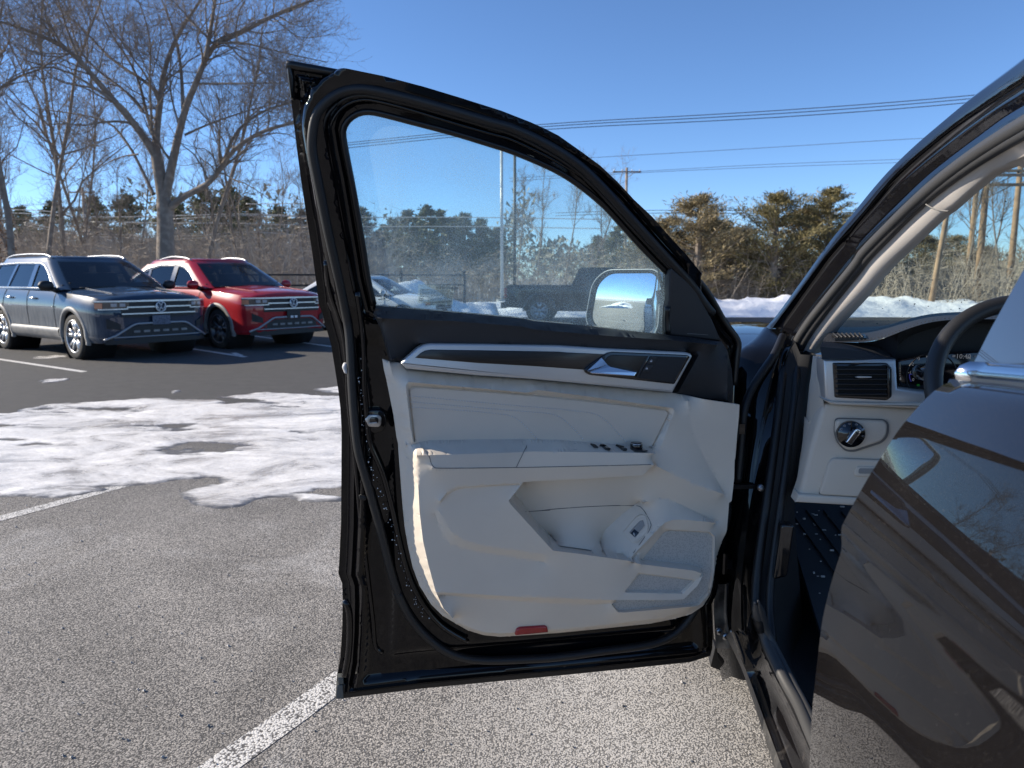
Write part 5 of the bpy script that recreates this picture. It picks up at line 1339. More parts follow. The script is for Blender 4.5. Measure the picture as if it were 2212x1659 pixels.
Z0 = [.36, .31, .28, .27, .27, .28, .28, .28, .28, .28, .28, .30, .36, .42, .45]
ZT = [1.00, 1.045, 1.075, 1.10, 1.125, 1.16, 1.20, 1.18, 1.18, 1.19, 1.20, 1.20, 1.20, 1.16, 1.1]
ZS = [.93, .97, 1.0, 1.025, 1.05, 1.085, 1.12, 1.14, 1.15, 1.16, 1.18, 1.19, 1.18, 1.14, 1.06]
def ip(x, A): return float(np.interp(-x, [-q for q in XS], A))
def prof(x):
    w, z0, zt, zs = ip(x, WM), ip(x, Z0), ip(x, ZT), ip(x, ZS)
    return [(0, z0), (w * .88, z0), (w * .955, z0 + .03), (w * .985, z0 + .12), (w * .975, .50), (w * .985, .66), (w * 1.0, .80), (w * .985, zs - .17), (w * .965, zs - .10), (w * .935, zs - .035), (w * .89, zs), (w * .70, zs + (zt - zs) * .45), (w * .4, zs + (zt - zs) * .85), (0, zt)]
def side_y(x, z):
    P = prof(x)[1:11]; return float(np.interp(z, [p[1] for p in P], [p[0] for p in P]))
def xf(y, z=.8):
    k = float(np.interp(abs(y), [0, .35, .60, .74, .86, .94], [.995, .99, .97, .93, .85, .70])); return k - .10 * max(0, (.55 - z)) + .0
def make_suv(name, label, loc, heading, paint, coupe=False, scale=1., alloy=None, arch=None, plate_m=None, full=True):
    T = thing(name, loc, label, 'suv', 'SUVs parked in the row on the left', heading, False, scale)
    alloy = alloy or m_alloy; arch = arch or m_plast
    xs = np.concatenate([np.linspace(.97, .7, 7), np.linspace(.6, -3.5, 28), np.linspace(-3.6, -4.12, 7)])
    rows = []
    for x in xs:
        P = prof(x); P = [Vector((x, p[0], p[1])) for p in P]; Lh = resample(chaikin(P, 1), n=24)
        rows.append([Vector((q.x, -q.y, q.z)) for q in Lh[::-1]][:-1] + Lh)
    mb = MB().grid(rows); n = len(rows[0]); mb.f.append(tuple(range(n))); mb.f.append(tuple(range(len(mb.v) - 1, len(mb.v) - n - 1, -1)))
    body = mb.build('body', paint, T)
    # cut the wheel openings
    bm = bmesh.new()
    for ax in (0, -2.98):
        r = bmesh.ops.create_cone(bm, cap_ends=True, segments=40, radius1=.43, radius2=.43, depth=2.4, matrix=Matrix.Translation((ax, 0, .37)) @ Matrix.Rotation(PI / 2, 4, 'X'))
    cm = bpy.data.meshes.new('cut'); bm.to_mesh(cm); bm.free(); co = bpy.data.objects.new('cut', cm); COL.objects.link(co)
    bpy.context.view_layer.update()
    co.matrix_world = body.matrix_world if False else T.matrix_world
    T2 = T.matrix_world
    md = body.modifiers.new('b', 'BOOLEAN'); md.object = co; md.operation = 'DIFFERENCE'; md.solver = 'EXACT'
    bpy.context.view_layer.update(); dg = bpy.context.evaluated_depsgraph_get()
    nm = bpy.data.meshes.new_from_object(body.evaluated_get(dg)); body.modifiers.clear(); body.data = nm
    bpy.data.objects.remove(co); sharp(body, 32)
    for ax in (0, -2.98):
        for sd in (-1, 1):
            mbw = MB().grid([[Vector((ax + r_ * math.cos(t), sd * yy, .37 + r_ * math.sin(t))) for yy, r_ in ((.95, .428), (.45, .425), (.45, .02))] for t in np.linspace(0, 2 * PI, 33)])
            mbw.build('wheel_well', m_plast_d, T)
            th = np.linspace(math.radians(-14), math.radians(194), 30); yb = side_y(ax, .80)
            R = []
            for t in th:
                c, s = math.cos(t), math.sin(t); zz = .37 + .47 * s
                k = sd * (max(side_y(ax + .45 * c, max(.32, zz)), .93) + .012)
                R.append([Vector((ax + .425 * c, k - sd * .05, .37 + .425 * s)), Vector((ax + .428 * c, k + sd * .004, .37 + .428 * s)), Vector((ax + .47 * c, k + sd * .004, .37 + .475 * s)), Vector((ax + .495 * c, k - sd * .014, .37 + .50 * s)), Vector((ax + .495 * c, k - sd * .05, .37 + .50 * s))])
            MB().grid(R).build('wheel_arch', arch, T)
            W = wheel(T, (ax, sd * .83, .375), sd, alloy)
    # lower side cladding
    for sd in (-1, 1):
        R = []
        for x in np.linspace(-.5, -2.48, 24):
            R.append([Vector((x, sd * (side_y(x, max(z, .29)) + o_), z)) for z, o_ in ((.27, -.05), (.28, .008), (.36, .014), (.42, .014), (.44, .022), (.47, .022), (.50, .002))])
        MB().grid(R).build('side_cladding', m_plast, T)
    # greenhouse
    zb = 1.13; zr = 1.70
    fb, ft = -.28, -1.22
    rb, rt = (-4.02, -3.62) if not coupe else (-4.0, -3.05)
    def gh(t):
        e = t ** 1.15
        return fb + (ft - fb) * t, rb + (rt - rb) * t ** .9, .92 - .235 * e, zb + (zr - .03 - zb) * t
    def ring(t, o_=0., zo=0.):
        f, r, w, z = gh(min(t, 1)); P = []
        f += .10 * (1 - .3 * t); w += o_
        cpts = [(f, 0), (f - .02, w * .45), (f - .08, w * .75), (f - .19, w * .95), (f - .30, w), (f - .8, w * 1.005), ((f + r) / 2, w * 1.01), (r + .6, w), (r + .22, w * .97), (r + .06, w * .8), (r, w * .4), (r - .01, 0)]
        P = [Vector((a, b_, z + zo)) for a, b_ in cpts]; Lh = resample(chaikin(P, 1), n=26)
        return Lh + [Vector((q.x, -q.y, q.z)) for q in Lh[::-1]][1:-1]
    rings = [ring(t) for t in (.885, .93, .965, 1.0)]
    f, r, w, z = gh(1.0); cx = (f + r) / 2
    top = rings[-1]
    for s_, dz in ((.985, .018), (.95, .032), (.8, .046), (.5, .056), (.0, .06)):
        rings.append([Vector((cx + (q.x - cx) * s_, q.y * s_, q.z + dz)) for q in top])
    MB().grid(rings, True).build('roof', paint, T)
    def gy(x, t):
        f, r, w, z = gh(t); return w
    def gp(x, t, sd, o_=0.): return Vector((x, sd * (gy(x, t) + o_), gh(t)[3]))
    def panel(name, P, holes, o_, m, sd):
        vo_, tr_, _ = cdt_mesh([Vector(p) for p in P], [[Vector(p) for p in h] for h in holes], [], .25, .12)
        n = len(vo_); V = [gp(x, t, sd, o_) for x, t in vo_] + [gp(x, t, sd, o_ - .03) for x, t in vo_]
        F = [tuple(q) for q in tr_] + [tuple(n + i for i in q[::-1]) for q in tr_]
        return obj(name, V, F, m, T, False)
    gf = lambda t: gh(t)[0] + .10 * (1 - .3 * t) - .29
    if not coupe:
        SUR = [(-.70, .045), (-.87, .24), (-1.12, .54), (-1.38, .765), (-1.60, .85), (-2.6, .87), (-3.42, .83), (-3.58, .60), (-3.68, .055)]
        wins = [[(-.80, .08), (-.96, .30), (-1.15, .52), (-1.38, .70), (-1.55, .775), (-1.66, .785), (-1.62, .08)], [(-1.78, .08), (-1.82, .80), (-2.56, .82), (-2.64, .08)], [(-2.72, .08), (-2.66, .82), (-3.38, .78), (-3.52, .58), (-3.62, .10)]]
    else:
        SUR = [(-.70, .045), (-.87, .24), (-1.12, .54), (-1.38, .765), (-1.60, .85), (-2.4, .86), (-2.88, .71), (-3.30, .33), (-3.42, .09), (-3.40, .05)]
        wins = [[(-.80, .08), (-.96, .30), (-1.15, .52), (-1.38, .70), (-1.55, .775), (-1.66, .785), (-1.62, .08)], [(-1.78, .08), (-1.82, .80), (-2.36, .81), (-2.68, .70), (-2.64, .08)], [(-2.72, .08), (-2.76, .67), (-2.95, .57), (-3.22, .31), (-3.34, .10)]]
    BIG = [(gf(t), t) for t in np.linspace(0, .9, 7)] + [(gh(t)[1] + .2, t) for t in np.linspace(.9, 0, 5)]
    for sd in (-1, 1):
        panel('side_panel', BIG, [SUR], .0, paint, sd)
        panel('window_surround', SUR, wins, -.004, m_pgloss, sd)
        MB().tube([gp(x, t, sd, .004) for x, t in SUR], .010, 5, closed=True).build('window_chrome', m_csil, T)
        for k_, wn2 in enumerate(wins):
            c_ = Vector((sum(p[0] for p in wn2) / len(wn2), sum(p[1] for p in wn2) / len(wn2)))
            V = [gp(x + (x - c_.x) * .02, t + (t - c_.y) * .02, sd, -.016) for x, t in wn2]
            obj('side_window', V, [tuple(range(len(V)))], m_cglass2 if k_ else m_cglass3, T, False)
        # corner between windscreen and side
        R = []
        for t in np.linspace(0, .93, 10):
            f, r, w, z = gh(t); f += .10 * (1 - .3 * t)
            R.append([Vector((f - .13, sd * w * .86, z)), Vector((f - .165, sd * w * .91, z + .004)), Vector((f - .205, sd * w * .955, z + .004)), Vector((f - .25, sd * w * .99, z)), Vector((f - .32, sd * w * 1.002, z))])
        MB().grid(R).build('front_pillar', paint, T)
        R = []
        for t in np.linspace(0, .93, 8):
            f, r, w, z = gh(t); R.append([Vector((r + .24, sd * w, z)), Vector((r + .12, sd * w * .93, z)), Vector((r + .05, sd * w * .80, z)), Vector((r + .02, sd * w * .66, z))])
        MB().grid(R).build('rear_pillar', paint, T)
    R = [[Vector((gh(t)[1] + .02 + .02 * abs(y_), y_ * gh(t)[2], gh(t)[3])) for y_ in np.linspace(-.72, .72, 7)] for t in np.linspace(0, .93, 6)]
    MB().grid(R).build('rear_window', m_cglass, T)
    # cabin: dark tray, dashboard, seats
    MB().box((-2.15, 0, 1.165), 3.3, 1.72, .10).build('cabin_tray', m_cab, T, False)
    MB().box((-.72, 0, 1.20), .5, 1.5, .10).build('dash_pad', m_cab, T, False)
    for x_, ys in ((-1.62, (-.40, .40)), (-2.62, (-.45, 0, .45))):
        for y_ in ys:
            V, F = plate(rounded([(-.24, 1.05), (.24, 1.05), (.22, 1.36), (.16, 1.42), (-.16, 1.42), (-.22, 1.36)], .06), lambda a_, b_, h: Vector((x_ + h - .25 * (b_ - 1.05), y_ + a_, b_)), -.06, .06, .03, 2)
            SE = obj('seat_back', V, F, m_cab, T)
            V, F = plate(rounded([(-.13, 1.43), (.13, 1.43), (.11, 1.57), (-.11, 1.57)], .05), lambda a_, b_, h: Vector((x_ - .02 + h - .25 * (b_ - 1.05), y_ + a_, b_)), -.04, .05, .025, 2)
            obj('headrest', V, F, m_cab, SE)
    MB().tube([Vector((-1.0 + .06 * math.cos(t) * 0 - .10 * math.sin(t), .40 + .18 * math.cos(t), 1.27 + .15 * math.sin(t))) for t in np.linspace(0, 2 * PI, 21)[:-1]], .014, 6, closed=True).build('steering_wheel', m_cab, T)
    for sd in (-1, 1):
        # mirror, handles, rails, door joints
        mbm = MB(); c = Vector((-.62, sd * 1.06, 1.20))
        R = []
        for k in range(9):
            a = -1 + 2 * k / 8; s_ = max(.02, (1 - abs(a) ** 3)) ** .5
            R.append([c + Vector((.07 * s_ * math.cos(t) * (1.1 if math.cos(t) > 0 else .6), sd * .12 * a, .085 * s_ * math.sin(t))) for t in np.linspace(0, 2 * PI, 15)[:-1]])
        mbm.grid(R, True)
        MI = mbm.build('side_mirror', paint if coupe else m_plast_d, T)
        MB().tube([c + Vector((-.0, -sd * .08, -.05)), Vector((-.60, sd * .90, 1.12))], [.04, .05], 8).build('mirror_stem', m_plast_d, MI)
        for x in (-1.42, -2.42):
            y = side_y(x, .98)
            MB().tube([Vector((x - .10, sd * (y + .01), .985)), Vector((x - .07, sd * (y + .035), .985)), Vector((x + .07, sd * (y + .035), .985)), Vector((x + .10, sd * (y + .01), .985))], .016, 8).build('door_handle', m_csil, T)
        for x0, x1 in ((-.60, -.62), (-1.70, -1.72), (-2.66, -2.9)):
            P = [Vector((x0 + (x1 - x0) * t, sd * (side_y(x0 + (x1 - x0) * t, .50 + .62 * (1 - t)) + .002), .50 + .62 * (1 - t))) for t in np.linspace(0, 1, 9)]
            MB().tube(P, .004, 5).build('door_joint', m_plast_d, T)
        P = [Vector((x, sd * (side_y(x, zz) + .003), zz)) for x, zz in [(q, .86 + .015 * math.sin(q)) for q in np.linspace(-.55, -2.5, 14)]]
        MB().tube(P, .006, 5).build('crease_line', paint, T)
        f, r, w, z = gh(1)
        ra, rb_ = f - .12, r + (.25 if not coupe else .45)
        P = [Vector((ra, sd * w * .93, zr - .02)), Vector((ra - .18, sd * w * .93, zr + .03)), Vector((ra - .45, sd * w * .935, zr + .05)), Vector(((ra + rb_) / 2, sd * w * .94, zr + .06)), Vector((rb_ + .4, sd * w * .935, zr + .05)), Vector((rb_ + .15, sd * w * .93, zr + .02)), Vector((rb_, sd * w * .92, zr - .01))]
        MB().tube(resample(chaikin(P, 2),   .08), .014, 8).build('roof_rail', m_rail, T)
        # rear lamp
        MB().box((-4.06, sd * .72, 1.0), .12, .34, .16).build('rear_lamp', MATS['red_reflector'], T, False)
    # windscreen
    def wsp(y_, t, o_=.006):
        f, r, w, z = gh(t); f += .10 * (1 - .3 * t)
        s_ = abs(y_); x = f - (.02 * (s_ / .45) if s_ < .45 else .02 + .06 * (s_ - .45) / .30 if s_ < .75 else .08 + .11 * (s_ - .75) / .2)
        return Vector((x + o_, y_ * w, z + o_ * .8))
    R = [[wsp(y_, t, .012) for y_ in np.linspace(-.88, .88, 19)] for t in np.linspace(.03, .92, 10)]
    WSC = MB().grid(R).build('windscreen', m_cglass3, T)
    for y0 in (-.75, -.05):
        P = [wsp(y0 + .62 * s_, .03 + .03 * s_, .022) for s_ in np.linspace(0, 1, 6)]; MB().tube(P, .008, 5).build('wiper', m_plast_d, WSC)
    # hood creases
    for sd in (-1, 1):
        P = [Vector((x, sd * (.60 - .02 * x), ip(x, ZS) + (ip(x, ZT) - ip(x, ZS)) * .62 + .004)) for x in np.linspace(.75, -.35, 10)]
        MB().tube(P, .006, 5).build('hood_crease', paint, T)
    # face: grille, bars, lamps, bumper
    def strip(name, ys, zlo, zhi, o_, m, par=T, thick=.02):
        R = []
        for y_ in ys:
            a = zlo(y_) if callable(zlo) else zlo; b_ = zhi(y_) if callable(zhi) else zhi
            x = xf(y_, (a + b_) / 2)
            R.append([Vector((x - .05, y_, a)), Vector((x + o_, y_, a + .003)), Vector((x + o_, y_, b_ - .003)), Vector((x - .05, y_, b_))])
        return MB().grid(R).build(name, m, par, False)
    Y = lambda a, b_, n=15: np.linspace(a, b_, n)
    GR = strip('grille', Y(-.62, .62, 23), .70, .965, .012, m_plast_d)
    strip('grille_bar', Y(-.93, .93, 33), lambda y: .945 - .0 * abs(y), lambda y: .978 - .01 * abs(y), .032, m_csil, GR)
    strip('grille_bar', Y(-.54, .54, 21), .850, .876, .030, m_csil, GR)
    strip('grille_bar', Y(-.62, .62, 23), .745, .770, .030, m_csil, GR)
    for sd in (-1, 1):
        HL = strip('headlight', Y(sd * .50, sd * .925, 13), lambda y: .845 - .02 * abs(y), lambda y: .945, .020, m_lensd)
        strip('lamp_light_bar', Y(sd * .52, sd * .90, 11), lambda y: .838 - .02 * abs(y), lambda y: .860 - .02 * abs(y), .028, m_csil, HL)
        for y_ in (.60, .72): strip('lamp_module', Y(sd * (y_ - .04), sd * (y_ + .04), 5), .872, .93, .024, m_lens, HL)
        strip('turn_lamp', Y(sd * .86, sd * .925, 5), .845, .935, .025, m_amber, HL)
        strip('fog_recess', Y(sd * .64, sd * .82, 7), lambda y: .50 + .2 * (abs(y) - .64), lambda y: .60 + .5 * (abs(y) - .64), .010, m_plast_d)
    IN = strip('lower_intake', Y(-.62, .62, 21), lambda y: .39, lambda y: .565 if abs(y) < .40 else .565 - .5 * (abs(y) - .40), .010, m_plast_d)
    P = [Vector((xf(y_, z_) + .018, y_, z_)) for y_, z_ in ((-.86, .345), (-.72, .41), (-.46, .575), (-.40, .595), (0, .60), (.40, .595), (.46, .575), (.72, .41), (.86, .345))]
    MB().tube(resample(P, .03), .017, 6, flat=1.2).build('bumper_guard', m_guard, IN)
    P = [Vector((xf(y_, .38) + .016, y_, .385)) for y_ in np.linspace(-.74, .74, 15)]; MB().tube(P, .012, 6).build('bumper_guard', m_guard, IN)
    for k in range(6):
        y_ = -.40 + k * .16; MB().box((xf(y_, .46) + .012, y_, .47), .02, .10, .035).build('intake_fin', m_plast, IN, False)
    strip('chin', Y(-.84, .84, 25), .27, .37, .004, m_plast_d)
    # plate and emblem
    MB().box((xf(0, .62) + .03, 0, .645), .012, .30, .15).build('number_plate', plate_m or m_plast_d, T, False)
    if coupe:
        for y_ in (-.045, .045): MB().box((xf(0, .62) + .038, y_, .60), .006, .06, .04).build('plate_screw_cap', mat('white_cap', (.7, .7, .7), .5), T, False)
    xe = xf(0) + .042; ce = Vector((xe, 0, .862)); r_ = .082
    E = MB().tube([ce + Vector((0, r_ * math.cos(t), r_ * math.sin(t))) for t in np.linspace(0, 2 * PI, 25)[:-1]], .0105, 6, closed=True).build('emblem', m_csil, T)
    MB().tube([ce - Vector((.012, 0, 0)), ce - Vector((.004, 0, 0))], r_, 20).build('emblem_disc', mat('emblem_blue', (.02, .03, .05), .3, coat=1), E)
    def stroke(P, q):
        for a, b_ in zip(P, P[1:]):
            MB().tube([ce + Vector((.002, a[0] * r_, a[1] * r_)), ce + Vector((.002, b_[0] * r_, b_[1] * r_))], .0085, 5).build('emblem_letter', m_csil, E)
    stroke([(-.40, .90), (0, .12), (.40, .90)], 0)
    stroke([(-.88, .38), (-.38, -.80), (0, -.02), (.38, -.80), (.88, .38)], 0)
    return T
def wheel(T, c, sd, alloy, R=.378, tw=.125):
    c = Vector(c); k = R / .378
    ax = Vector((0, sd, 0))
    rr = lambda t: Vector((math.cos(t), 0, math.sin(t)))
    pt = [(-tw, .27 * k), (-tw * 1.05, .33 * k), (-tw * .9, .37 * k), (-tw * .6, R), (tw * .6, R), (tw * .9, .37 * k), (tw * 1.05, .33 * k), (tw, .275 * k)]
    W = thing('x', (0, 0, 0), None, None, None, 0, False) if False else None
    W = MB().grid([[c + ax * a + rr(t) * r for a, r in pt] for t in np.linspace(0, 2 * PI, 37)]).build('wheel', m_tyre, T)
    mb = MB().grid([[c + ax * a + rr(t) * r * k for a, r in ((tw, .275), (tw * .98, .262), (tw * .6, .25), (tw * .35, .24), (tw * .3, .03))] for t in np.linspace(0, 2 * PI, 37)])
    mb.build('rim', m_alloy_d, W)
    mb = MB()
    for i in range(5):
        for d_ in (-.13, .13):
            t = 2 * PI * i / 5 + PI / 2 + d_; t2 = t + d_ * .7
            a, b_ = c + ax * (tw * .72) + rr(t - d_ * .4) * .05 * k, c + ax * (tw * .92) + rr(t2) * .262 * k
            n = (rr(t + PI / 2)) * .021 * k; n2 = rr(t2 + PI / 2) * .030 * k
            q = [a + n, a - n, b_ - n2, b_ + n2]; V = q + [p - ax * .03 for p in q]
            mb.add(V, [(0, 1, 2, 3), (0, 4, 5, 1), (1, 5, 6, 2), (2, 6, 7, 3), (3, 7, 4, 0)])
    mb.tube([c + ax * (tw * .5), c + ax * (tw * .8)], .055 * k, 12)
    mb.build('spokes', alloy, W)
    mb = MB().tube([c + ax * (tw * .95) + rr(t) * .262 * k for t in np.linspace(0, 2 * PI, 33)[:-1]], .012, 6, closed=True); mb.build('rim_lip', alloy, W)
    return W
def suv_paint(name, c, dust, amt):
    m = mat(name, c, .35, .0, coat=1, coat_rough=.03, spec=.1)
    nt = m.node_tree; N = nt.nodes; L = nt.links; b = N['Principled BSDF']
    tc = N.new('ShaderNodeTexCoord'); sx = N.new('ShaderNodeSeparateXYZ'); L.new(tc.outputs['Object'], sx.inputs[0])
    mp_ = N.new('ShaderNodeMapping'); mp_.inputs['Scale'].default_value = (9, 9, 1.2); L.new(tc.outputs['Object'], mp_.inputs[0])
    n = N.new('ShaderNodeTexNoise'); n.inputs['Scale'].default_value = 3; n.inputs['Detail'].default_value = 6; L.new(mp_.outputs[0], n.inputs['Vector'])
    r = N.new('ShaderNodeMapRange'); r.inputs[1].default_value = 1.0; r.inputs[2].default_value = .35; L.new(sx.outputs['Z'], r.inputs[0])
    rn = N.new('ShaderNodeMapRange'); rn.inputs[1].default_value = .35; rn.inputs[2].default_value = .75; L.new(n.outputs[0], rn.inputs[0])
    ay = N.new('ShaderNodeMath'); ay.operation = 'ABSOLUTE'; L.new(sx.outputs['Y'], ay.inputs[0])
    ry = N.new('ShaderNodeMapRange'); ry.inputs[1].default_value = .80; ry.inputs[2].default_value = .96; ry.inputs[3].default_value = .06; L.new(ay.outputs[0], ry.inputs[0])
    r9 = N.new('ShaderNodeMath'); r9.operation = 'MULTIPLY'; L.new(r.outputs[0], r9.inputs[0]); L.new(ry.outputs[0], r9.inputs[1])
    mu = N.new('ShaderNodeMath'); mu.operation = 'MULTIPLY'; L.new(r9.outputs[0], mu.inputs[0]); L.new(rn.outputs[0], mu.inputs[1])
    mu2 = N.new('ShaderNodeMath'); mu2.operation = 'MULTIPLY'; mu2.inputs[1].default_value = amt; L.new(mu.outputs[0], mu2.inputs[0])
    mx = N.new('ShaderNodeMix'); mx.data_type = 'RGBA'; mx.inputs[6].default_value = (*c, 1); mx.inputs[7].default_value = (*dust, 1); L.new(mu2.outputs[0], mx.inputs[0]); L.new(mx.outputs[2], b.inputs['Base Color'])
    return m
pt_blue = suv_paint('dusty_blue_paint', (.014, .032, .060), (.22, .24, .26), .8)
pt_red = suv_paint('red_paint', (.33, .010, .018), (.25, .15, .14), .2)
pt_white = suv_paint('white_paint_car', (.74, .75, .76), (.5, .48, .45), .4)
HEAD = math.atan2(-.60, .80)
m_plate = mat('grey_blue_plate', (.10, .12, .17), .5, var=(40, (.04, .05, .08), .45, .6))
make_suv('parked_suv', 'dusty dark blue SUV nearest of the parked row, its side streaked with salt', (-6.62, 12.9, 0), HEAD, pt_blue, False, 1., m_alloy, m_plast, m_plate)
make_suv('parked_suv', 'bright red SUV with sloping rear parked beside the blue one', (-4.98, 14.78, 0), HEAD, pt_red, True, 1., m_alloy_d, m_plast, m_plast_d)
make_suv('parked_suv', 'white car parked beyond the red one, half hidden by the open door', (-2.45, 18.9, 0), math.radians(-17), pt_white, True, .80, m_alloy, m_plast_d, m_plast_d)

# ---------------------------------------------------------------- pickup seen through the misted window
def make_pickup(loc, rz):
    T = thing('pickup_truck', loc, 'dark green pickup truck seen through the misted door window', 'pickup', None, rz, False, .9)
    pm = suv_paint('dark_green_paint', (.006, .011, .010), (.06, .06, .055), .4)
    def arch(cx, r=.46, z=.42): return [(cx + r * math.cos(t), z + r * math.sin(t)) for t in np.linspace(math.radians(188), math.radians(-8), 14)]
    low = [(-1.15, .50), (-.50, .46)] + arch(0) + [(.5, .42), (3.1, .42)] + arch(3.6) + [(4.1, .42), (4.45, .48), (4.5, .9), (4.45, 1.08), (3.1, 1.17), (2.6, 1.19), (-1.12, 1.20), (-1.17, 1.05)]
    for sd, nm in ((-1, 'near'), (1, 'far')):
        pass
    V, F = plate(low, lambda x, y, h: Vector((x, -h, y)), -.93, .93, .05, 3)
    sharp(obj('body', V, F, pm, T), 40)
    # tub opening and cab
    V = []; cab = [(1.0, 1.18, .93), (1.10, 1.30, .90), (1.30, 1.78, .72), (1.5, 1.82, .70), (2.4, 1.82, .70), (2.6, 1.78, .70), (3.15, 1.20, .88), (3.2, 1.16, .9)]
    cab = resample([Vector(p) for p in cab], n=26)
    mb = MB().grid([[Vector((p.x, s_ * p.z, p.y)) for s_ in np.linspace(-1, 1, 9)] for p in cab]); mb.build('cab_roof', pm, T)
    for sd in (-1, 1):
        P = [(1.0, 1.18, .93), (1.10, 1.30, .90), (1.30, 1.78, .72), (1.5, 1.82, .70), (2.4, 1.82, .70), (2.6, 1.78, .70), (3.15, 1.20, .88)]
        obj('cab_side', [Vector((x, sd * (w_ + .002), z)) for x, z, w_ in P], [tuple(range(len(P)))], pm, T, False)
        for Wp in ([(1.22, 1.26, .915), (1.40, 1.70, .755), (1.78, 1.73, .745), (1.80, 1.25, .918)], [(1.88, 1.25, .918), (1.86, 1.73, .745), (2.36, 1.73, .745), (2.85, 1.27, .89)]):
            obj('cab_window', [Vector((x, sd * (w_ + .02), z)) for x, z, w_ in Wp], [(0, 1, 2, 3)], m_cglass, T, False)
        for cx in (0, 3.6):
            th = np.linspace(math.radians(-5), math.radians(185), 22)
            MB().grid([[Vector((cx + r_ * math.cos(t), sd * (.93 + o_), .42 + r_ * math.sin(t))) for r_, o_ in ((.455, -.06), (.455, .05), (.51, .05), (.56, 0))] for t in th]).build('wheel_flare', pm, T)
            MB().grid([[Vector((cx + r_ * math.cos(t), sd * y_, .42 + r_ * math.sin(t))) for y_, r_ in ((.938, .455), (.5, .455), (.5, .01))] for t in np.linspace(0, 2 * PI, 25)]).build('wheel_well', m_plast_d, T)
            wheel(T, (cx, sd * .84, .39), sd, m_alloy, .40, .13)
        MB().box((-1.14, sd * .86, .98), .09, .14, .34).build('tail_lamp', MATS['red_reflector'], T, False)
        MB().tube([Vector((.5, sd * .95, .43)), Vector((3.1, sd * .95, .43))], .05, 8).build('side_step', m_plast_d, T)
    MB().box((-1.24, 0, .56), .16, 1.75, .2).build('rear_bumper', m_plast_d, T, False)
    MB().box((-.05, 0, 1.215), 2.1, 1.7, .03).build('bed_cover', m_plast_d, T, False)
    return T
make_pickup((.95, 23.2, 0), math.radians(-9))
# ================================================================== trees, brush, poles, wires
m_bark = mat('grey_bark', (.20, .165, .135), .95, bump=(14, .9, 6, .02), var=(5, (.30, .26, .215), .45, .7))
m_twig = mat('twig_bark', (.22, .18, .145), .9)
m_brushm = mat('dry_brush', (.34, .285, .225), .95, var=(.7, (.48, .41, .335), .4, .65))
m_dead = mat('dead_leaves', (.16, .075, .035), .9, var=(.8, (.22, .13, .07), .4, .6))
def leaf_mat(name, a, b_, c):
    m = mat(name, a, .8); nt = m.node_tree; N = nt.nodes; L = nt.links; bs = N['Principled BSDF']
    g = N.new('ShaderNodeNewGeometry'); r = N.new('ShaderNodeValToRGB'); L.new(g.outputs['Random Per Island'], r.inputs[0])
    e = r.color_ramp.elements; e[0].color = (*a, 1); e[1].color = (*c, 1); k = r.color_ramp.elements.new(.55); k.color = (*b_, 1)
    L.new(r.outputs[0], bs.inputs['Base Color']); return m
m_pine = leaf_mat('pine_needles', (.085, .095, .05), (.14, .145, .075), (.23, .22, .11))
m_cedar = leaf_mat('cedar_sprays', (.14, .11, .055), (.235, .185, .095), (.38, .31, .175))
m_cedarg = leaf_mat('cedar_sprays_green', (.11, .095, .04), (.19, .16, .065), (.33, .27, .125))
m_far = leaf_mat('far_evergreens', (.14, .145, .11), (.21, .205, .155), (.30, .27, .20))
def rv(s=1.): return Vector((random.gauss(0, s), random.gauss(0, s), random.gauss(0, s)))
class Tree:
    def __init__(s): s.big = MB(); s.tw = MB(); s.tips = []
    def limb(s, P, r0, r1, lvl):
        n = len(P); rad = [r0 + (r1 - r0) * (i / (n - 1)) ** .8 for i in range(n)]
        sides = 10 if r0 > .1 else (6 if r0 > .035 else (4 if r0 > .014 else 3))
        (s.big if r0 > .02 else s.tw).tube(P, rad, sides, caps=False)
    def spawn(s, P, r0, r1, lvl, maxl, cnt, ln, up=.15, start=.15, spread=1., curl=.22):
        if lvl > maxl: return
        n = len(P) - 1
        L_ = sum((b_ - a).length for a, b_ in zip(P, P[1:]))
        for _ in range(cnt[lvl]):
            t = start + (1 - start) * random.random() ** .8; k = min(int(t * n), n - 1); f = t * n - k
            p = P[k].lerp(P[k + 1], f); d = (P[k + 1] - P[k]).normalized()
            side = rv(); side = (side - d * side.dot(d)).normalized()
            nd = (d * random.uniform(.35, .9) + side * random.uniform(.6, 1.0) * spread + Vector((0, 0, up))).normalized()
            l = ln[lvl] * random.uniform(.55, 1.25) * (1.15 - .5 * t); m = 5 if lvl < 2 else 4
            q = [p]; dd = nd.copy()
            for i in range(m):
                dd = (dd + rv(curl) + Vector((0, 0, .06))).normalized(); q.append(q[-1] + dd * (l / m))
            ra = max(.004, (r0 + (r1 - r0) * t) * random.uniform(.4, .62)); rb = ra * .35
            s.limb(q, ra, max(.0028, rb), lvl)
            s.spawn(q, ra, rb, lvl + 1, maxl, cnt, ln, up * .8, .12, spread, curl)
            if lvl == maxl: s.tips.append(q[-1])
    def build(s, name, loc, label, group=None, mt=m_bark, cat='tree'):
        T = thing(name, loc, label, cat, group)
        s.big.build('trunk', mt, T)
        if s.tw.v: s.tw.build('crown', m_twig, T)
        return T
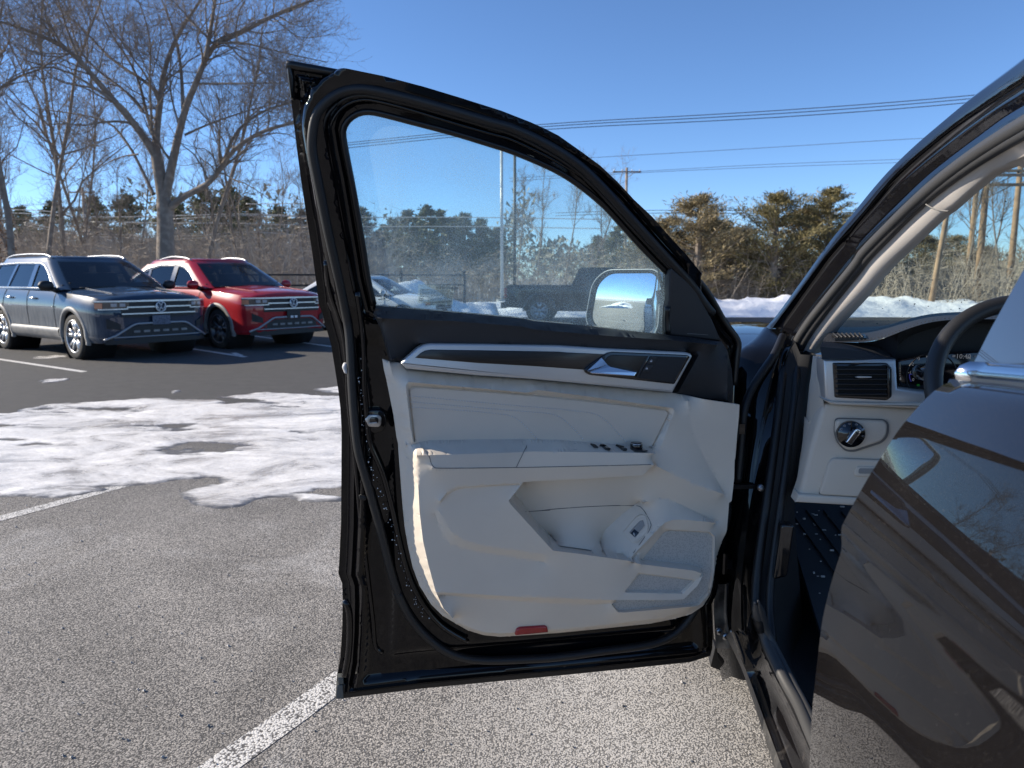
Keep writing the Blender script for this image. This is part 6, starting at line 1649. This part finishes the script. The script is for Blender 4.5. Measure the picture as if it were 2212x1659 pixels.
# ---------------------------------------------------------------- the large bare tree behind the cars
def big_tree():
    random.seed(21); Y0 = 26.0
    t = Tree()
    def L(s, r0, r1, dy0, dy1, cnt=(13, 9, 7), ln=(2.7, 1.35, .7)):
        q = Q(s); n = len(q); P = []
        for i, (u, v) in enumerate(q):
            y = Y0 + dy0 + (dy1 - dy0) * i / (n - 1); P.append(pY(u, v, y))
        P = resample(chaikin(P, 2), .45); r0 *= .85; r1 *= .8; t.limb(P, r0, r1, 0)
        if cnt: t.spawn(P, r0 * .7, r1, 0, 2, cnt, ln, .15, .12)
    base = pZ(355, 685, 0)
    P = [Vector((base.x, 26, -.1))] + [pY(u, v, 26) for u, v in Q('h 1030,1700 1030,1500 1028,1350 1022,1250')]
    t.limb(resample(chaikin(P, 2), .3), .36, .25, 0)
    L('h 1022,1260 1000,1120 975,980 960,900', .26, .22, 0, 0, None)
    L('h 975,980 870,810 720,640 600,500 500,380 400,290 250,220 100,160 -60,120', .17, .04, 0, -3, (19, 9, 7))
    L('h 970,960 975,800 1000,620 1010,480 1050,350 1100,230 1150,150 1230,30 1300,-80', .15, .05, 0, 1.5)
    L('h 1028,1230 1080,980 1120,800 1160,650 1220,520 1280,360 1330,270 1450,230 1600,150 1800,50 1950,0', .19, .04, 0, -1.5, (19, 9, 7))
    L('h 1280,360 1310,180 1340,0 1350,-120', .09, .05, -1, -1)
    L('h 1060,1290 1150,1215 1300,1150 1390,1020 1450,930 1600,830 1750,780 1860,760', .15, .05, 0, -2, (17, 9, 7))
    L('h 1390,1020 1430,890 1500,780 1650,680 1810,640 1900,600', .08, .03, -.9, .5)
    L('h 955,1210 880,1050 820,930 760,850 700,770 560,720 400,700 200,670', .075, .02, 0, 2, (12, 8, 5))
    L('h 720,640 550,520 420,440 270,405 150,440 40,500', .065, .02, -1, -2.5)
    L('h 960,860 920,740 880,560 840,440 760,310 700,230 640,100 610,0', .08, .03, 0, 2.5)
    L('h 1000,600 900,500 760,420 640,320 540,200 420,100 330,0', .075, .03, .5, 3)
    L('h 1140,700 1130,450 1100,260 1040,80 1000,-20', .08, .03, 0, 3)
    L('h 945,800 930,480 940,260 900,100 860,0', .055, .02, 0, -2)
    L('h 1330,270 1500,260 1650,300 1900,360 2030,385', .055, .015, -1, -2)
    L('h 1235,520 1500,520 1750,515', .05, .02, -.6, -2)
    L('h 1150,840 1300,770 1500,700 1800,620', .055, .02, 0, 2)
    L('h 890,690 780,560 600,440 480,300 440,150 400,0', .06, .02, 0, 1)
    L('h 500,380 420,200 380,60 350,-40', .05, .02, -1.2, -2)
    L('h 1120,800 1050,560 1070,300', .05, .02, 0, 1.5)
    L('h 860,960 760,970 650,1020 520,1120', .04, .012, 0, 1)
    L('h 540,1500 600,1380 700,1300 850,1290 960,1330', .0, .0, 0, 0, None) if False else None
    return t.build('bare_tree', (base.x, 26, 0), 'large spreading bare tree with a forked trunk rising behind the two SUVs')
big_tree()
# ---------------------------------------------------------------- slimmer bare trees: a few patterns, copied
def slim(seed, h, r, n1=16, lean=.06):
    random.seed(seed); t = Tree(); P = [Vector((0, 0, -.1))]; d = Vector((random.gauss(0, lean), random.gauss(0, lean), 1))
    for i in range(9):
        d = (d + Vector((random.gauss(0, .07), random.gauss(0, .07), .05))).normalized(); P.append(P[-1] + d * (h / 9))
    t.limb(P, r, r * .22, 0); t.spawn(P, r, r * .22, 0, 2, (n1 + 4, 8, 5), (h * .24, h * .1, h * .05), .45, .22, .8)
    return t
SL = []
for sd, h, r in ((1, 12, .10), (2, 9.5, .072), (3, 8, .065), (4, 6.5, .06), (5, 11, .12)):
    t = slim(sd, h, r); a = bpy.data.meshes.new('slim_trunk'); a.from_pydata(t.big.v, [], t.big.f); a.materials.append(m_bark)
    b_ = bpy.data.meshes.new('slim_crown'); b_.from_pydata(t.tw.v, [], t.tw.f); b_.materials.append(m_twig); SL.append((a, b_))
def put_slim(k, x, y, s, rz, label, group):
    T = thing('bare_tree', (x, y, 0), label, 'tree', group, rz, False, s)
    for nm, me in (('trunk', SL[k][0]), ('crown', SL[k][1])):
        o = bpy.data.objects.new(nm, me); COL.objects.link(o); o.parent = T
    return T
def ux(u, y): return (u - 1106) / FPX * (y * CP + .2)
random.seed(5)
put_slim(0, ux(28, 24), 24, 1.25, .4, 'slim dark bare tree at the left edge of the picture', None)
put_slim(1, ux(104, 28), 28, 1.5, 2.0, 'thin bare tree left of the large forked tree', None)
put_slim(4, ux(434, 31), 31, 1.05, 1.2, 'straight bare trunk just right of the large forked tree', None)
for u, y, k, s in ((60, 30, 1, 1.5), (150, 31, 0, 1.2), (215, 34, 1, 1.4), (-20, 28, 0, 1.15), (560, 38, 1, 1.2), (178, 33, 2, 1.4), (-40, 27, 1, 1.2), (235, 38, 3, 1.2), (300, 36, 2, 1.), (520, 37, 3, 1.3), (590, 40, 2, 1.0), (640, 42, 1, .8), (70, 40, 2, 1.2), (140, 44, 1, 1.1), (400, 44, 2, 1.2), (480, 46, 1, 1.0), (700, 45, 3, 1.4), (10, 36, 3, 1.3), (270, 30, 3, .9), (560, 33, 3, .8), (660, 36, 3, .9)):
    put_slim(k, ux(u, y), y, s, random.random() * 6, 'spindly bare tree in the thicket behind the parked cars', 'thin trees of the thicket')
for u, y, k, s in ((1165, 36, 3, 1.05), (1215, 38, 2, .9), (1262, 40, 4, .62), (1305, 37, 3, .9), (1120, 41, 3, 1.)):
    put_slim(k, ux(u, y), y, s, random.random() * 6, 'bare tree behind the pickup, blurred by the misted window', 'bare trees behind the pickup')
for u, y, k, s in ((2020, 34, 3, .8), (2075, 30, 3, .95), (2110, 33, 2, .85), (2160, 29, 2, .8), (2205, 31, 4, .62), (2250, 30, 1, .7), (1960, 38, 3, .8), (2130, 38, 4, .6), (2190, 36, 2, 1.)):
    put_slim(k, ux(u, y), y, s, random.random() * 6, 'bare tree seen through the windscreen', 'bare trees beyond the windscreen')
# ---------------------------------------------------------------- brush that reads as one mass
def brush(name, ranges, n, label, m=m_brushm, hmin=1.2, hmax=3.6, seed=3, w=.022):
    r = np.random.default_rng(seed); V = []; F = []
    for (u0, u1, y0, y1, hs) in ranges:
        for _ in range(int(n * (u1 - u0) / 800)):
            y = r.uniform(y0, y1); u = r.uniform(u0, u1); x = ux(u, y); h = hs * r.uniform(hmin, hmax)
            p = np.array((x, y, -.05)); d = np.array((r.normal(0, .28), r.normal(0, .28), 1.)); k = 4
            pts = [p]
            for i in range(k):
                d = d + np.array((r.normal(0, .22), r.normal(0, .22), 0)); pts.append(pts[-1] + d / np.linalg.norm(d) * h / k)
            b0 = len(V)
            for i, q in enumerate(pts):
                ww = w * (1 - .75 * i / k); a = r.uniform(0, 6)
                V += [tuple(q + (ww, 0, 0)), tuple(q + (-ww * .5, ww * .8, 0)), tuple(q + (-ww * .5, -ww * .8, 0))]
                if i:
                    o = b0 + 3 * i - 3
                    F += [(o, o + 1, o + 4, o + 3), (o + 1, o + 2, o + 5, o + 4), (o + 2, o, o + 3, o + 5)]
            for j in range(7):        # side twigs
                i = r.integers(1, k + 1); q = pts[i]; e = np.array((r.normal(0, 1), r.normal(0, 1), r.uniform(-.1, .8))); e = e / np.linalg.norm(e) * r.uniform(.25, .8)
                o = len(V); V += [tuple(q), tuple(q + (.0, .01, .012)), tuple(q + e)]; F.append((o, o + 1, o + 2))
                o = len(V); V += [tuple(q + e * .5), tuple(q + e * .5 + (.008, 0, .008)), tuple(q + e * .5 + np.array((r.normal(0, .2), r.normal(0, .2), r.uniform(0, .3))))]; F.append((o, o + 1, o + 2))
    o = obj(name, V, F, m, None, False)
    return tag(o, label, 'brush', None, 'stuff')
brush('thicket', [(-250, 820, 30, 42, 1.2), (-250, 300, 27, 32, .8), (-250, 850, 42, 52, 1.6)], 2600, 'brown leafless thicket behind the parked cars')
brush('thicket', [(800, 1420, 32, 40, .8)], 1300, 'grey brown thicket behind the pickup', seed=8)
brush('thicket', [(1400, 1900, 32, 38, .75)], 1500, 'dry brush between the cedars', seed=12)
brush('thicket', [(1880, 2500, 28, 40, .8)], 1600, 'tangled brush beyond the windscreen', seed=15)
def leaves(name, boxes, n, label, m, size, seed, shape=None):
    r = np.random.default_rng(seed); V = []; F = []
    for (u0, u1, y0, y1, z0, z1) in boxes:
        for _ in range(n):
            y = r.uniform(y0, y1); x = ux(r.uniform(u0, u1), y); z = r.uniform(z0, z1); s = size * r.uniform(.5, 1.4); a = r.normal(0, 1, 3); b_ = r.normal(0, 1, 3)
            a = a / np.linalg.norm(a) * s; b_ = b_ / np.linalg.norm(b_) * s * .6; p = np.array((x, y, z)); o = len(V)
            V += [tuple(p), tuple(p + a), tuple(p + a * .6 + b_)]; F.append((o, o + 1, o + 2))
    return tag(obj(name, V, F, m, None, False), label, 'brush', None, 'stuff')
leaves('dead_leaves', [(-60, 50, 24, 27, 1.5, 3.6)], 900, 'rust brown dead leaves at the left edge', m_dead, .10, 4)
# ---------------------------------------------------------------- evergreens
def blob_tree(seed, h, rad, n_br, per, m, leaf, pointed=.7, low=.12, up=.25, name='pine'):
    r = np.random.default_rng(seed); V = []; F = []; B = MB()
    B.tube([(0, 0, -.1), (.05, .03, h * .5), (0, .05, h * .95)], [.035 * h * .4 + .05, .05 + .012 * h, .02], 7)
    for i in range(n_br):
        t = low + (1 - low) * (i + r.random()) / n_br
        prof_ = (math.sin(min(1, (t - low) / (1 - low) / .35) * PI / 2)) * (1 - ((t - low) / (1 - low)) ** (1.6 + pointed)) ** .8 if t < 1 else 0
        R = rad * (prof_ + .06) * r.uniform(.55, 1.25); a = r.uniform(0, 2 * PI)
        st = np.array((0, 0, t * h * .97)); en = st + np.array((math.cos(a) * R, math.sin(a) * R, R * up * r.uniform(.3, 1.6)))
        B.tube([tuple(st), tuple((st + en) / 2 - (0, 0, .04 * R)), tuple(en)], [.02, .014, .006], 3, caps=False)
        for j in range(per):
            f = r.uniform(.25, 1.08); c = st + (en - st) * f + r.normal(0, .085 * rad * (.4 + .5 * f), 3) * (1, 1, .55)
            s = leaf * r.uniform(.5, 1.5); d = (en - st) / (np.linalg.norm(en - st) + 1e-6) * .7 + r.normal(0, .6, 3) + (0, 0, .3); d = d / np.linalg.norm(d) * s
            e = np.cross(d, r.normal(0, 1, 3)); e = e / (np.linalg.norm(e) + 1e-6) * s * (.16 if name == 'cedar' else .26); d = d * (1.5 if name == 'cedar' else 1.1)
            o = len(V); V += [tuple(c - e * .6), tuple(c + e * .6), tuple(c + d * .6 + e), tuple(c + d * 1.2), tuple(c + d * .6 - e)]; F.append((o, o + 1, o + 2, o + 3, o + 4))
    a = bpy.data.meshes.new(name + '_trunk'); a.from_pydata(B.v, [], B.f); a.materials.append(m_bark)
    b_ = bpy.data.meshes.new(name + '_crown'); b_.from_pydata(V, [], F); b_.materials.append(m)
    return a, b_
def put_ever(nm, pair, x, y, s, rz, label, group):
    T = thing(nm, (x, y, 0), label, 'tree', group, rz, False, s)
    if nm == 'cedar_tree': T.scale = (s * 1.3, s * 1.3, s * .87)
    for k, me in zip(('trunk', 'crown'), pair):
        o = bpy.data.objects.new(k, me); COL.objects.link(o); o.parent = T
    return T
random.seed(9)
PN = [blob_tree(30 + i, 10, 2.6, 90, 80, m_pine, .22, .2, .18, .15) for i in range(3)]
for u, y, s in ((60, 62, .72), (130, 66, .80), (215, 60, .78), (290, 64, .84), (385, 62, .80), (455, 58, .82), (505, 60, .86), (545, 57, .74), (610, 62, .72), (660, 64, .70), (715, 60, .72), (-30, 64, .8)):
    put_ever('pine_tree', PN[random.randrange(3)], ux(u, y), y, s, random.random() * 6, 'dull green pine rising over the thicket on the left', 'pines behind the thicket')
for u, y, s in ((785, 50, .60), (850, 54, .56), (885, 52, .60), (925, 51, .62), (955, 53, .61), (1005, 52, .58), (1040, 53, .55), (1075, 55, .50), (1330, 56, .52), (1380, 54, .50), (1290, 58, .46), (820, 53, .46), (985, 55, .58)):
    put_ever('pine_tree', PN[random.randrange(3)], ux(u, y), y, s, random.random() * 6, 'dark pine seen through the misted door window', 'pines beyond the door window')
CD = [blob_tree(50, 5.4, 2.0, 140, 130, m_cedar, .075, .1, .06, .55, 'cedar'), blob_tree(51, 5.6, 1.8, 130, 130, m_cedarg, .075, .25, .06, .6, 'cedar'), blob_tree(52, 5.9, 1.3, 130, 120, m_cedarg, .075, .8, .05, .55, 'cedar'), blob_tree(53, 4.6, 1.9, 120, 120, m_cedar, .075, .1, .05, .5, 'cedar')]
CED = [(0, 1500, 33, 1.04, 'broad bushy cedar with a ragged flat top beside the open door'), (3, 1592, 36, .92, 'low thin cedar in the gap between the two big ones'), (1, 1668, 33, 1.02, 'second tall cedar, its crown full of sky gaps'),
       (2, 1782, 33, 1.02, 'pointed cedar next to the windscreen pillar'), (3, 1728, 35, 1.12, 'brownish cedar left of the pointed one'), (3, 1838, 36, .95, 'cedar half hidden behind the windscreen pillar'), (0, 1900, 38, .85, 'cedar at the lower edge of the windscreen'), (0, 1440, 35, .86, 'cedar partly hidden by the open door frame'), (3, 1545, 37, 1.02, 'brown cedar filling in behind the broad bushy one')]
for k, u, y, s, lb in CED: put_ever('cedar_tree', CD[k], ux(u, y), y, s, random.random() * 6, lb, 'cedars along the snow bank')
for k, u, y, s in ((3, 1990, 42, .9), (0, 2060, 44, .8), (3, 2120, 46, .8)): put_ever('cedar_tree', CD[k], ux(u, y), y, s, random.random() * 6, 'small cedar far beyond the windscreen', 'cedars beyond the windscreen')
# wood on the horizon
def far_wood():
    r = np.random.default_rng(77); V = []; F = []
    for _ in range(46000):
        y = r.uniform(95, 150); u = r.uniform(-700, 2900); x = ux(u, y)
        top = 5.2 + 1.6 * math.sin(x * .11) + 1.3 * math.sin(x * .37 + 1) + .8 * math.sin(x * 1.1)
        if u > 1900: top *= .55
        if u < 1150: top *= 1.75
        z = top * r.random() ** .7; s = r.uniform(.5, 1.3); a = r.normal(0, 1, 3); b_ = r.normal(0, 1, 3); a[2] += .8
        a = a / np.linalg.norm(a) * s; b_ = b_ / np.linalg.norm(b_) * s * .5; p = np.array((x, y, z)); o = len(V)
        V += [tuple(p), tuple(p + a), tuple(p + a * .5 + b_)]; F.append((o, o + 1, o + 2))
    return tag(obj('far_woods', V, F, m_far, None, False), 'distant grey green woods along the horizon', 'woods', None, 'stuff')
far_wood()
# ---------------------------------------------------------------- poles, wires, fence
m_pole = mat('weathered_pole', (.34, .30, .26), .9, bump=(20, .5), var=(4, (.24, .19, .15), .4, .6))
m_polew = mat('tan_pole', (.40, .27, .17), .9, bump=(20, .5), var=(4, (.30, .20, .13), .4, .6))
m_metalp = mat('galvanised_pole', (.62, .62, .60), .5, .3)
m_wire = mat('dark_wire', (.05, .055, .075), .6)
m_wirel = mat('sunlit_wire', (.62, .60, .56), .45)  # sunlight on the wires put into the pale base colour
def util_pole(name, u, y, vtop, r, label, arms=((.93, 1.1),), m=m_pole, lean=(0, 0), cat='utility pole', vbot=None):
    top = pY(u, vtop, y); x = top.x
    T = thing(name, (x - lean[0], y, 0), label, cat)
    MB().tube([(x - lean[0], y - lean[1], -.2), (x - lean[0] * .5, y, top.z * .5), tuple(top)], [r, r * .85, r * .7], 10).build('pole', m, T)
    for f, w in arms:
        z = top.z * f; xx = x - lean[0] * (1 - f)
        A = MB().box((xx, y - r, z), w * 2, .10, .11).build('crossarm', m, T, False)
        for k in (-.9, -.35, .35, .9):
            MB().tube([(xx + w * k, y - r, z + .05), (xx + w * k, y - r, z + .13), (xx + w * k, y - r, z + .2)], [.03, .05, .025], 8).build('insulator', m_metalp, A)
        MB().tube([(xx + w * .6, y - r, z), (xx, y - r, z - .5)], .02, 5).build('brace', m, T)
    return T
util_pole('utility_pole', 1354, 62, 362, .15, 'pale utility pole with one crossarm above the door frame', ((.965, 1.15),))
util_pole('utility_pole', 533, 60, 432, .15, 'slim pale utility pole with crossarm right of the large tree', ((.97, .9),))
util_pole('utility_pole', 178, 58, 404, .15, 'weathered utility pole half lost in the thicket', ((.95, 1.),))
util_pole('utility_pole', 2045, 27, 462, .11, 'leaning tan pole seen through the windscreen', (), m_polew, (.35, 0))
util_pole('utility_pole', 2137, 30, 330, .15, 'stout tan utility pole with crossarms behind the windscreen', ((.86, 1.6), (.80, 1.6)), m_polew)
util_pole('utility_pole', 2118, 31, 330, .12, 'second tan pole standing close beside the stout one', (), m_polew, (.12, 0))
util_pole('utility_pole', 2208, 31, 320, .14, 'tan utility pole at the right edge of the windscreen', ((.86, 1.4),), m_polew)
def lamp_pole(u, y, vt, r, label, m):
    top = pY(u, vt, y); T = thing('lamp_post', (top.x, y, 0), label, 'lamp post')
    MB().tube([(top.x, y, -.1), (top.x, y, .5)], [.22, .22], 12).build('base', mat('concrete', (.4, .39, .37), .9), T)
    MB().tube([(top.x, y, .5), (top.x, y, top.z)], [r, r * .8], 10).build('pole', m, T)
    MB().box((top.x + .35, y, top.z - .05), .7, .32, .1).build('lamp_head', m, T, False)
lamp_pole(1083.5, 29, 290, .068, 'light grey lamp post behind the pickup', m_metalp)
lamp_pole(1112, 34, 300, .08, 'dark slim lamp post just right of the light grey one', mat('dark_post', (.05, .055, .05), .5))
def wire(P, r, m, label, group):
    pts = [pY(u, v, y) for u, v, y in P]; n = 20; out = []
    if len(pts) == 2:
        sag = .012 * (pts[1] - pts[0]).length
        out = [pts[0].lerp(pts[1], i / n) - Vector((0, 0, sag * math.sin(i / n * PI) * .4)) for i in range(n + 1)]
    else: out = resample(chaikin(pts, 2), n=24)
    o = MB().tube(out, r, 5).build('power_line', m); return tag(o, label, 'power line', group)
G1 = 'dark wires across the sky'
for (v0, v1), nm in (((266, 212), 'topmost'), ((271, 219), 'middle'), ((277, 227), 'lowest')):
    wire([(700, v0 + 48, 40), (1140, v0 + 2, 38), (1650, v1 + 30, 36), (2100, v1 - 4, 34), (2500, v1 - 50, 32)], .019, m_wire, nm + ' of the three dark wires crossing the sky above the door', G1)
wire([(1200, 345, 60), (1645, 320, 56), (1990, 298, 50), (2400, 280, 46)], .016, m_wire, 'single faint wire below the three dark ones', G1)
wire([(1100, 385, 62), (1354, 372, 62), (1645, 355, 60), (1930, 345, 56), (2400, 325, 50)], .016, m_wire, 'upper faint wire running from the pale utility pole', G1)
wire([(1100, 392, 62), (1354, 374, 62), (1645, 361, 60), (1930, 352, 56), (2400, 333, 50)], .016, m_wire, 'lower faint wire running from the pale utility pole', G1)
for dv in (0, 6): wire([(1200, 460 + dv, 70), (1420, 453 + dv, 68), (1700, 456 + dv, 66), (2000, 452 + dv, 60)], .028, m_wire, 'low dark wire level with the cedar tops', 'low wires at the cedar tops')
G2 = 'sunlit wires before the thicket'
LW = ['h -100,1330 100,1322 560,1352 1000,1345 1530,1328 1900,1345', 'h -100,1312 150,1300 560,1340', 'h 150,1385 350,1425 560,1455', 'h 150,1397 350,1440 560,1470', 'h 560,1455 1080,1470 1300,1462 1540,1436 1940,1470', 'h 560,1470 1080,1490 1300,1478 1540,1452', 'h 560,1380 1080,1388 1530,1390 1930,1402', 'h 1080,1362 1530,1336 1930,1350', 'h 1530,1268 1900,1265']
for s in LW:
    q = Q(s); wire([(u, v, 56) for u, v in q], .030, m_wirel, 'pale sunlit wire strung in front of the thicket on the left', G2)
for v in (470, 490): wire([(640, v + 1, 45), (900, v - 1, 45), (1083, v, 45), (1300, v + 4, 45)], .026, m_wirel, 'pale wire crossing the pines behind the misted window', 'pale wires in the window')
# fence and the black rail beyond the red car
def fence():
    x0, y0, x1, y1 = -9.5, 21.5, -1.6, 25.0
    T = thing('rail_fence', (x0, y0, 0), 'black rail fence beyond the red SUV', 'fence'); n = 5
    m = mat('black_metal', (.012, .013, .014), .5)
    for i in range(n):
        t = i / (n - 1); x, y = x0 + (x1 - x0) * t, y0 + (y1 - y0) * t
        P = MB().tube([(x, y, -.05), (x, y, 1.5)], .05, 8).build('post', m, T); MB().tube([(x, y, 1.5), (x, y, 1.54), (x, y, 1.57)], [.065, .06, .01], 8).build('cap', m, P)
    for z in (1.42, 1.10, .6): MB().tube([(x0, y0, z), (x1, y1, z)], .03, 6).build('rail', m, T)
fence()

# every look-alike gets its place in its row
ORD = ['leftmost', 'second from left', 'third from left', 'fourth from left', 'fifth from left', 'sixth from left', 'seventh from left', 'eighth from left', 'ninth from left', 'tenth from left', 'eleventh from left', 'twelfth from left', 'thirteenth from left', 'fourteenth from left', 'fifteenth from left', 'sixteenth from left', 'seventeenth from left', 'eighteenth from left', 'nineteenth from left', 'twentieth from left', 'twenty-first from left']
TXT = {'thin trees of the thicket': 'of the spindly bare trees in the thicket', 'pines behind the thicket': 'of the dull green pines above the thicket', 'bare trees behind the pickup': 'of the misted bare trees behind the pickup', 'pines beyond the door window': 'of the dark pines behind the misted window', 'bare trees beyond the windscreen': 'of the bare trees behind the windscreen', 'cedars beyond the windscreen': 'of the small cedars far behind the windscreen'}
for g, t in TXT.items():
    mem = sorted([o for o in bpy.data.objects if o.parent is None and o.get('group') == g], key=lambda o: o.location.x / o.location.y)
    for i, o in enumerate(mem): o['label'] = ('rightmost' if i == len(mem) - 1 else ORD[i]) + ' ' + t
wl_ = [o for o in bpy.data.objects if o.get('group') == 'sunlit wires before the thicket']
for o, t in zip(wl_, ('long pale wire reaching from the left edge across the large trunk', 'short upper pale wire at the far left of the thicket', 'upper of two pale wires sloping down to the left pole', 'lower of two pale wires sloping down to the left pole', 'upper of two low pale wires passing behind the large trunk', 'lower of two low pale wires passing behind the large trunk', 'pale wire at mid height right of the large trunk', 'pale wire just under the crossarm of the slim pole', 'topmost pale wire running right from the slim pole')): o['label'] = t
for g, (a, b_) in {'low wires at the cedar tops': ('upper', 'lower'), 'pale wires in the window': ('upper', 'lower')}.items():
    for o, w in zip([o for o in bpy.data.objects if o.get('group') == g], (a, b_)): o['label'] = w + ' of two ' + ('dark wires level with the cedar tops' if 'cedar' in g else 'pale wires crossing the pines behind the misted window')
